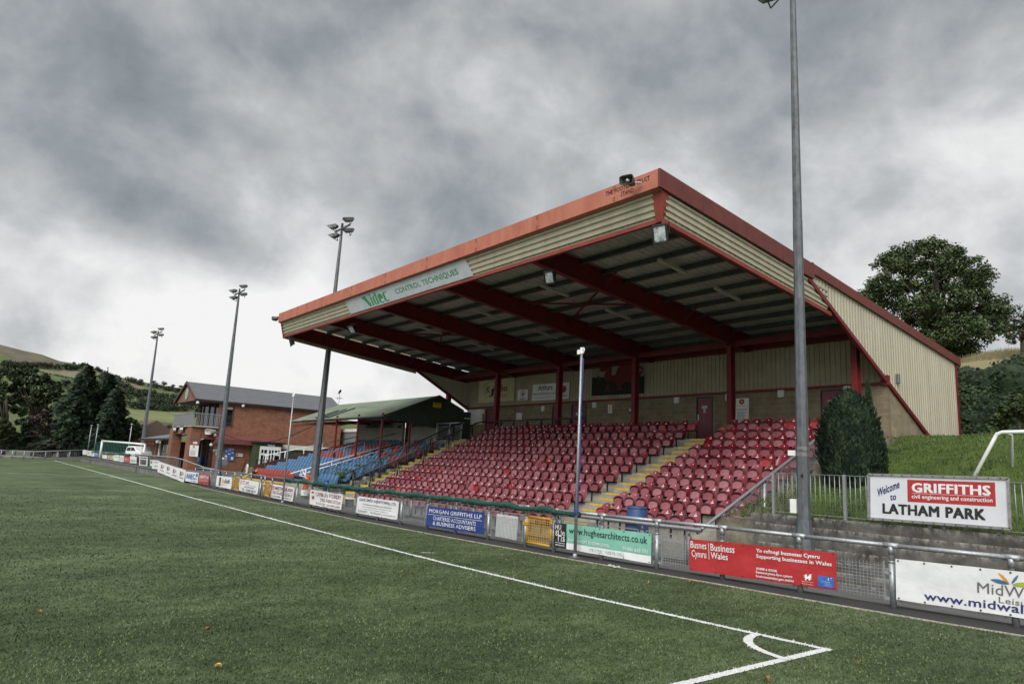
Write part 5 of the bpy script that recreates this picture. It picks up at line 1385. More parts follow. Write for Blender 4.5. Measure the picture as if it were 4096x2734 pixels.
# ------------------------------------------------------------------ slim flagpoles
def flagpole(label, px, py, ptx, pty, rope=True):
    b = UF(px, py); y = FY(b.x) - 0.30; b = U(px, py, 1, y); t_ = U(ptx, pty, 1, y)
    t = thing('flagpole', label, 'pole', (b.x, y, 0))
    mb = MB(); mb.m(M_GALV, True); mb.tube([(b.x, y, 0), (b.x, y, t_.z)], [0.042, 0.030], 12); mb.tube([(b.x, y, 0.0), (b.x, y, 0.11)], [0.08, 0.042], 10)
    mb.m(M_GALVD); mb.box(b.x - 0.11, b.x + 0.11, y - 0.11, y + 0.11, 0, 0.018); mb.build('pole', t)
    mb = MB(); mb.m(M_WHITE); z = t_.z
    mb.tube([(b.x, y, z - 0.16), (b.x, y, z + 0.01)], 0.045, 10); mb.box(b.x - 0.15, b.x - 0.04, y - 0.02, y + 0.02, z - 0.16, z - 0.04); mb.tube([(b.x + 0.06, y, z - 0.14), (b.x + 0.10, y, z - 0.06), (b.x + 0.07, y, z + 0.0)], 0.018, 6); mb.build('pulley', t)
    if rope:
        mb = MB(); mb.m(mat('blue_rope', (0.03, 0.045, 0.22), 0.8, var=0.3, scale=60), True)
        mb.tube([(b.x + 0.075 + 0.015 * math.sin(z_ * 3), y - 0.01, z_) for z_ in [1.15 + i * 0.1 for i in range(int((z - 1.3) * 10))]], 0.014, 6)
        for k in range(10): mb.tube([(b.x - 0.07 + rn.uniform(0, .1), y - 0.05, 1.12 + rn.uniform(0, .1)), (b.x + 0.02, y - 0.07, 1.02 + rn.uniform(0, .06)), (b.x + 0.09 + rn.uniform(-.02, .03), y - 0.04, 1.15 + rn.uniform(0, .12))], 0.010, 5)
        mb.build('rope', t)
    return t
flagpole('slim galvanised pole with a blue rope in front of the mint green banner', 2299.5, 2229, 2335, 1390)
flagpole('slim galvanised pole in front of the white banner with a red edge', 1129, 2010, 1175, 1572, False)

# ------------------------------------------------------------------ floodlight masts
M_MAST = mat('mast_galvanised', (0.115, 0.124, 0.132), 0.5, metal=0.25, var=0.2, scale=7, detail=9, stretch=(1, 1, 0.5))
M_LAMPB = mat('lamp_body', (0.085, 0.095, 0.09), 0.5, metal=0.3, var=0.2)
M_LENS = mat('lamp_lens', (0.32, 0.33, 0.25), 0.15, var=0.3, scale=6)
def lamp_head(t, p, aim, k=1.0, up_=1):
    p = Vector(p); aim = Vector(aim).normalized(); x = aim.cross(Vector((0, 0, 1))).normalized(); u = x.cross(aim)
    q = lambda a, b, c: p + x * a * k + u * b * k + aim * c * k
    mb = MB(); mb.m(M_LAMPB)
    mb.hexa([q(-.33, -.10, .34), q(.33, -.10, .34), q(.33, .22, .62), q(-.33, .22, .62)], [q(-.22, -.12, -.26), q(.22, -.12, -.26), q(.22, .20, -.26), q(-.22, .20, -.26)])
    mb.tube([q(-.22, .05, -.26), q(.22, .05, -.26)], 0.14 * k, 8)
    mb.m(M_LENS); mb.poly([q(-.28, -.09, .36), q(.28, -.09, .36), q(.28, .18, .61), q(-.28, .18, .61)])
    h = mb.build('lamp_head', t)
    mb = MB(); mb.m(M_LAMPB)
    for s_ in (-1, 1): mb.bar(q(.36 * s_, .05, 0), q(.36 * s_, -.38 * up_, 0), 0.05 * k)
    mb.bar(q(-.36, -.38 * up_, 0), q(.36, -.38 * up_, 0), 0.05 * k); mb.build('bracket', h)
def mast(label, base, top, r0, r1, flare=None, seg=8, heads=True, k=1.0):
    base = Vector(base); top = Vector(top)
    t = thing('floodlight_mast', label, 'floodlight mast', base, 'floodlight masts')
    mb = MB(); mb.m(M_MAST)
    H = top.z - base.z; secs = [0.0, 0.30, 0.52, 0.76, 1.0]
    for a, b in zip(secs, secs[1:]):
        ra, rb = r0 + (r1 - r0) * a, r0 + (r1 - r0) * b
        mb.tube([base.lerp(top, a), base.lerp(top, b + (0.008 if b < 1 else 0))], [ra * 1.02, rb * 1.05 if b < 1 else rb], seg)
    if flare:
        zf, rf = flare; mb.tube([base, base + Vector((0, 0, zf * 0.45)), base + Vector((0, 0, zf))], [rf, r0 + (rf - r0) * 0.42, r0 * 1.04], seg)
    mb.build('mast', t)
    if heads:
        mb = MB(); mb.m(M_LAMPB); mb.bar(top + Vector((0, 0, 0.0)), top + Vector((0, 0, 0.9 * k)), 0.12 * k)
        mb.bar(top + Vector((-0.5 * k, -0.25 * k, 0.35 * k)), top + Vector((0.55 * k, 0.3 * k, 0.75 * k)), 0.1 * k); mb.build('crossarm', t)
        for dx, dy, dz, ax, ay in ((-0.75, -0.35, 0.85, -0.85, -0.7), (0.65, 0.3, 1.25, -0.3, -1), (-0.45, -0.3, 0.05, -0.85, -0.6), (0.75, 0.35, 0.35, -0.3, -1)):
            lamp_head(t, top + Vector((dx, dy, dz)) * k * 0.85, (ax, ay, -0.28), 0.72 * k)
    return t
near = mast('tall tapered galvanised mast numbered four beside the welcome sign', (-4.385, 7.45, -0.2), (-4.33, 7.45, 17.2), 0.165, 0.068, (1.45, 0.36))
lh = U(3088, -14, 1, 7.1)
lamp_head(near, lh, (-0.5, -1, -0.5), 0.6)
mb = MB(); mb.m(M_LAMPB); mb.bar(lh, (-4.34, 7.45, lh.z + 0.25), 0.07); mb.build('crossarm', near)
mb = MB(); mb.m(M_INK)
vs, fs = text_mesh('4', 0.01)
c = U(3203, 1901, 1, 7.24)
mb.add([(c.x + 0.075 * a - 0.035 + 0.0, 7.447 - 0.1585 - 0.004, c.z - 0.055 + 0.11 * b) for a, b in vs], fs); mb.build('mast_number', near)
mb = MB(); mb.m(M_GALVD)
for z in (2.78, 2.93): mb.tube([(-4.38, 7.45, z), (-4.38, 7.45, z + 0.10)], 0.163, 8)
mb.m(M_WHITE); mb.box(-4.72, -4.52, 7.36, 7.38, 2.80, 2.93); mb.build('clamp_band', near)
c = U(3180, 2023, 1, 7.40)
mb = MB(); mb.m(M_WHITE); mb.box(c.x - 0.085, c.x + 0.075, 7.30, 7.48, c.z - 0.17, c.z + 0.17); mb.build('meter_box', near, bevel=0.01)
p2 = U(1252, 1927, 2, -0.05); 
def mast_at(label, bx, by, tx, ty, D, r0, r1, k=1.0):
    b = UD(bx, by, D); t_ = UD(tx, ty, D); b.z = min(b.z, 0.6) - 0.3
    return mast(label, b, (b.x * .3 + t_.x * .7, b.y * .3 + t_.y * .7, t_.z), r0, r1, (1.2, r0 * 1.5), 8, True, k)
mast_at('floodlight mast standing in front of the blue seats of the small stand', 1255, 1927, 1369.5, 945, 46, 0.25, 0.085)
mast_at('middle floodlight mast in front of the brick clubhouse', 871, 1875, 953, 1192, 58, 0.23, 0.08, 0.85)
mast_at('farthest floodlight mast, beyond the low annexe of the clubhouse', 566, 1809, 628, 1350, 106, 0.28, 0.10, 1.1)

# ------------------------------------------------------------------ right side: retaining wall, railing, sign, bank
M_BLOCKR = brickmat('retaining_block', 'xz', (0.150, 0.142, 0.128), (0.115, 0.11, 0.10), (0.17, 0.15, 0.12), 0.52, 0.25, 0.012, stain=(0.44, 0.42, 0.37), off=(0.1, 0.23), dark=0.32)
mb = MB(); mb.m(M_BLOCKR); mb.box(-6.33, 24, 8.3, 8.52, -0.35, 1.27)
tag(mb.build('retaining_wall'), 'stained concrete block retaining wall under the welcome sign', 'wall')
rl = thing('bank_railing', 'galvanised upright-bar railing on top of the block retaining wall', 'railing', (-2, 8.45, 1.27))
y = 8.45
mb = MB(); mb.m(M_GALV); mb.box(-5.8, 14, y - 0.02, y + 0.02, 2.36, 2.372); mb.box(-5.8, 14, y - 0.02, y + 0.02, 1.335, 1.347); mb.build('rails', rl)
for x in (-5.78, -3.83, -1.9, 0.05, 2.0): 
    mb = MB(); mb.m(M_GALV); mb.box(x - 0.035, x + 0.035, y - 0.035, y + 0.035, 1.25, 2.39); mb.build('post', rl)
mb = MB(); mb.m(M_GALV, True); mb.tube([(-5.63, y, 1.34), (-5.63, y, 2.365)], 0.0105, 6); bar0 = mb.build('bar', rl)
for k in range(1, 66):
    o = bar0.copy(); COL.objects.link(o); o.location.x = bar0.location.x + 0.129 * k + random.uniform(-.004, .004)
sg = thing('welcome_sign', 'white framed welcome sign with a red sponsor panel above black lettering', 'sign', (-1.7, 8.25, 1.3))
M_BOARD = mat('sign_white', (0.62, 0.63, 0.65), 0.45, var=0.03, scale=2)
M_ALU = mat('aluminium_frame', (0.32, 0.31, 0.30), 0.4, metal=0.4, var=0.15, scale=8)
q = [(-3.08, 8.20, 2.385), (-0.275, 8.20, 2.41), (-3.11, 8.20, 1.405), (-0.30, 8.20, 1.435)]
it = [('rect', 0.30, 0.065, 0.925, 0.58, M_BRED), ('text', 'GRIFFITHS', 0.333, 0.135, 0.895, 0.355, M_LW, 0.045), ('rect', 0.335, 0.372, 0.89, 0.379, M_LW), ('text', 'civil engineering and construction', 0.333, 0.40, 0.905, 0.525, M_LW, 0.025),
      ('text', 'LATHAM PARK', 0.10, 0.645, 0.855, 0.885, M_INK, 0.05), ('text', 'Welcome', 0.06, 0.19, 0.24, 0.385, M_INKB, 0.03, -0.24), ('text', 'to', 0.163, 0.43, 0.212, 0.56, M_INKB, 0.03, -0.03)]
mb = MB(); P = flat_sheet(mb, q, it, M_BOARD, (0, -1, 0), nu=4, nv=3, thick=0.02); mb.build('panel', sg)
mb = MB(); mb.m(M_ALU); c = [P(-0.012, -0.03, 0.01), P(1.012, -0.03, 0.01), P(1.012, 1.03, 0.01), P(-0.012, 1.03, 0.01)]
for a, b in zip(c, c[1:] + c[:1]): mb.bar(a, b, 0.055, 0.045, up=(0, 1, 0))
mb.m(M_RIVET)
for k in range(13):
    for v in (-0.03, 1.03):
        p = P(0.03 + k * 0.078, v, 0.03); mb.box(p.x - .008, p.x + .008, p.y - 0.03, p.y, p.z - .008, p.z + .008)
mb.build('frame', sg)
for x in (-2.9, -1.55, -0.5):
    mb = MB(); mb.m(M_GALVD); mb.box(x - 0.03, x + 0.03, 8.26, 8.31, 1.27, 1.5); mb.build('bracket', sg)
# clay pipe and a board against the wall
mb = MB(); M_CLAY = mat('clay_pipe', (0.20, 0.155, 0.13), 0.8, var=0.15)
mb.m(M_CLAY, True); mb.tube([(-5.0, 7.95, 0.26), (-4.62, 7.75, 0.42)], 0.085, 14); mb.tube([(-4.70, 7.79, 0.385), (-4.60, 7.74, 0.43)], 0.10, 14)
tag(mb.build('drain_pipe'), 'short grey clay pipe resting against the foot of the numbered mast', 'pipe')
mb = MB(); mb.m(M_GALVD); mb.hexa([(-4.86, 7.75, 0.1), (-4.80, 7.75, 0.1), (-4.80, 8.15, 0.1), (-4.86, 8.15, 0.1)], [(-4.66, 7.85, 1.25), (-4.61, 7.85, 1.25), (-4.61, 8.2, 1.25), (-4.66, 8.2, 1.25)])
tag(mb.build('leaning_board'), 'narrow grey board leaning between the mast and the block wall', 'board')

# white goal frame on the bank
gf = thing('mini_goal', 'white tubular goal frame standing on the grass bank behind the sign', 'goal', (-2.3, 14, 2.6))
mb = MB(); mb.m(M_WHITE, True); tp = U(3993, 1728, 1, 14)
mb.tube([(-2.62, 13.55, bank_z(-2.6, 13.6) - 0.1), (tp.x - 0.10, 13.98, tp.z - 0.18), (tp.x - 0.03, 14, tp.z - 0.05), (tp.x + 0.10, 14, tp.z), (tp.x + 5.0, 14, tp.z + 0.12)], 0.055, 10); mb.build('front_frame', gf)
mb = MB(); mb.m(M_WHITE, True); mb.tube([(tp.x + 0.14, 14.03, tp.z), (tp.x + 0.14, 14.6, tp.z - 0.04), (tp.x + 0.08, 14.7, bank_z(tp.x, 14.7))], 0.045, 8); mb.build('stay', gf)

# ------------------------------------------------------------------ foliage helpers
def leafmat(name, c, rough=0.65, tr=0.12):
    m = mat(name, c, rough, var=0.22, scale=0.9, detail=3, spec=0.25)
    return m
G = [leafmat('leaf_%s' % n, c) for n, c in (('deep', (0.022, 0.040, 0.016)), ('mid', (0.040, 0.068, 0.022)), ('light', (0.068, 0.100, 0.034)), ('pale', (0.10, 0.13, 0.05)))]
M_BARK = mat('bark', (0.075, 0.06, 0.045), 0.9, var=0.25, scale=5, bump=0.6, bscale=20)
def rdir(r):
    while True:
        v = Vector((r.uniform(-1, 1), r.uniform(-1, 1), r.uniform(-1, 1)))
        if 0.01 < v.length < 1: return v.normalized()
def leaves(mb, c, rad, n, size, mats, r, flat=0.5, shell=0.45):
    c = Vector(c); rad = Vector((rad, rad, rad * 0.8)) if not isinstance(rad, Vector) else rad
    for _ in range(n):
        d = rdir(r); k = (shell + (1 - shell) * r.random())
        p = c + Vector((d.x * rad.x, d.y * rad.y, d.z * rad.z)) * k
        nrm = (d * (1 - flat) + Vector((0, 0, 1)) * flat + rdir(r) * 0.6).normalized()
        x = nrm.cross(rdir(r)).normalized(); y = nrm.cross(x); s_ = size * r.uniform(0.6, 1.3)
        mb.m(mats[min(len(mats) - 1, int(r.random() * len(mats)))])
        mb.add([p - x * s_, p - y * s_ * 0.55 + x * s_ * 0.1, p + x * s_, p + y * s_ * 0.55 + x * s_ * 0.1], [(0, 1, 2, 3)])

# big ash tree behind the stand
def px_tree(name, label, cat, centres, D, sub, nl, ls, mats, base_px, rpx, seed, spread=3.0, trunk_r=0.35, group=None, rsub=0.5):
    r = random.Random(seed)
    b = UD(*base_px, D); t = thing(name, label, cat, b, group)
    cr_ = MB(); tk = MB(); tk.m(M_BARK, True)
    sc = D / FPX * 1.05
    pts = []
    for cx_, cy_ in centres:
        p = UD(cx_, cy_, D + r.uniform(-spread, spread)); pts.append(p)
        for k in range(sub):
            o = rdir(r) * rpx * sc * 0.95 * r.random() ** 0.5; o.z *= 0.75
            m3 = r.sample(mats, 2) if len(mats) > 2 else mats
            leaves(cr_, p + o, rpx * sc * rsub * r.uniform(0.7, 1.2), nl, ls, m3, r, 0.55, 0.3)
    cr_.build('crown', t)
    top = max(p.z for p in pts); mid = b.z + (top - b.z) * 0.45
    cx_ = sum(p.x for p in pts) / len(pts); cy_ = sum(p.y for p in pts) / len(pts)
    fork = Vector((b.x * .7 + cx_ * .3, b.y * .7 + cy_ * .3, mid))
    tk.tube([b - Vector((0, 0, 1.0)), b.lerp(fork, 0.5), fork, Vector((cx_, cy_, b.z + (top - b.z) * 0.8))], [trunk_r * 1.2, trunk_r, trunk_r * 0.8, trunk_r * 0.25], 8)
    for p in pts:
        s_ = b.lerp(fork, 0.6 + 0.4 * r.random()); m_ = s_.lerp(p, 0.5) + Vector((0, 0, 0.3))
        tk.tube([s_, m_, p], [trunk_r * 0.35, trunk_r * 0.2, trunk_r * 0.06], 5)
    tk.build('trunk', t)
    return t
TZ = lambda x, y: (3100 + x * 0.574, 800 + y * 0.574)
cent = [TZ(*p) for p in ((1050, 300), (1130, 330), (900, 370), (830, 400), (770, 430), (980, 360), (1210, 370), (1270, 400), (1370, 470), (1420, 520), (1420, 590), (670, 620), (730, 600), (800, 540), (830, 480), (900, 470), (1000, 470), (1090, 430), (1180, 460), (1280, 500),
         (1330, 580), (660, 670), (740, 700), (840, 640), (930, 600), (1020, 560), (1110, 560), (1200, 600), (1290, 650), (1370, 690), (820, 740), (900, 760), (980, 700), (1060, 700), (1150, 720), (1240, 740), (1340, 760), (1450, 730), (1530, 730), (1590, 760), (1560, 830), (1480, 830),
         (930, 850), (1020, 830), (1110, 830), (1200, 850), (1300, 850), (1400, 870), (1030, 930), (1130, 940), (1230, 950), (1330, 950), (1450, 930), (1520, 900), (1170, 1030), (1270, 1040), (1380, 1020), (1230, 1120), (1330, 1100))]
px_tree('ash_tree', 'tall broad leafy tree rising behind the sloping roof of the stand', 'tree', cent, 60, 9, 100, 0.115, [G[1], G[2], G[3], leafmat('leaf_ash', (0.085, 0.115, 0.055))], (3770, 1500), 46, 21, 3.0, 0.26, rsub=0.56)
# shrub at the right edge and the straw-coloured hill top with ivy in front
M_STRAW = mat('straw_grass', (0.22, 0.175, 0.10), 0.95, scale=3, col2=(0.17, 0.16, 0.065), bump=1, bscale=16, detail=9)
mb = MB(); mb.m(M_STRAW, True)
def hillr(u, v):
    x = -26 + u * 50; y = 33 + v * 40
    z = 8.2 + 2.6 * min(1, v * 4) + max(0, (x + 9) * 0.12) + 1.0 * mnoise.noise(Vector((x * 0.15, y * 0.15, 3))) - max(0, -(x + 10)) * 0.18
    if v == 0: z = 3
    return (x, y, z)
mb.grid(hillr, 60, 24)
struct(mb.build('hilltop'))
px_tree('hawthorn_bush', 'loose hawthorn bush on the straw-coloured hilltop at the right edge', 'bush', [(4075, 1262), (4100, 1240), (4040, 1300), (4090, 1310), (4020, 1340), (4130, 1300), (4060, 1350), (4110, 1360), (4150, 1250), (4180, 1330)], 48, 6, 40, 0.075, [G[0], G[1], leafmat('leaf_rust', (0.09, 0.06, 0.03))], (4090, 1420), 26, 5, 1.5, 0.1, rsub=0.5)
# tall straw tufts on the crest
mb = MB(); r = random.Random(14); mb.m(M_STRAW)
for k in range(3800):
    x = r.uniform(-12.5, -3); y = 36 + r.uniform(0, 8); z = hillr((x + 26) / 50, (y - 33) / 40)[2]
    a = r.uniform(0, 6.28); w = 0.02; h = r.uniform(0.15, 0.5); dx = r.uniform(-.15, .15)
    mb.add([(x - w, y, z), (x + w, y, z), (x + dx, y + r.uniform(-.1, .1), z + h)], [(0, 1, 2)])
tag(mb.build('straw_tufts'), 'dry straw-coloured grass on the hilltop above the ivy', 'grass', kind='stuff')
iv = thing('ivy_hedge', 'tall dark ivy-covered bank to the right of the beige gable', 'hedge', (-5, 30, 4.5))
def ivm(u, v):
    x = -10.2 + u * 18; f = v
    top = 8.55 + 0.30 * math.sin(x * 1.3 + 2) + 0.45 * mnoise.noise(Vector((x * 0.6, 1, 0)))
    top = min(top, 7.9 + (x + 9.6) * 0.5)
    z = 4.2 + (top - 4.2) * min(1, f * 1.35); y = 28.9 + 2.6 * f ** 1.6 + max(0, f - 0.74) * 7 + 0.55 * mnoise.noise(Vector((x * 0.7, z * 0.7, 2))) + 0.25 * mnoise.noise(Vector((x * 2, z * 2, 5)))
    return Vector((x, y, z))
mb = MB(); mb.m(G[0], True); mb.grid(ivm, 50, 30); mb.build('core', iv)
mb = MB(); r = random.Random(8)
lv = [leafmat('ivy_dark', (0.012, 0.022, 0.009), 0.6), leafmat('ivy_mid', (0.022, 0.040, 0.013), 0.6), leafmat('ivy_light', (0.045, 0.070, 0.022), 0.6)]
for k in range(15000):
    u = r.random() ** 1.6; v = r.random(); p = ivm(u, v) + rdir(r) * 0.10
    cl = mnoise.noise(p * 0.9) + 0.5 * mnoise.noise(p * 2.3)
    if cl < -0.12 and r.random() < 0.75: continue
    nrm = (Vector((0.2, -1, 0.5)) + rdir(r) * 0.8).normalized(); x = nrm.cross(rdir(r)).normalized(); y_ = nrm.cross(x); s_ = r.uniform(0.045, 0.11)
    mb.m(lv[0] if cl < 0 else lv[1] if cl < 0.28 or r.random() < 0.5 else lv[2])
    p = p + nrm * (0.10 + 0.25 * max(0, cl))
    mb.add([p - x * s_, p - y_ * s_ * 0.8, p + x * s_, p + y_ * s_ * 0.8], [(0, 1, 2, 3)])
mb.build('foliage', iv)
px_tree('green_bush', 'mid green leafy bush growing in front of the ivy bank', 'bush', [(4060, 1590), (4100, 1600), (4030, 1640), (4080, 1650), (4040, 1680), (4100, 1690), (4010, 1700), (4130, 1640), (4150, 1590), (4000, 1660)], 35.5, 5, 40, 0.08, [G[1], G[2], leafmat('leaf_yellowish', (0.075, 0.11, 0.022))], (4080, 1740), 26, 9, 0.6, 0.06)

# clipped conifer
bs = thing('conifer_bush', 'dense dark green rounded conifer at the near end of the maroon seats', 'bush', (-5.5, 12.4, 2.1))
PF = [(0.0, 0.55), (0.12, 0.80), (0.3, 0.92), (0.5, 0.93), (0.68, 0.82), (0.82, 0.63), (0.92, 0.40), (1.0, 0.08)]
def bsurf(a, t):
    rr_ = interp(PF, t) * (1 + 0.06 * math.sin(a * 7 + 1) + 0.16 * mnoise.noise(Vector((math.cos(a) * 2.2, math.sin(a) * 2.2, t * 2.5))))
    return Vector((-5.5 + rr_ * math.cos(a), 12.4 + rr_ * math.sin(a), 2.0 + 2.95 * t + 0.14 * mnoise.noise(Vector((math.cos(a) * 3, math.sin(a) * 3, 1))) * t))
cd = leafmat('conifer_core', (0.008, 0.014, 0.009))
mb = MB(); mb.m(cd, True)
mb.grid(lambda u, v: bsurf(u * 2 * math.pi, v) * 0.93 + Vector((-5.5, 12.4, 3.3)) * 0.07, 40, 24)
r = random.Random(31)
cm = [leafmat('conifer_dark', (0.016, 0.030, 0.017), 0.7), leafmat('conifer_mid', (0.028, 0.050, 0.026), 0.7), leafmat('conifer_light', (0.042, 0.070, 0.034), 0.7)]
for k in range(5200):
    a = r.uniform(0, 2 * math.pi); t = r.random() ** 0.85
    s_ = bsurf(a, t); o = Vector((math.cos(a), math.sin(a), 0))
    cl = mnoise.noise(Vector((a * 5.0, t * 6, 3))) + 0.6 * mnoise.noise(Vector((a * 14, t * 8, 1)))
    s_ = s_ + o * (0.07 * cl - 0.05)
    mcol = cm[0] if cl < -0.1 else cm[1] if cl < 0.3 else cm[2]
    for j in range(3):
        d = (o * r.uniform(0.15, 0.6) + Vector((0, 0, 1)) + rdir(r) * 0.35).normalized(); ln = r.uniform(0.07, 0.17); w = ln * 0.20
        p = s_ + rdir(r) * 0.05; x = d.cross(o + rdir(r) * 0.5).normalized() * w
        mb.m(mcol); mb.add([p - x * 0.4, p + x * 0.4, p + d * ln * 0.6 + x, p + d * ln, p + d * ln * 0.6 - x], [(0, 1, 2, 3, 4)])
# a leader that stands proud of the top
for k in range(420):
    t = r.random(); a = r.uniform(0, 6.28); p = Vector((-4.98 + 0.10 * math.cos(a) * (1 - t), 12.55 + 0.12 * math.sin(a) * (1 - t), 4.3 + 0.98 * t)); d = (Vector((math.cos(a) * .3, math.sin(a) * .3, 1))).normalized(); x = d.cross(rdir(r)).normalized() * 0.025
    mb.m(cm[1]); mb.add([p - x * 0.4, p + x * 0.4, p + d * 0.1 + x, p + d * 0.15, p + d * 0.1 - x], [(0, 1, 2, 3, 4)])
mb.build('foliage', bs)
mb = MB(); mb.m(M_BARK, True); mb.tube([(-5.5, 12.4, 1.8), (-5.5, 12.4, 2.6)], 0.15, 8); mb.build('trunk', bs)

# rough grass on the bank and the strip
gm = [mat('blade_green', (0.066, 0.108, 0.018), 0.8, var=0.2), mat('blade_yellow', (0.115, 0.14, 0.035), 0.8, var=0.2), mat('blade_dark', (0.030, 0.050, 0.014), 0.8, var=0.2)]
mb = MB(); r = random.Random(77)
n = 0
while n < 26000:
    x = r.uniform(-7.3, 1.5); y = 8.55 + 19 * r.random() ** 1.5
    z = bank_z(x, y); cl = mnoise.noise(Vector((x * 0.8, y * 0.5, 7))) + 0.5 * mnoise.noise(Vector((x * 2.6, y * 2, 1)))
    h = r.uniform(0.03, 0.11) * (1 + max(0, cl)); w = 0.007 + 0.0006 * y; a = r.uniform(0, 3.14)
    mb.m(gm[2] if cl > 0.25 and r.random() < 0.6 else gm[1] if r.random() < 0.22 else gm[0])
    dx, dy = math.cos(a) * w, math.sin(a) * w
    mb.add([(x - dx, y - dy, z - 0.02), (x + dx, y + dy, z - 0.02), (x + r.uniform(-.08, .08), y + r.uniform(-.08, .08), z + h)], [(0, 1, 2)]); n += 1
for k in range(6500):
    u, v = r.random(), r.random(); p = Vector(strip(u, v)); h = r.uniform(0.08, 0.25); w = 0.02
    mb.m(gm[0] if r.random() < 0.6 else gm[2]); mb.add([(p.x - w, p.y, p.z), (p.x + w, p.y, p.z), (p.x + r.uniform(-.1, .1), p.y + r.uniform(-.1, .1), p.z + h)], [(0, 1, 2)])
tag(mb.build('long_grass'), 'rough green grass growing over the banks beside the stand', 'grass', kind='stuff')
for k, (px, py, D) in enumerate(((1400, 1895, 45), (1440, 1878, 46), (1500, 1855, 47), (1555, 1835, 48), (1365, 1900, 44.5))):
    p = UD(px, py, D); r2 = random.Random(k + 50)
    mb = MB(); leaves(mb, p, Vector((0.75, 0.6, 0.42)), 420, 0.07, [G[1], G[2], gm[0]], r2, 0.5, 0.2)
    tag(mb.build('low_shrub'), ['leafy shrub low on the grass slope beside the blue seats', 'second leafy shrub up the grass slope', 'third leafy shrub up the grass slope, beside mid-height blue seats', 'leafy shrub highest on the grass slope', 'small leafy shrub at the very foot of the grass slope'][k], 'shrub', 'shrubs on the grass slope')
# fallen leaves on the turf
M_LEAFO = mat('fallen_leaf', (0.42, 0.20, 0.075), 0.7, var=0.2); M_LEAFY = mat('fallen_leaf_yellow', (0.55, 0.38, 0.10), 0.7, var=0.2)
LV = [(3069, 2722, 0.075, 0, 'curled brown leaf nearest the camera, below the corner arc'), (829, 2523, 0.075, 0, 'brown leaf lying on the open turf'), (872, 2669, 0.06, 1, 'yellow leaf lying near the bottom of the turf'), (1609, 2287, 0.05, 1, 'yellow leaf just inside the touchline'), (2596, 2330, 0.05, 1, 'yellow leaf outside the touchline near the red banner'), (2762, 2330, 0.07, 0, 'brown leaf beside the kerb below the red banner'), (1408, 2321, 0.045, 0, 'pale speck of leaf left of the touchline'), (3436, 2657, 0.06, 0, 'brown leaf to the right of the corner'), (2024, 2335, 0.045, 0, 'small brown leaf near the touchline'), (158, 2449, 0.05, 0, 'small brown leaf at the left of the turf'), (3046, 2612, 0.035, 1, 'tiny pale leaf inside the corner arc'), (2025, 2240, 0.04, 1, 'tiny yellow leaf between touchline and kerb')]
for px, py, s_, k, lab in LV:
    p = U(px, py, 2, 0.012); mb = MB(); mb.m(M_LEAFY if k else M_LEAFO, True); a = px * 0.7; s_ *= 0.7
    ux, uy = math.cos(a), math.sin(a)
    mb.grid(lambda u, v: (p.x + ux * (u - .5) * s_ * 1.6 - uy * (v - .5) * s_ * (1 - (2 * u - 1) ** 2 * 0.85), p.y + uy * (u - .5) * s_ * 1.6 + ux * (v - .5) * s_ * (1 - (2 * u - 1) ** 2 * 0.85), 0.014 + s_ * 0.7 * ((v - .5) * 2) ** 2 + s_ * 0.3 * math.sin(u * 3)), 6, 4)
    tag(mb.build('fallen_leaf'), lab, 'leaf', 'fallen leaves on the turf')
p = U(2455, 2266, 2, 0.02)
mb = MB(); mb.m(mat('rag', (0.38, 0.36, 0.33), 0.9, var=0.15, scale=20), True)
mb.grid(lambda u, v: (p.x - 0.18 + u * 0.36, p.y + 0.02 + (v - .5) * 0.08 + 0.02 * math.sin(u * 9), 0.025 + 0.03 * math.sin(v * 3.14) + 0.012 * math.sin(u * 17)), 14, 5)
tag(mb.build('rag'), 'crumpled pale rag lying on the kerb below the mint green banner', 'rag')

# ------------------------------------------------------------------ small green-roofed stand with blue and red seats
M_GROOF = mat('green_roof', (0.165, 0.195, 0.135), 0.75, scale=0.7, col2=(0.10, 0.125, 0.082), detail=8, stretch=(0.5, 1.5, 1))
M_GCLAD = mat('dark_green_cladding', (0.030, 0.044, 0.026), 0.6, var=0.15, scale=1.5)
M_CREAMW = mat('cream_render', (0.36, 0.35, 0.29), 0.8, var=0.08, scale=1.2)
M_DRED = mat('dark_red_post', (0.16, 0.018, 0.02), 0.5, var=0.15)
M_PANEL = mat('grey_perforated_panel', (0.17, 0.175, 0.18), 0.5, var=0.08)
M_BROWN = mat('brown_board', (0.075, 0.028, 0.024), 0.7, var=0.15, scale=2)
sx0, sx1 = -52.4, -36.4
small = thing('small_stand', 'older small stand with a moss green pitched roof and blue and red seats', 'grandstand', (-44, 13, 0))
eF, rF, eR = (12.85, 5.15), (17.05, 6.92), (19.2, 6.06)
mb = MB(); mb.m(M_GROOF)
n = 58
for (y0, z0), (y1, z1) in ((eF, rF), (rF, eR)):
    for i in range(n):
        a = sx0 + (sx1 - sx0) * i / n; p = (sx1 - sx0) / n
        for (u, d), (v, e) in (((0, 0), (0.55, 0)), ((0.55, 0), (0.7, -0.03)), ((0.7, -0.03), (0.85, -0.03)), ((0.85, -0.03), (1, 0))):
            mb.poly([(a + p * u, y0, z0 + d), (a + p * v, y0, z0 + e), (a + p * v, y1, z1 + e), (a + p * u, y1, z1 + d)])
    mb.m(M_GCLAD); mb.poly([(sx0, y0, z0 - 0.08), (sx1, y0, z0 - 0.08), (sx1, y1, z1 - 0.08), (sx0, y1, z1 - 0.08)]); mb.m(M_GROOF)
mb.m(M_GCLAD)
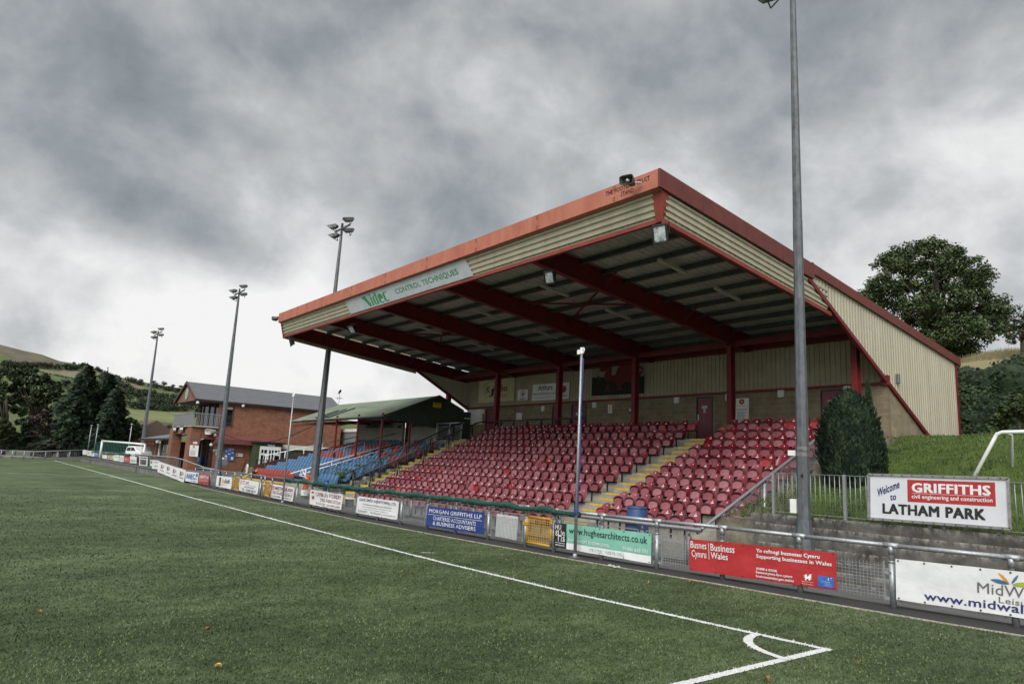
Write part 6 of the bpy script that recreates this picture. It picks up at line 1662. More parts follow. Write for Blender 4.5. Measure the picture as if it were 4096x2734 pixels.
mb.hexa([(sx1, eF[0] - 0.05, eF[1] - 0.20), (sx1 + 0.06, eF[0] - 0.05, eF[1] - 0.20), (sx1 + 0.06, rF[0], rF[1] - 0.20), (sx1, rF[0], rF[1] - 0.20)], [(sx1, eF[0] - 0.05, eF[1] + 0.04), (sx1 + 0.06, eF[0] - 0.05, eF[1] + 0.04), (sx1 + 0.06, rF[0], rF[1] + 0.04), (sx1, rF[0], rF[1] + 0.04)])
mb.hexa([(sx1, rF[0], rF[1] - 0.20), (sx1 + 0.06, rF[0], rF[1] - 0.20), (sx1 + 0.06, eR[0], eR[1] - 0.20), (sx1, eR[0], eR[1] - 0.20)], [(sx1, rF[0], rF[1] + 0.04), (sx1 + 0.06, rF[0], rF[1] + 0.04), (sx1 + 0.06, eR[0], eR[1] + 0.04), (sx1, eR[0], eR[1] + 0.04)])
rf = mb.build('roof', small)
mb = MB(); mb.m(M_BLACK, True); mb.tube([(sx0, eF[0] - 0.08, eF[1] - 0.10), (sx1, eF[0] - 0.08, eF[1] - 0.10)], 0.075, 8); mb.m(M_GALV); mb.tube([(sx0, eF[0] - 0.17, eF[1] - 0.06), (sx0 + 2.6, eF[0] - 0.17, eF[1] - 0.06)], 0.05, 6); mb.build('gutter', rf)
mb = MB(); mb.m(M_BLACK)
for k, x in enumerate((-47.9, -46.8, -45.6)):
    s_ = (rF[1] - eF[1]) / (rF[0] - eF[0]); mb.bar((x, 13.05, eF[1] + 0.2 * s_ + 0.06), (x, 14.9 + 0.15 * k, eF[1] + (2.05 + .15 * k) * s_ + 0.06), 0.07)
mb.bar((-48.0, 13.05, eF[1] + 0.16), (-45.5, 13.05, eF[1] + 0.16), 0.06); mb.build('snow_guard', rf)
# gable of dark green sheets
mb = MB(); mb.m(M_GCLAD)
y = eF[0] + 0.1; p_ = 0.22; ys = []
while y < eR[0] - 0.02: ys += [(y, 0), (y + p_ * 0.6, 0), (y + p_ * .7, .04), (y + p_ * .92, .04)]; y += p_
def gt(y): return (eF[1] + (y - eF[0]) * (rF[1] - eF[1]) / (rF[0] - eF[0]) if y < rF[0] else rF[1] + (y - rF[0]) * (eR[1] - rF[1]) / (eR[0] - rF[0])) - 0.18
def gb(y): return max(4.55, 5.0 - (y - 12.85) * 0.09) if y < 17.1 else 3.4
for (a, d), (b, e) in zip(ys, ys[1:]): mb.poly([(sx1 - 0.02 - d, a, gb(a)), (sx1 - 0.02 - e, b, gb(b)), (sx1 - 0.02 - e, b, gt(b)), (sx1 - 0.02 - d, a, gt(a))])
mb.build('gable', small)
Q4 = lambda x, y: (1400 + x * .2232, 1550 + y * .2232)
q = [U(*Q4(*p), 0, sx1 + 0.09) for p in ((1490, 260), (1640, 272), (1487, 348), (1636, 363))]
mb = MB(); M_SIGNY = mat('sign_yellow', (0.62, 0.36, 0.03), 0.5, var=0.04)
flat_sheet(mb, q, [('text', 'A. IVOR LLOYD', 0.08, 0.10, 0.95, 0.36, M_INK, 0.02), ('text', 'STAND', 0.25, 0.46, 0.8, 0.58, M_ORANGE), ('text', '8640', 0.35, 0.66, 0.68, 0.86, M_ORANGE)], M_SIGNY, (1, 0, 0), nu=2, nv=2, thick=0.02)
mb.build('name_sign', small)
# walls
mb = MB(); mb.m(M_CREAMW); mb.box(-49.4, -41.9, 17.5, 17.7, 1.0, 5.6); mb.box(-40.9, sx1 - 0.3, 17.5, 17.7, 1.0, 5.6); mb.box(-41.9, -40.9, 17.5, 17.7, 5.25, 5.6)
mb.m(M_BLACK); mb.box(-41.9, -40.9, 17.75, 17.8, 1, 5.3)
mb.m(M_GCLAD); mb.poly([(sx0 + 0.05, 13.4, 4.95), (sx0 + 5, 17.4, 5.45), (sx0 + 0.05, 17.4, 5.1)])
mb.build('back_wall', small)
mb = MB(); mb.m(M_GCLAD); mb.box(-42, -36.55, 19.2, 27, 0, 6.0); mb.m(M_DOOR); mb.box(-36.56, -36.5, 20.6, 22.4, 3.8, 5.3); mb.m(M_OFFW); mb.box(-36.55, -36.5, 19.4, 23, 5.5, 5.58); mb.build('rear_extension', small)
mb = MB(); mb.m(M_INKB)
for s_, px0, px1, py0, py1 in (('CLWB PELDROED Y DRENEWYDD', 282, 772, 625, 712), ('NEWTOWN FOOTBALL CLUB', 1112, 1660, 645, 692)):
    a = U(*Q4(px0, py0), 1, 17.48); b = U(*Q4(px1, py1), 1, 17.48); vs, fs = text_mesh(s_, 0.03)
    mb.add([(a.x + (b.x - a.x) * u, 17.485, b.z + (a.z - b.z) * v) for u, v in vs], fs)
a = U(*Q4(858, 678), 1, 17.48); b = U(*Q4(917, 725), 1, 17.48); mb.box(a.x, b.x, 17.47, 17.49, b.z, a.z)
mb.build('wall_lettering', small)
# terrace
def bz(k): return 0.42 + 0.262 * k
def by(k): return 9.0 + 0.80 * k
mb = MB(); mb.m(M_CONC)
pts = [(8.45, -0.4)]
for k in range(11): pts += [(8.45 + 0.8 * k, bz(k)), (8.45 + 0.8 * (k + 1), bz(k))]
pts += [(17.5, bz(10)), (17.5, -0.4)]
mb.prism([(-49.2, y, z) for y, z in pts], (49.2 - 34.3, 0, 0))
mb.m(M_BROWN); mb.hexa([(-49.32, 8.9, 0.3), (-49.22, 8.9, 0.3), (-49.22, 17.5, 2.9), (-49.32, 17.5, 2.9)], [(-49.32, 8.9, 1.35), (-49.22, 8.9, 1.35), (-49.22, 17.5, 3.75), (-49.32, 17.5, 3.75)])
mb.m(M_YEL); mb.box(-49.2, -41.2, 8.40, 8.46, 0.36, 0.45); mb.box(-41.2, -39.6, 8.40, 8.46, 0.1, 0.18)
mb.bar((-49.25, 8.3, 0.4), (-48.2, 9.0, 1.05), 0.1)
mb.build('terrace', small)
for x, y in ((-47.38, 13.0), (-43.85, 13.0), (-40.32, 13.0), (-36.8, 13.0), (-36.5, 14.95)):
    mb = MB(); mb.m(M_DRED); mb.box(x - 0.06, x + 0.06, y - 0.06, y + 0.06, bz(5), 5.35); mb.build('post', small)
for x in (-47.38, -43.85, -40.32, -36.8):
    mb = MB(); mb.m(M_DRED); mb.bar((x, 13.0, 4.9), (x, 17.5, 5.15), 0.1); mb.build('roof_beam', small)
mb = MB(); mb.m(M_DRED); mb.bar((sx0 + .2, 13.0, 4.75), (-47.4, 13.0, 4.75), 0.08); mb.build('eaves_bar', small)
# white handrails of its stairs
def wrail(label, x, pts, posts, m_=M_WHITE, r=0.035):
    t = thing('handrail', label, 'handrail', (x, pts[0][0], pts[0][1] - 1), 'handrails of the small stand')
    mb = MB(); mb.m(m_, True); mb.tube([(x, y, z) for y, z in pts], r, 8); mb.build('rail', t)
    for y in posts:
        z = interp(pts, y); mb = MB(); mb.m(m_, True); mb.tube([(x, y, z - 1.0), (x, y, z)], r * 0.95, 6); mb.build('post', t)
wrail('white handrail on the left of the middle stairs between the blue seats', -41.0, [(8.75, 1.06), (17.3, 3.85)], (9.8, 11.6, 13.4, 15.2))
wrail('white handrail on the right of the middle stairs between the blue seats', -39.8, [(8.9, 1.04), (17.3, 3.78)], (9.6, 11.4, 13.2, 15.0))
wrail('white handrail along the brown board at the far edge of the small stand', -49.25, [(9.8, 2.15), (17.4, 4.12)], (9.9, 11.4, 12.9, 14.4))
wrail('dull handrail among the upper seats of the small stand', -42.6, [(12.35, 2.62), (12.6, 2.85), (17.3, 4.35)], (13.2, 14.8, 16.6), mat('dull_rail', (0.28, 0.25, 0.22), 0.6))
# bucket seats
def bucket_mesh(c):
    mb = MB(); mb.m(c)
    mb.hexa([(-.20, .10, .30), (.20, .10, .30), (.20, .13, .30), (-.20, .13, .30)], [(-.235, .26, .80), (.235, .26, .80), (.235, .29, .80), (-.235, .29, .80)])
    for s_ in (-1, 1): mb.hexa([(s_ * .20 - .012, -.05, .30), (s_ * .20 + .012, -.05, .30), (s_ * .20 + .012, .13, .30), (s_ * .20 - .012, .13, .30)], [(s_ * .235 - .012, .18, .80), (s_ * .235 + .012, .18, .80), (s_ * .235 + .012, .29, .80), (s_ * .235 - .012, .29, .80)])
    mb.box(-.22, .22, -.06, .14, .29, .32); mb.hexa([(-.22, -.085, .18), (.22, -.085, .18), (.22, -.05, .18), (-.22, -.05, .18)], [(-.22, -.085, .32), (.22, -.085, .32), (.22, -.05, .32), (-.22, -.05, .32)])
    mb.box(-.012, .012, .06, .12, .32, .5)
    mb.m(M_INKB); mb.box(-.17, -.13, -.02, .02, 0, .3); mb.box(.13, .17, -.02, .02, 0, .3)
    o = mb.build('bucket_seat'); me = o.data; bpy.data.objects.remove(o); return me
M_SBLUE = mat('seat_blue', (0.105, 0.205, 0.335), 0.4, var=0.10, scale=1.5); M_SRED2 = mat('seat_faded_red', (0.34, 0.085, 0.075), 0.4, var=0.1, scale=1.5)
MEB = {0: bucket_mesh(M_SBLUE), 1: bucket_mesh(M_SRED2)}
r = random.Random(4)
for k in range(11):
    for blk, x0, n in (('left', -48.7, 14), ('right', -39.2, 9)):
        for i in range(n):
            if blk == 'right' and i > 8 - (0 if k > 2 else 0): continue
            x = x0 + 0.545 * i
            red = (k == 0 and blk == 'left') or (k >= 6 and r.random() < 0.42) or (k == 5 and blk == 'left' and i > 3 and r.random() < 0.8) or (k == 4 and r.random() < 0.06) or (k == 5 and r.random() < 0.3)
            if k >= 9: red = r.random() < 0.12 if k == 10 else red
            o = bpy.data.objects.new('bucket_seat', MEB[1 if red else 0]); COL.objects.link(o); o.location = (x, by(k), bz(k))
            tag(o, '%s bucket seat, %s row of the small stand, %s from its %s edge' % ('red' if red else 'blue', ORD[k + 1], ORD[(i if blk == 'left' else n - 1 - i) + 1], 'brown board' if blk == 'left' else 'grassy'), 'bucket seat', 'bucket seats of the small stand')
# weather vane with a bird on the ridge
c = U(1357, 1592, 1, 17.05)
wv = thing('weather_vane', 'thin weather vane with a dark bird on the green roof ridge', 'weather vane', (c.x, 17.05, c.z - 0.7))
mb = MB(); mb.m(M_BLACK); mb.bar((c.x, 17.05, c.z - 1.2), (c.x, 17.05, c.z + 0.42), 0.025); mb.bar((c.x - .38, 17.05, c.z), (c.x + .38, 17.05, c.z - 0.05), 0.02)
mb.bar((c.x - .05, 16.7, c.z), (c.x + .05, 17.4, c.z), 0.02)
for dx in (-.38, .36): mb.box(c.x + dx - .05, c.x + dx + .05, 17.04, 17.06, c.z - .06, c.z + .06)
mb.build('vane', wv)
mb = MB(); mb.m(M_BLACK, True); mb.tube([(c.x - .28, 17.05, c.z + .42), (c.x - .1, 17.05, c.z + .52), (c.x + .06, 17.05, c.z + .62), (c.x + .15, 17.05, c.z + .72), (c.x + .25, 17.05, c.z + .70)], [.02, .09, .11, .07, .01], 8); mb.build('bird_figure', wv)

mb = MB(); mb.m(M_PANEL); mb.box(-63, -54.0, 21.5, 24, 0, 4.9); mb.m(M_OFFW); mb.box(-63.1, -53.9, 21.4, 24.1, 4.9, 5.2); mb.box(-51.6, -49.4, 18.4, 18.6, 2.2, 4.35)
tag(mb.build('shed'), 'pale flat shed seen through the far end of the small stand', 'shed')
# ------------------------------------------------------------------ brick clubhouse
M_BRK = brickmat('red_brick_y', 'yz', (0.30, 0.115, 0.065), (0.235, 0.088, 0.052), (0.23, 0.15, 0.105), 0.25, 0.085, 0.010, dark=0.72)
M_BRKX = brickmat('red_brick_x', 'xz', (0.285, 0.108, 0.06), (0.225, 0.085, 0.05), (0.22, 0.145, 0.10), 0.25, 0.085, 0.010, dark=0.72)
M_SLATE = mat('slate', (0.125, 0.128, 0.138), 0.75, var=0.12, scale=3, detail=9, stretch=(1, 0.6, 3))
M_TIMB = mat('timber', (0.20, 0.115, 0.075), 0.8, var=0.15, scale=4, stretch=(1, 1, 12))
M_WOODD = mat('dark_timber', (0.085, 0.045, 0.03), 0.7, var=0.15)
M_CANRED = mat('red_canopy', (0.165, 0.050, 0.043), 0.55, var=0.08, scale=1)
club = thing('clubhouse', 'two-storey red brick clubhouse with slate roof, timber gable and balcony', 'building', (-63.5, 14, 0.6))
mb = MB(); mb.m(M_BRK)
def wall_y(x, y0, y1, z0, z1, holes, th=0.25):
    ys_ = sorted({y0, y1, *[h[0] for h in holes], *[h[1] for h in holes]})
    for a, b in zip(ys_, ys_[1:]):
        hs = [h for h in holes if h[0] <= a and h[1] >= b]
        z = z0
        for h in sorted(hs, key=lambda h: h[2]):
            if h[2] > z: mb.box(x - th, x, a, b, z, h[2])
            z = h[3]
        if z1 > z: mb.box(x - th, x, a, b, z, z1)
WIN = (9.30, 10.40, 4.55, 6.42)
wall_y(-60, 9.1, 20.9, 0.4, 6.72, [WIN])
mb.m(M_BRKX); mb.box(-67, -60.25, 20.65, 20.9, 0.4, 6.7); mb.box(-67, -66.2, 9.1, 9.35, 0.4, 6.7)
mb.box(-61.15, -59.85, 6.95, 7.75, 0.4, 4.32); mb.box(-67.35, -66.1, 6.95, 7.75, 0.4, 4.32)
mb.m(M_BRK); mb.box(-60.2, -59.9, 7.76, 9.1, 3.35, 4.32)
mb.m(M_SLATE)
for x0, x1 in ((-61.16, -59.84), (-67.36, -66.09)):
    for z in (2.05, 3.35): mb.box(x0, x1, 6.94, 7.76, z, z + 0.09)
mb.m(M_BRKX); mb.box(-66.1, -61.15, 7.1, 7.4, 3.75, 4.32)
mb.build('wall', club)
mb = MB(); mb.m(M_GLASS)
mb.box(-66.1, -60.3, 9.2, 9.24, 4.3, 6.7); mb.box(-60.2, -60.15, WIN[0], WIN[1], WIN[2], WIN[3]); mb.box(-66.1, -60.3, 9.0, 9.04, 0.4, 3.6)
mb.m(M_WOODD)
for x in (-65.2, -63.4, -61.6): mb.box(x - .06, x + .06, 9.12, 9.2, 4.3, 6.7); mb.box(x - .06, x + .06, 8.92, 9.0, 0.4, 3.6)
for (a, b, c_, d) in ((WIN[0], WIN[0] + .09, WIN[2], WIN[3]), (WIN[1] - .09, WIN[1], WIN[2], WIN[3]), (WIN[0], WIN[1], WIN[2], WIN[2] + .09), (WIN[0], WIN[1], WIN[3] - .09, WIN[3]), (WIN[0], WIN[1], 6.05, 6.12)): mb.box(-60.15, -59.97, a, b, c_, d)
mb.m(M_OFFW); mb.box(-60.14, -60.10, WIN[0] + .1, WIN[1] - .1, 6.12, 6.33)
mb.build('window', club)
# roof
RZc, EZ, yf, yr = 8.48, 6.72, 6.95, 21.2
xr_, xe1, xe0 = -63.6, -59.72, -67.45
mb = MB(); mb.m(M_SLATE)
n = 20
for i in range(n):
    a, b = i / n, (i + 1) / n
    for xe in (xe1, xe0):
        P0 = Vector((xe + (xr_ - xe) * a, 0, EZ + (RZc - EZ) * a + 0.02)); P1 = Vector((xe + (xr_ - xe) * b, 0, EZ + (RZc - EZ) * b))
        f = lambda p, y: (p.x, y, p.z)
        mb.poly([f(P0, yf), f(P0, yr), f(P1, yr), f(P1, yf)]); mb.poly([f(P1, yf), f(P1, yr), (P1.x, yr, P1.z + 0.02), (P1.x, yf, P1.z + 0.02)])
mb.m(M_WOODD); mb.poly([(xe0, yf, EZ - .1), (xe1, yf, EZ - .1), (xe1, 9.2, EZ - .1), (xe0, 9.2, EZ - .1)])
mb.box(xe1 - 0.30, xe1 + 0.05, yf, yr, EZ - 0.14, EZ + 0.0); mb.m(M_BLACK, True); mb.tube([(xe1 + .06, yf, EZ), (xe1 + .06, yr, EZ)], 0.06, 6)
mb.m(M_SLATE); mb.poly([(xe0, yr, EZ), (xe1, yr, EZ), (xr_, yr, RZc)])
rf = mb.build('roof', club)
mb = MB(); mb.m(M_TIMB); mb.prism([(xe0 + .3, 7.12, EZ - .05), (xe1 - .2, 7.12, EZ - .05), (xr_, 7.12, RZc - .08)], (0, 0.1, 0))
for k in range(9):
    z = EZ + 0.05 + k * 0.18; f = (z - EZ) / (RZc - EZ); mb.m(M_WOODD); mb.box(xe0 + .35 + (xr_ - xe0) * f, xe1 - .25 + (xr_ - xe1) * f, 7.105, 7.125, z, z + 0.012)
mb.m(M_WOODD)
for xe in (xe0, xe1): mb.bar((xe, yf - .02, EZ - .06), (xr_, yf - .02, RZc - .03), 0.05, 0.22)
gb_ = mb.build('gable', club)
mb = MB(); mb.m(M_INKGREY)
mb.prism([(xr_ + 0.55 * math.cos(a), 7.09, 7.38 + 0.62 * math.sin(a)) for a in [i * math.pi / 12 for i in range(24)]], (0, 0.03, 0)); mb.m(mat('badge_pale', (0.30, 0.36, 0.33), 0.6)); mb.prism([(xr_ + 0.46 * math.cos(a), 7.06, 7.38 + 0.52 * math.sin(a)) for a in [i * math.pi / 12 for i in range(24)]], (0, 0.03, 0)); mb.build('badge', gb_)
# balcony
bal = thing('balcony', 'clubhouse balcony', 'balcony', (-63, 8, 4.3)); 
for k in ('label', 'category'): del bal[k]
bal.parent = club; bal.location = Vector((-63, 8, 4.3)) - club.location
mb = MB(); mb.m(M_CONC); mb.box(-66.4, -59.6, 6.9, 9.1, 4.33, 4.45); mb.build('floor', bal)
mb = MB(); mb.m(M_PANEL)
for a, b in ((-66.35, -64.65), (-64.6, -62.9), (-62.85, -61.15), (-61.1, -59.7)): mb.box(a, b, 6.93, 6.95, 4.5, 5.48)
mb.m(M_GALV)
for x in (-66.37, -64.62, -62.87, -61.12, -59.68): mb.box(x - .025, x + .025, 6.90, 6.98, 4.4, 5.55)
mb.box(-66.4, -59.6, 6.90, 6.97, 5.48, 5.54)
y = 7.0
while y < 9.3: mb.box(-59.66, -59.63, y, y + 0.035, 4.45, 5.5); y += 0.14
mb.box(-59.68, -59.6, 6.95, 9.3, 5.48, 5.54); mb.build('railing', bal)
for a, b, s_ in ((-66.0, -64.9, 'SPONSORS'), (-63.6, -62.4, 'ROBINS')):
    mb = MB(); flat_sheet(mb, [(a, 6.88, 4.52), (b, 6.88, 4.52), (a, 6.88, 3.95), (b, 6.88, 3.95)], [('rect', 0.05, 0.45, 0.95, 0.75, M_LW)], M_INKGREY, (0, -1, 0), nu=2, nv=1, thick=0.02); mb.build('hanging_sign', bal)
mb = MB(); mb.m(M_CANRED)
mb.hexa([(-60.0, 8.95, 3.10), (-59.3, 8.95, 3.02), (-59.3, 14.6, 3.02), (-60.0, 14.6, 3.10)], [(-60.0, 8.95, 3.78), (-59.3, 8.95, 3.45), (-59.3, 14.6, 3.45), (-60.0, 14.6, 3.78)])
mb.m(M_OFFW); mb.hexa([(-61.6, 7.76, 3.20), (-59.9, 7.76, 3.20), (-59.9, 9.0, 3.66), (-61.6, 9.0, 3.66)], [(-61.6, 7.76, 3.26), (-59.9, 7.76, 3.26), (-59.9, 9.0, 3.72), (-61.6, 9.0, 3.72)])
mb.build('canopy', club)
# dark green porch with white glazed doors
M_PGREEN = mat('porch_green', (0.052, 0.066, 0.028), 0.6, var=0.1)
pc = thing('porch', 'x', 'x', (-59, 13.4, 0.6))
for k in ('label', 'category'): del pc[k]
pc.parent = club; pc.location = Vector((-59, 13.4, 0.6)) - club.location
mb = MB(); mb.m(M_PGREEN); mb.box(-59.95, -58.4, 12.2, 14.6, 0.4, 3.25); mb.box(-59.95, -59.2, 14.6, 20.5, 0.4, 2.95); mb.m(M_BLACK); mb.box(-60, -58.2, 12.0, 14.75, 3.25, 3.4); mb.m(M_OFFW); mb.box(-59.19, -59.05, 14.6, 20.5, 2.85, 3.25); mb.build('wall', pc)
mb = MB()
flat_sheet(mb, [(-58.36, 12.55, 3.0), (-58.36, 14.45, 3.0), (-58.36, 12.55, 0.62), (-58.36, 14.45, 0.62)],
    [('rect', 0.07, 0.13, 0.17, 0.26, M_GLASS), ('rect', 0.21, 0.13, 0.34, 0.26, M_GLASS), ('rect', 0.07, 0.33, 0.34, 0.93, M_GLASS), ('rect', 0.44, 0.13, 0.52, 0.92, M_GLASS), ('rect', 0.58, 0.13, 0.66, 0.92, M_GLASS), ('rect', 0.72, 0.13, 0.83, 0.26, M_GLASS), ('rect', 0.87, 0.13, 0.95, 0.26, M_GLASS), ('rect', 0.72, 0.33, 0.95, 0.93, M_GLASS),
     ('rect', 0.19, 0.33, 0.215, 0.93, M_WHITE), ('rect', 0.83, 0.33, 0.86, 0.93, M_WHITE)], M_WHITE, (1, 0, 0), nu=4, nv=4, thick=0.05)
mb.build('glazed_door', pc)
mb = MB(); flat_sheet(mb, [(-58.35, 13.2, 3.2), (-58.35, 13.85, 3.2), (-58.35, 13.2, 3.03), (-58.35, 13.85, 3.03)], [('text', 'FOR TEA?', 0.1, 0.2, 0.9, 0.8, M_INKR, 0.02)], M_SHEET, (1, 0, 0), nu=1, nv=1, thick=0.01); mb.build('door_sign', pc)
def wsign(px, x, label, items, base, name='wall_sign', cat='sign', nrm=(1, 0, 0)):
    ax = 0 if nrm[0] else 1
    q = [U(600 + a * .34057, 1450 + b * .34057, ax, x) for a, b in px]
    mb = MB(); flat_sheet(mb, q, items, base, nrm, nu=2, nv=2, thick=0.03); return tag(mb.build(name), label, cat)
wsign([(878, 995), (995, 1003), (870, 1145), (985, 1155)], -59.93, 'blue noticeboard with pinned papers on the clubhouse brick wall', [('rect', 0.03, 0.02, 0.97, 0.98, M_SKYB), ('rect', 0.4, 0.05, 0.62, 0.25, M_LW), ('poly', [(0.44, 0.08), (0.58, 0.08), (0.56, 0.2), (0.5, 0.24), (0.45, 0.2)], M_BRED), ('rect', 0.68, 0.06, 0.92, 0.13, M_LW), ('rect', 0.1, 0.2, 0.28, 0.34, M_FADEC), ('rect', 0.72, 0.28, 0.9, 0.42, M_FADEC), ('rect', 0.35, 0.42, 0.6, 0.5, M_LW), ('rect', 0.06, 0.58, 0.28, 0.74, M_LW), ('rect', 0.38, 0.6, 0.62, 0.76, M_INKGREY), ('rect', 0.68, 0.68, 0.92, 0.9, M_LW), ('rect', 0.08, 0.8, 0.26, 0.95, M_FADEC)], M_PANEL, 'noticeboard', 'noticeboard')
wsign([(1012, 1062), (1092, 1068), (1010, 1096), (1090, 1103)], -59.93, 'small white sign right of the blue noticeboard', [('rect', 0.05, 0.15, 0.28, 0.85, M_STEEL), ('text', 'Spectators', 0.35, 0.2, 0.95, 0.75, M_INKGREY)], M_SHEET)
wsign([(742, 1015), (805, 1018), (740, 1043), (803, 1047)], -59.93, 'small white sign with a black band left of the noticeboard', [('text', 'STEWARD', 0.1, 0.1, 0.9, 0.45, M_INKGREY), ('rect', 0.05, 0.55, 0.95, 0.85, M_INK)], M_SHEET)
wsign([(775, 1048), (805, 1050), (773, 1085), (803, 1088)], -59.93, 'small white paper below the sign with a black band', lines(0.15, 0.85, 0.2, 0.8, 3, M_INKGREY), M_SHEET)
wsign([(470, 965), (568, 972), (458, 1093), (556, 1103)], 6.92, 'tall white club notice with a red and gold crest on the brick pillar', [('poly', [(0.36, 0.07), (0.52, 0.05), (0.64, 0.07), (0.64, 0.17), (0.5, 0.23), (0.36, 0.17)], M_BRED), ('rect', 0.46, 0.09, 0.55, 0.17, M_CRESTG), ('rect', 0.2, 0.27, 0.75, 0.295, M_INKGREY), ('text', '3G Artificial Pitch', 0.1, 0.42, 0.9, 0.5, M_BRED)] + lines(0.12, 0.85, 0.55, 0.95, 8, M_INKGREY), M_SHEET, nrm=(0, -1, 0))
wsign([(507, 925), (550, 928), (505, 948), (548, 952)], 6.92, 'small white plate above the crest notice on the brick pillar', lines(0.1, 0.9, 0.15, 0.85, 2, M_INKGREY), M_SHEET, nrm=(0, -1, 0))
horn(U(715 * .34057 + 600, 808 * .34057 + 1450, 0, -59.6), (0.5, -1, -0.1), 'pale horn loudspeaker on the clubhouse brick wall', 1.1, M_OFFW)
for px, py, lab in ((1095, 508, 'small white lamp box under the clubhouse eaves'), (560, 470, 'round white lamp under the right corner of the timber gable'), (355, 495, 'round white lamp under the left corner of the timber gable'), (762, 852, 'small white lamp at the left end of the red canopy'), (718, 965, 'white floodlight beside the clubhouse doorway')):
    p = U(600 + px * .34057, 1450 + py * .34057, 0 if px not in (355,) else 1, -59.7 if px != 355 else 7.3)
    mb = MB(); mb.m(M_OFFW, True); mb.lathe(p - Vector((0, 0, .12)), [(0.05, 0.0), (0.14, 0.06), (0.14, 0.18), (0.05, 0.28)], 10); tag(mb.build('lamp'), lab, 'lamp')
# cable from clubhouse to the small stand
mb = MB(); mb.m(M_BLACK, True); a = Vector((-59.7, 9.4, 3.95)); b = Vector((-47.6, 12.95, 4.75))
mb.tube([a.lerp(b, t / 14) - Vector((0, 0, 1.1 * math.sin(math.pi * t / 14))) for t in range(15)], 0.028, 5)
tag(mb.build('overhead_cable'), 'black cable sagging between the clubhouse and the small stand', 'cable')
# low annexe
an = thing('annexe', 'low brick annexe with dark shallow roof left of the clubhouse', 'building', (-73, 8, 0.6))
mb = MB(); mb.m(M_BRKX); mb.box(-76.5, -75.2, 7.6, 7.85, 0.4, 3.2); mb.box(-75.2, -67.4, 7.6, 7.85, 0.4, 1.35); mb.box(-67.9, -67.36, 7.6, 7.85, 1.35, 3.2); mb.box(-76.5, -76.2, 7.85, 14, 0.4, 3.2); mb.build('wall', an)
mb = MB(); mb.m(M_SLATE); mb.hexa([(-78.6, 6.6, 3.2), (-67.3, 6.6, 3.2), (-67.3, 13, 4.9), (-78.6, 13, 4.3)], [(-78.6, 6.6, 3.32), (-67.3, 6.6, 3.32), (-67.3, 13, 5.05), (-78.6, 13, 4.45)]); mb.m(M_BLACK); mb.box(-78.7, -67.3, 6.5, 6.6, 3.1, 3.32); mb.build('roof', an)
mb = MB(); mb.m(M_GLASS); mb.box(-75.2, -67.9, 7.9, 7.95, 1.35, 3.2); mb.m(M_WHITE); mb.box(-75.1, -74.7, 7.82, 7.9, 1.5, 3.0); mb.m(M_LW)
for x, z in ((-73.2, 2.3), (-72.4, 2.4), (-70.9, 2.0), (-70.8, 2.6)): mb.box(x, x + .25, 7.87, 7.9, z, z + .4)
mb.m(M_PGREEN); mb.box(-76.9, -75.9, 7.55, 7.6, 0.6, 2.6); mb.build('window', an)
mb = MB(); mb.m(M_OFFW); mb.hexa([(-69.6, 6.35, 2.85), (-68.8, 6.35, 2.85), (-68.8, 6.6, 2.85), (-69.6, 6.6, 2.85)], [(-69.7, 6.3, 3.05), (-68.7, 6.3, 3.05), (-68.9, 6.65, 3.15), (-69.5, 6.65, 3.15)]); tag(mb.build('floodlight'), 'pale floodlight on the edge of the annexe roof', 'floodlight')

# ------------------------------------------------------------------ odds and ends by the walkway
def g2(px, py, D): p = UD(px, py, D); return p
p = UD(884, 1880, 66); bn = thing('collection_bin', 'clear-topped bin with a green and red body beside the middle mast', 'bin', p)
mb = MB(); mb.m(M_BRED); mb.box(p.x - .4, p.x + .4, p.y - .35, p.y + .35, p.z - .15, p.z + .25); mb.m(M_GREENL); mb.box(p.x - .4, p.x + .4, p.y - .35, p.y + .35, p.z + .252, p.z + .48); mb.build('body', bn)
mb = MB(); mb.m(M_PANEL); mb.box(p.x - .4, p.x + .4, p.y - .35, p.y + .35, p.z + .482, p.z + .95); mb.m(M_LW); mb.box(p.x - .12, p.x + .12, p.y - .1, p.y + .1, p.z + .952, p.z + 1.1)
for k in range(3): mb.box(p.x - .3 + k * .22, p.x - .18 + k * .22, p.y - .36, p.y - .351, p.z + .32, p.z + .42)
mb.build('lid', bn)
def drum(px, py, D, h, rad, m_, label):
    p = UD(px, py, D); t = thing('drum', label, 'drum', p)
    mb = MB(); mb.m(m_, True); mb.lathe(p, [(rad * .85, 0), (rad, h * .08), (rad * 1.05, h * .5), (rad, h * .92), (rad * .86, h)], 16); mb.build('body', t)
    mb = MB(); mb.m(m_, True); mb.lathe(p + Vector((0, 0, h)), [(rad * .9, 0), (rad * .9, .04), (rad * .8, .05)], 16); mb.build('rim', t)
drum(795, 1866, 70, .85, .25, M_BLUE, 'blue drum in front of the clubhouse doorway')
drum(858, 1878, 70, .7, .24, M_DRED, 'dark red drum beside the clubhouse doorway')
drum(1302, 1962, 33, .42, .115, mat('bin_blue', (0.025, 0.07, 0.26), 0.5), 'bright blue bin at the foot of the grass slope')
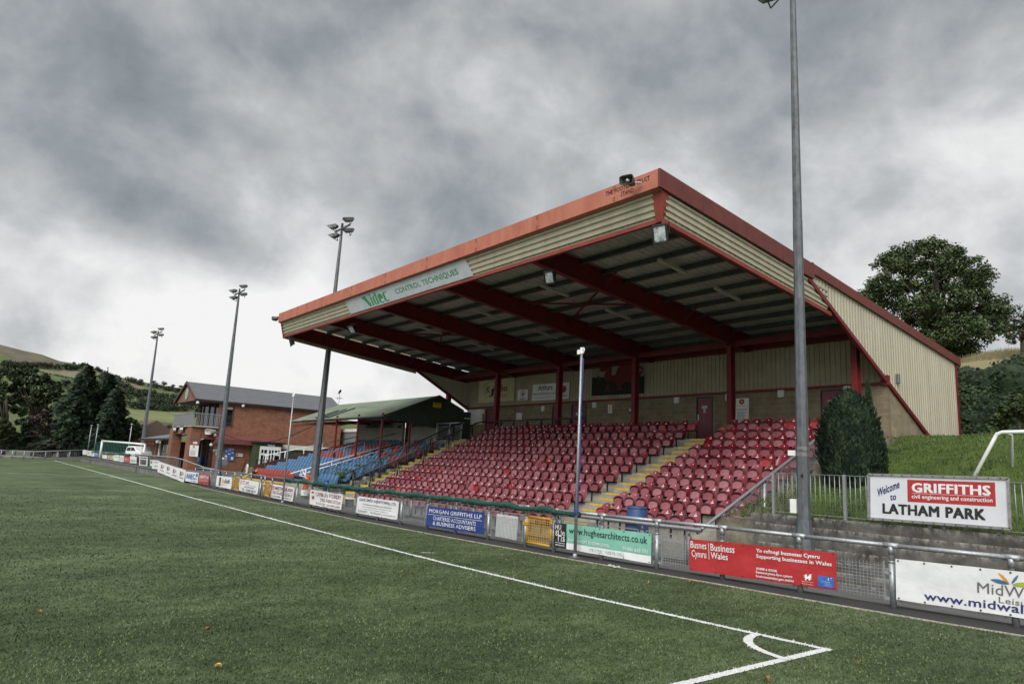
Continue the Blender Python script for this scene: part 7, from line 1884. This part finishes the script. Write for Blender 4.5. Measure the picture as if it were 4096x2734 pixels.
# orange barriers leaning together
M_ORB = mat('orange_plastic', (0.52, 0.115, 0.035), 0.5, var=0.1, scale=4)
p = UD(1215, 1965, 35.5); br_ = thing('barrier', 'orange slotted plastic barrier standing on end by the middle stairs', 'barrier', p)
mb = MB(); mb.m(M_ORB)
x, y, z = p; q = 0.47
B = lambda a, b, w: mb.bar((x + a[0] * q, y + a[1] * q, z + a[2] * q), (x + b[0] * q, y + b[1] * q, z + b[2] * q), w * q)
for k in range(2):
    o = 0.14 * k
    B((-.35 + o, o, 0), (-.45 + o, .3 + o, 1.75), .09); B((.35 + o, o, 0), (.30 + o, .3 + o, 1.65), .09)
    for t_ in (0.05, 0.25, 0.55, 0.75, 0.97): B((-.36 + o, .3 * t_ + o, 1.7 * t_), (.34 + o, .3 * t_ + o, 1.6 * t_), .07)
    for i in range(7): B((-.30 + o + i * .1, .075 + o, .42), (-.33 + o + i * .1, .17 + o, .92), .035)
B((-.33, .27, 1.4), (.3, .27, 1.36), .3)
mb.m(M_OFFW); B((-.2, .14, 1.4), (.16, .14, 1.38), .13); mb.build('slats', br_)
p = UD(1208, 1905, 38); mb = MB(); mb.m(M_WHITE)
x, y, z = p.x, p.y, p.z
for a, b in (((-.5, 0, 0.1), (-.2, 0, .8)), ((-.2, 0, .8), (.35, 0.1, .78)), ((.35, .1, .78), (.6, .1, 0)), ((-.5, 0, .1), (.6, .1, 0)), ((-.2, 0, .8), (.6, .1, 0))): mb.bar((x + a[0] * .6, y + a[1] * .6, z + a[2] * .45), (x + b[0] * .6, y + b[1] * .6, z + b[2] * .45), .035)
tag(mb.build('folded_frame'), 'white folded metal frame behind the orange barrier', 'frame')
p = UD(1217, 1975, 33); mb = MB(); mb.m(M_WHITE)
for k in range(4): mb.box(p.x - .16, p.x + .16, p.y - .1, p.y + .1, p.z - .06 + k * .06, p.z - .01 + k * .06)
tag(mb.build('crate'), 'white slatted crate in front of the orange barrier', 'crate')
p = UD(1398, 1995, 27); mb = MB(); mb.m(M_OFFW)
mb.box(p.x - .17, p.x + .17, p.y - .1, p.y + .1, p.z + .0, p.z + .06); mb.m(M_GALVD)
for dx in (-.13, .13): mb.box(p.x + dx - .02, p.x + dx + .02, p.y - .1, p.y + .1, p.z - .3, p.z + .02)
tag(mb.build('bench'), 'small white bench standing at the foot of the far stairs', 'bench')
p = UD(985, 1885, 47); st_ = thing('cutout_board', 'white figure-shaped board leaning at the left end of the red seats', 'board', p)
mb = MB(); mb.m(M_SHEET); mb.prism([(p.x + .17 * math.cos(a) * (1 if math.sin(a) > 0 else .8), p.y, p.z + .15 + .32 * math.sin(a)) for a in [i * math.pi / 10 for i in range(20)]], (0, .05, 0)); mb.m(M_INKGREY)
for a, b in ((-.05, .3), (.05, .24), (0, .12), (-.06, .02)): mb.box(p.x + a - .03, p.x + a + .03, p.y - .012, p.y, p.z + b, p.z + b + .05)
mb.build('board', st_)
p = UD(1005, 1884, 48); mb = MB(); mb.m(mat('brown_canvas', (0.10, 0.075, 0.06), 0.8), True)
mb.grid(lambda u, v: (p.x - .35 + .7 * u, p.y + .2 * math.cos(v * math.pi), p.z - .15 + (.45 - .3 * (2 * u - 1) ** 2) * math.sin(v * math.pi)), 12, 10)
mb.m(M_CLAY); mb.box(p.x - .15, p.x + .15, p.y - .24, p.y - .2, p.z, p.z + .1)
tag(mb.build('covered_chair'), 'brown rounded covered seat beside the figure-shaped board', 'chair')
# black guard rail by the porch steps
t = thing('step_rail', 'black metal rail round the steps of the green porch', 'railing', (-57, 11.5, 0.6))
mb = MB(); mb.m(M_BLACK)
for a, b in (((-57.6, 10.9, .5), (-57.6, 11.2, 1.7)), ((-57.6, 11.2, 1.7), (-57.2, 12.0, 1.78)), ((-57.2, 12.0, .5), (-57.2, 12.0, 1.78)), ((-57.2, 12.0, 1.78), (-56.4, 14.0, 1.78)), ((-56.4, 14.0, .5), (-56.4, 14.0, 1.78)), ((-57.2, 12.0, 0.85), (-56.4, 14.0, 0.85)), ((-56.9, 12.8, .8), (-56.9, 12.8, 1.78))): mb.bar(a, b, .07)
mb.build('rail', t)
# ------------------------------------------------------------------ wall under the far railing, far end of the pitch
M_BLKW = brickmat('low_block_wall', 'xz', (0.205, 0.20, 0.185), (0.165, 0.16, 0.15), (0.19, 0.185, 0.17), 0.9, 0.45, 0.012, dark=0.6)
lw = thing('low_wall', 'low grey block wall under the far part of the railing', 'wall', (-85, 5.2, 0))
mb = MB(); mb.m(M_BLKW); xs = [-52.3, -55, -59, -64, -69, -77, -85, -94, -104, -111, -118.3]
for a, b in zip(xs, xs[1:]):
    h = lambda x: lerp(0.12, 0.55, (-51.5 - x) / 6)
    mb.hexa([(b, FY(b), -.1), (a, FY(a), -.1), (a, FY(a) + .25, -.1), (b, FY(b) + .25, -.1)], [(b, FY(b), h(b)), (a, FY(a), h(a)), (a, FY(a) + .25, h(a)), (b, FY(b) + .25, h(b))])
mb.build('blocks', lw)
mb = MB(); mb.m(M_GALVD)
for a, b in zip(xs[2:], xs[3:]): mb.bar((a, FY(a) - .03, .60), (b, FY(b) - .03, .60), .08, .14)
for x in (-69.2, -103.8): mb.box(x - .25, x + .25, FY(x) - .16, FY(x) - .01, 0, .72)
mb.build('beam', lw)
fr = thing('far_railing', 'upright-bar railing on top of the low wall behind the small banners', 'railing', (-85, 5.2, .6))
mb = MB(); mb.m(M_GALVD)
x = -52.5
while x > -118:
    mb.box(x - .025, x + .025, FY(x) + .10, FY(x) + .15, .3, 1.62); x -= 0.55 if x > -70 else 0.9
mb.build('bars', fr)
mb = MB(); mb.m(M_GALV, True)
mb.tube([(x, FY(x) + .12, lerp(1.1, 1.66, (-44.5 - x) / 9)) for x in (-42.3, -45, -48, -50, -52, -55, -59, -64, -72)], .05, 8); mb.tube([(x, FY(x) + .12, 1.62) for x in (-72, -90, -104, -118)], .035, 6); mb.build('top_rail', fr)
r = random.Random(2); mb = MB(); mb.m(M_NET, True); pts = [(x, FY(x) - .02, 1.62 - .18 * abs(math.sin(x * .16)) + r.uniform(-.03, .03)) for x in [-74 - i * 0.8 for i in range(38)]]
mb.tube(pts, [.11 + r.uniform(-.03, .04) for _ in pts], 6); tag(mb.build('ball_net'), 'green net draped along the far railing in front of the goal', 'net')
# far goal-line end
fe = thing('end_railing', 'grey tube railing with mesh behind the far goal line', 'railing', (-118.5, 0, 0))
mb = MB(); mb.m(M_GALV, True)
TOPL = [(-118.5, -16), (-118.5, -0.4), (-118.2, 0.6), (-118.3, 6.6)]
mb.tube([(x, y, 1.05 if y < 0.7 else 1.62) for x, y in TOPL[:3]] + [(-118.3, 6.6, 1.66)], .06, 6)
for y in (-8, -4, -3.2, -1.9, -0.5, 0.6, 2.1, 3.6, 5.1): mb.tube([(-118.4, y, 0), (-118.4, y, 1.05 + max(0, (y - .6) * .1))], .06, 6)
mb.build('rail', fe)
mb = MB(); mesh_panel(mb, (-118.45, -12, .1), (-118.45, 6.5, .4), (-118.45, 6.5, 1.5), (-118.45, -12, 1.0), 70, 6, .012, 0, M_GALVD); mb.build('mesh_panel', fe)
mb = MB(); mb.m(M_CONC); mb.box(-126, -118.6, -60, 8, -.3, .28); struct(mb.build('far_path'))
mb = MB(); mb.m(M_BLKW); mb.hexa([(-118.7, -2.0, -.1), (-118.45, -2.0, -.1), (-118.3, 6.7, -.1), (-118.55, 6.7, -.1)], [(-118.7, -2.0, .05), (-118.45, -2.0, .05), (-118.3, 6.7, .60), (-118.55, 6.7, .60)]); tag(mb.build('end_wall'), 'low tapering concrete wall behind the far corner of the pitch', 'wall')
cl = thing('chain_link_fence', 'dark chain-link fence under the trees beyond the far goal line', 'fence', (-128, 0, 0))
mb = MB(); mb.m(M_BLACK)
for k in range(9): mb.box(-128.05, -127.95, -14 + k * 2.6, -13.9 + k * 2.6, 0, 3.6)
mb.bar((-128, -14, 3.55), (-128, 8, 3.55), .06); mb.build('posts', cl)
mb = MB(); mesh_panel(mb, (-128, -14, 0), (-128, 7, 0), (-128, 7, 3.5), (-128, -14, 3.5), 70, 12, .012, 0, M_BLACK); mb.build('mesh', cl)
# green sheet fence, net poles, goal and car beyond the wall
M_GSH = mat('green_sheet', (0.018, 0.075, 0.055), 0.6, var=0.15, scale=2)
a, b = TF(190, 200), TF(740, 235); a0, b0 = TF(185, 350), TF(740, 400)
P0, P1 = UD(*a, 128), UD(*b, 112); Q0, Q1 = UD(*a0, 128), UD(*b0, 112)
mb = MB(); mb.m(M_GSH); n = 60
for i in range(n):
    f = lambda t: P0.lerp(P1, t); g_ = lambda t: Q0.lerp(Q1, t); o = Vector((0.05, -.12, 0)) if i % 2 else Vector((0, 0, 0))
    mb.poly([g_(i / n) - Vector((0, 0, 1)) + o, g_((i + 1) / n) - Vector((0, 0, 1)) + o, f((i + 1) / n) + o, f(i / n) + o])
tag(mb.build('sheet_fence'), 'dark green corrugated sheet fence behind the far white goal', 'fence')
for (x0, y0), (x1, y1), D, lab in ((((265, 300)), ((296, 0)), 118, 'grey net pole left of the far white goal'), (((180, 300)), ((212, 10)), 121, 'grey net pole at the left end of the green sheet fence'), (((695, 310)), ((728, -5)), 96, 'thin grey net pole above the white car')):
    p, q_ = UD(*TF(x0, y0), D), UD(*TF(x1, y1), D); t = thing('net_pole', lab, 'pole', p, 'net poles')
    mb = MB(); mb.m(M_GALV, True); mb.tube([(q_.x, q_.y, p.z - 1), q_], .055, 6); mb.tube([q_, q_ + Vector((0, 0, .15))], .15, 6); mb.build('pole', t)
D = 92; A, B, Cc = UD(*TF(332, 345), D), UD(*TF(350, 200), D), UD(*TF(900, 243), D - 9)
gl = thing('goal', 'white training goal standing behind the far part of the low wall', 'goal', A)
mb = MB(); mb.m(M_WHITE, True); mb.tube([(B.x, B.y, A.z - .6), B], .11, 8); mb.tube([B, Cc], .10, 8); mb.tube([(Cc.x, Cc.y, A.z - .6), Cc], .11, 8); mb.build('frame', gl)
c0, c1 = UD(*TF(622, 392), 84), UD(*TF(838, 392), 82)
car = thing('car', 'white hatchback parked behind the low wall near the annexe', 'car', (c0 + c1) / 2)
dx = (c1 - c0); L = dx.length; ux = dx.normalized(); uy = Vector((-ux.y, ux.x, 0))
cb_ = lambda t, w, z: c0 + ux * (t * L) + uy * w + Vector((0, 0, z * 0.92 - 0.62))
prof = [(0.02, .35), (0.0, .75), (.04, 1.05), (.10, 1.62), (.18, 1.78), (.52, 1.80), (.72, 1.30), (.95, 1.12), (1.0, .8), (.99, .35)]
mb = MB(); mb.m(mat('car_white', (0.70, 0.71, 0.72), 0.25, var=0.02, coat=.5)); mb.prism([cb_(t, 0, z) for t, z in prof], uy * 1.9); mb.build('body', car, bevel=.06)
mb = MB(); mb.m(M_GLASS); mb.prism([cb_(t, -.02, z) for t, z in ((.13, 1.28), (.16, 1.62), (.36, 1.66), (.36, 1.26))], uy * 1.94); mb.prism([cb_(t, -.02, z) for t, z in ((.39, 1.26), (.39, 1.66), (.53, 1.64), (.66, 1.28))], uy * 1.94); mb.build('window', car)
mb = MB(); mb.m(M_BRED); mb.prism([cb_(t, -.03, z) for t, z in ((0.0, .98), (.02, 1.12), (.09, 1.16), (.07, 1.0))], uy * .3); mb.build('tail_light', car)
for t_ in (.2, .8):
    mb = MB(); mb.m(M_BLACK, True); mb.tube([cb_(t_, -.05, .36), cb_(t_, .2, .36)], .36, 16); mb.build('wheel', car)

# ------------------------------------------------------------------ far trees behind the goal line
Z1 = lambda x, y: (x * .4257, 1300 + y * .4257)
def broad(name, label, cents, D, seed, rpx, base, mats, sub=7, nl=80, ls=.27, spread=5, group='trees beyond the far goal line'):
    return px_tree(name, label, 'tree', [Z1(*c) for c in cents], D, sub, nl, ls, mats, Z1(*base), rpx, seed, spread, .5, group, rsub=.55)
broad('dark_tree', 'dark spreading tree second from the left edge, with a yellowish spot', [(150, 440), (230, 440), (310, 445), (380, 480), (430, 520), (120, 500), (200, 520), (290, 530), (370, 560), (110, 590), (190, 620), (280, 620), (360, 640), (440, 600), (480, 560), (540, 560), (90, 690), (180, 710), (270, 720), (350, 730), (430, 700), (500, 660), (560, 620), (590, 700), (130, 800), (220, 810), (320, 800), (420, 800), (510, 770), (580, 800)], 138, 41, 20, (330, 1180), [G[0], G[0], G[1], leafmat('leaf_olive', (0.05, 0.06, 0.022))])
broad('dark_tree', 'dark tree cut by the left edge of the picture', [(-60, 480), (0, 480), (20, 560), (-40, 600), (30, 660), (-20, 720), (40, 780), (-30, 840), (30, 900), (70, 960), (0, 980), (90, 1040), (20, 1080), (-60, 1000), (110, 1120)], 134, 42, 22, (20, 1180), [G[0], G[1], leafmat('leaf_moss', (0.045, 0.060, 0.016))])
broad('copper_tree', 'brownish purple low tree in front of the dark tree', [(330, 870), (400, 850), (470, 880), (520, 930), (300, 940), (380, 950), (450, 980), (280, 1020), (360, 1040), (440, 1060), (510, 1040), (540, 1120), (330, 1120), (420, 1140)], 132, 43, 18, (400, 1190), [leafmat('leaf_copper', (0.035, 0.024, 0.020)), leafmat('leaf_copper_light', (0.060, 0.042, 0.030)), G[0]])
broad('dark_tree', 'shaded undergrowth tree below the first conifer', [(200, 900), (240, 980), (180, 1050), (250, 1100), (600, 880), (640, 950), (590, 1010), (660, 1040), (620, 1100), (700, 1100), (720, 1000)], 131, 44, 18, (600, 1190), [G[0], G[0], G[1]])
broad('green_tree', 'lighter green tree to the right of the conifers above the sheet fence', [(1090, 930), (1150, 960), (1210, 900), (1250, 930), (1290, 960), (1120, 1010), (1180, 1030), (1240, 1010), (1300, 1030), (1010, 1000), (1050, 1050), (1150, 1080), (1250, 1080)], 136, 45, 17, (1150, 1150), [G[0], G[1], G[2]])
# conifers with drooping tiers
def conifer(label, apex, base, D, wide, seed, tops=()):
    r = random.Random(seed); a = UD(*Z1(*apex), D); b = UD(*Z1(*base), D); b = Vector((a.x, a.y, b.z)); H = a.z - b.z
    t = thing('conifer_tree', label, 'tree', b, 'trees beyond the far goal line')
    mb = MB(); mb.m(M_BARK, True); mb.tube([b, a - Vector((0, 0, .5))], [.45, .04], 8); mb.build('trunk', t)
    mb = MB()
    mats = [leafmat('needle_dark', (0.016, 0.030, 0.018)), leafmat('needle_mid', (0.030, 0.050, 0.026)), leafmat('needle_light', (0.050, 0.078, 0.034))]
    tips = [(a, 1.0)] + [(a + Vector(o), .6) for o in tops]
    nb = 330
    for k in range(nb):
        f = (k / nb) ** 0.75; z = H * (1 - f) * .95 + H * .05; an = r.uniform(0, 6.28)
        L = wide * (0.06 + 0.94 * f ** .8) * r.uniform(.65, 1.12)
        d = Vector((math.cos(an), math.sin(an), 0)); droop = .32 + .25 * f
        o = Vector((b.x, b.y, b.z + z)); m_ = mats[0] if r.random() < .35 else mats[1] if r.random() < .75 else mats[2]
        for j in range(7):
            s_ = (j + 1) / 7; c = o + d * L * s_ + Vector((0, 0, -droop * L * s_ ** 1.5 + .12 * L * s_))
            mb.m(m_)
            for q_ in range(5):
                e = rdir(r) * .35; x = (d * .5 + e).normalized() * r.uniform(.25, .55); y_ = Vector((-d.y, d.x, -.5 + r.uniform(-.6, .2))).normalized() * r.uniform(.12, .28)
                p = c + rdir(r) * .3 + Vector((0, 0, -r.random() * .35))
                mb.add([p - x, p - y_, p + x, p + y_], [(0, 1, 2, 3)])
    for tp, w in tips:
        for k in range(60):
            f = r.random(); an = r.uniform(0, 6.28); p = tp - Vector((0, 0, f * 2.6)); d = Vector((math.cos(an), math.sin(an), .25)) * (.12 + f * .5) * w; y_ = Vector((0, 0, .09)); mb.m(mats[0]); mb.add([p - y_, p + d * .6 - y_, p + d + y_ * 2, p + y_], [(0, 1, 2, 3)])
    mb.build('crown', t)
conifer('tallest drooping conifer, with twin pointed tops, left of centre of the tree line', (835, 375), (840, 1180), 130, 5.6, 61, ((.9, 2.6, -.1),))
conifer('narrow pointed conifer right of the tallest one', (1030, 470), (1010, 1180), 132, 3.9, 62)
conifer('shorter dark conifer nearest the floodlight mast', (1105, 590), (1100, 1180), 128, 3.9, 63)

# ------------------------------------------------------------------ far hill with fields, hedges and woods
RIDGE = [(-900, 1290), (-300, 1330), (0, 1377), (94, 1402), (166, 1417), (238, 1443), (298, 1453), (349, 1468), (392, 1477), (481, 1508), (604, 1532), (741, 1555), (900, 1585), (1100, 1625), (1400, 1680), (2000, 1760), (3000, 1850)]
def hp(px, py):
    """point of the hillside seen at a photo pixel: the slope climbs from 300 to 800 m away"""
    d = CF + CR * ((px - 2048) / FPX) - CU * ((py - 1367) / FPX); hl = math.hypot(d.x, d.y); el = d.z / hl
    ry = interp(RIDGE, px); d2 = CF + CR * ((px - 2048) / FPX) - CU * ((ry - 1367) / FPX); elr = d2.z / math.hypot(d2.x, d2.y)
    t = max(-.1, min(1.0, el / max(.004, elr))); D = 330 + 520 * t
    return CAMP + Vector((d.x / hl * D, d.y / hl * D, el * D))
FIELDS = [  # polygons of single fields in photo pixels, colour
    ([(-300, 1340), (0, 1377), (94, 1402), (166, 1417), (238, 1443), (262, 1458), (200, 1462), (120, 1455), (70, 1455), (0, 1420), (-300, 1400)], (0.135, 0.118, 0.088)),
    ([(-300, 1400), (0, 1418), (70, 1455), (20, 1450), (-300, 1440)], (0.10, 0.135, 0.05)),
    ([(240, 1443), (298, 1453), (349, 1468), (330, 1472), (270, 1456)], (0.115, 0.145, 0.055)),
    ([(135, 1471), (200, 1476), (300, 1480), (345, 1478), (380, 1500), (340, 1515), (300, 1512), (230, 1500), (160, 1484)], (0.185, 0.172, 0.118)),
    ([(165, 1488), (230, 1504), (300, 1517), (330, 1522), (330, 1552), (250, 1552), (190, 1530)], (0.095, 0.130, 0.065)),
    ([(480, 1512), (540, 1530), (600, 1560), (650, 1578), (560, 1572), (510, 1550)], (0.175, 0.158, 0.108)),
    ([(392, 1480), (430, 1500), (420, 1512), (385, 1500)], (0.165, 0.155, 0.105)),
    ([(650, 1548), (741, 1562), (800, 1580), (800, 1600), (730, 1582), (670, 1565)], (0.15, 0.165, 0.07)),
    ([(480, 1565), (560, 1590), (565, 1602), (500, 1600), (440, 1580)], (0.15, 0.165, 0.075)),
    ([(495, 1637), (620, 1640), (780, 1640), (780, 1690), (660, 1690), (540, 1682), (505, 1670)], (0.165, 0.178, 0.088)),
    ([(560, 1680), (700, 1692), (760, 1696), (760, 1702), (640, 1702), (560, 1693)], (0.10, 0.085, 0.055)),
    ([(560, 1693), (640, 1702), (760, 1702), (760, 1718), (600, 1716)], (0.21, 0.18, 0.125))]
def inside(x, y, poly):
    c = False; n = len(poly)
    for i in range(n):
        (x1, y1), (x2, y2) = poly[i], poly[i - 1]
        if (y1 > y) != (y2 > y) and x < (x2 - x1) * (y - y1) / (y2 - y1) + x1: c = not c
    return c
nu, nv = 300, 90
verts = []; cols = []
for j in range(nv + 1):
    for i in range(nu + 1):
        px = -700 + 2600 * i / nu
        ry = interp(RIDGE, px); hy = 1368 + 0 ; hor = 1744 + (px - 300) * 0.052
        py = hor + (ry - hor) * (j / nv)
        p = hp(px, py); k = 0.8 * mnoise.noise(p * 0.02) * (j / nv)
        verts.append(p + Vector((0, 0, k)))
        c = (0.105, 0.125, 0.055)
        for poly, col in FIELDS:
            if inside(px, py, poly): c = col
        cols.append(c)
faces = [(j * (nu + 1) + i, j * (nu + 1) + i + 1, (j + 1) * (nu + 1) + i + 1, (j + 1) * (nu + 1) + i) for j in range(nv) for i in range(nu)]
# back of the hill falls away behind the crest
o = len(verts)
for i in range(nu + 1):
    p = verts[nv * (nu + 1) + i]; d = Vector((p.x - CAMP.x, p.y - CAMP.y, 0)).normalized(); verts.append(Vector((p.x, p.y, -2)) + d * 300); cols.append((0.1, 0.12, 0.05))
for i in range(nu): faces.append((nv * (nu + 1) + i, nv * (nu + 1) + i + 1, o + i + 1, o + i))
me = bpy.data.meshes.new('hill'); me.from_pydata(verts, [], faces); me.polygons.foreach_set('use_smooth', [True] * len(faces))
ca = me.color_attributes.new('field', 'FLOAT_COLOR', 'POINT')
for i, c in enumerate(cols): ca.data[i].color = (*c, 1)
m = bpy.data.materials.new('hill_fields'); m.use_nodes = True; t = m.node_tree; b = t.nodes['Principled BSDF']; b.inputs['Roughness'].default_value = 1; b.inputs['Specular IOR Level'].default_value = .05
at = nn(t, 'ShaderNodeAttribute'); at.attribute_name = 'field'
g = nn(t, 'ShaderNodeNewGeometry'); nz = nn(t, 'ShaderNodeTexNoise'); nz.inputs['Scale'].default_value = .06; nz.inputs['Detail'].default_value = 8; nz.inputs['Roughness'].default_value = .7; t.links.new(g.outputs['Position'], nz.inputs['Vector'])
rp = nn(t, 'ShaderNodeValToRGB'); rp.color_ramp.elements[0].position = .3; rp.color_ramp.elements[0].color = (.7, .72, .7, 1); rp.color_ramp.elements[1].position = .7; rp.color_ramp.elements[1].color = (1.2, 1.2, 1.15, 1); t.links.new(nz.outputs[0], rp.inputs[0])
mx = nn(t, 'ShaderNodeMix', data_type='RGBA', blend_type='MULTIPLY'); mx.inputs['Factor'].default_value = 1; t.links.new(at.outputs['Color'], mx.inputs['A']); t.links.new(rp.outputs[0], mx.inputs['B']); t.links.new(mx.outputs['Result'], b.inputs['Base Color'])
me.materials.append(m); ho = bpy.data.objects.new('hill', me); COL.objects.link(ho); struct(ho)

FARG = [leafmat('far_leaf_dark', (0.030, 0.042, 0.026), .9), leafmat('far_leaf_mid', (0.045, 0.060, 0.034), .9), leafmat('far_leaf_light', (0.062, 0.080, 0.042), .9)]
def far_tree(mb, px, py, hpx, r, wide=.55):
    base = hp(px, py); D = math.hypot(base.x - CAMP.x, base.y - CAMP.y); h = hpx * D / FPX
    for k in range(5):
        c = base + Vector((r.uniform(-.3, .3) * h, r.uniform(-.3, .3) * h, h * r.uniform(.35, .75)))
        leaves(mb, c, Vector((h * wide * .62, h * wide * .62, h * .34)), 16, h * .13, FARG[:2] if r.random() < .6 else FARG, r, .45, .3)
r = random.Random(90); mb = MB()
def band(pts, n, h0, h1, jit):
    for k in range(n):
        t_ = r.random() * (len(pts) - 1); i = int(t_); f = t_ - i; (a, b_), (c, d) = pts[i], pts[min(i + 1, len(pts) - 1)]
        far_tree(mb, a + (c - a) * f + r.uniform(-jit, jit), b_ + (d - b_) * f + r.uniform(-jit, jit) * .5, r.uniform(h0, h1), r)
band([(-250, 1440), (0, 1466), (40, 1470), (80, 1472)], 40, 14, 24, 9)
band([(95, 1470), (130, 1470), (200, 1474), (270, 1478), (310, 1478), (345, 1474)], 70, 14, 24, 7)
band([(0, 1490), (40, 1500), (100, 1500)], 26, 16, 26, 10)
band([(385, 1482), (420, 1494), (450, 1512), (481, 1520)], 26, 10, 18, 5)
band([(400, 1512), (440, 1530), (480, 1545), (520, 1575), (560, 1590)], 70, 16, 26, 12)
band([(380, 1540), (430, 1560), (480, 1580), (520, 1600)], 50, 16, 26, 12)
band([(500, 1520), (560, 1540), (620, 1552), (700, 1568), (760, 1580), (840, 1600)], 70, 12, 20, 7)
band([(560, 1575), (620, 1590), (680, 1600), (740, 1605), (820, 1620)], 80, 16, 26, 10)
band([(490, 1625), (560, 1632), (640, 1640), (700, 1642), (770, 1640)], 90, 16, 28, 9)
band([(560, 1610), (640, 1615), (720, 1620), (780, 1630)], 70, 16, 26, 10)
band([(150, 1486), (230, 1503), (310, 1518)], 46, 4, 6, 1.5)
band([(600, 1725), (650, 1722), (700, 1718)], 24, 14, 22, 5)
tag(mb.build('hillside_woods'), 'dark hedgerows and woods across the far hillside', 'woods', kind='stuff')
for px, py, h, lab in ((265, 1553, 38, 'lone round tree in the green field on the far hill'), (297, 1456, 10, 'bushy tree on the hill crest at the end of the brown field'), (658, 1541, 18, 'tall roundish tree standing on the skyline right of the farthest mast'), (615, 1536, 14, 'flat-topped tree on the skyline just right of the farthest mast'), (690, 1548, 13, 'small tree on the skyline left of the clubhouse gable'), (725, 1553, 14, 'broad tree on the skyline close to the clubhouse gable'), (567, 1526, 10, 'low tree on the skyline left of the farthest mast')):
    mb = MB(); base = hp(px, py); rr_ = random.Random(int(px)); 
    for k in range(3): far_tree(mb, px + rr_.uniform(-3, 3), py, h * rr_.uniform(.8, 1), rr_, .75)
    c = thing('hill_tree', lab, 'tree', base, 'single trees on the far hill'); mb.build('crown', c)
    tk = MB(); tk.m(M_BARK); tk.tube([base - Vector((0, 0, 1)), base + Vector((0, 0, h * .45 * 600 / FPX))], .3, 5); tk.build('trunk', c)
tb = px_tree('round_tree', 'bright green tree seen through the clubhouse balcony', 'tree', [(805, 1625), (795, 1640), (815, 1645), (785, 1655), (770, 1662)], 110, 5, 40, .3, [G[1], G[2], gm[0]], (790, 1700), 14, 71, 1.5, .2)
mb = MB(); M_TILE = mat('brown_tiles', (0.11, 0.075, 0.06), .9); p = UD(585, 1790, 140); 
hs = thing('house', 'brown-roofed house partly hidden behind the annexe and the farthest mast', 'house', (p.x, p.y, 0))
mb.m(M_BRKX); mb.box(p.x - 5, p.x + 5, p.y - 4, p.y + 4, 0, 4.4); mb.build('wall', hs); mb = MB(); mb.m(M_TILE); mb.prism([(p.x - 5.4, p.y - 4.6, 4.2), (p.x - 5.4, p.y + 4.6, 4.2), (p.x - 5.4, p.y, 7.3)], (10.8, 0, 0)); mb.build('roof', hs)
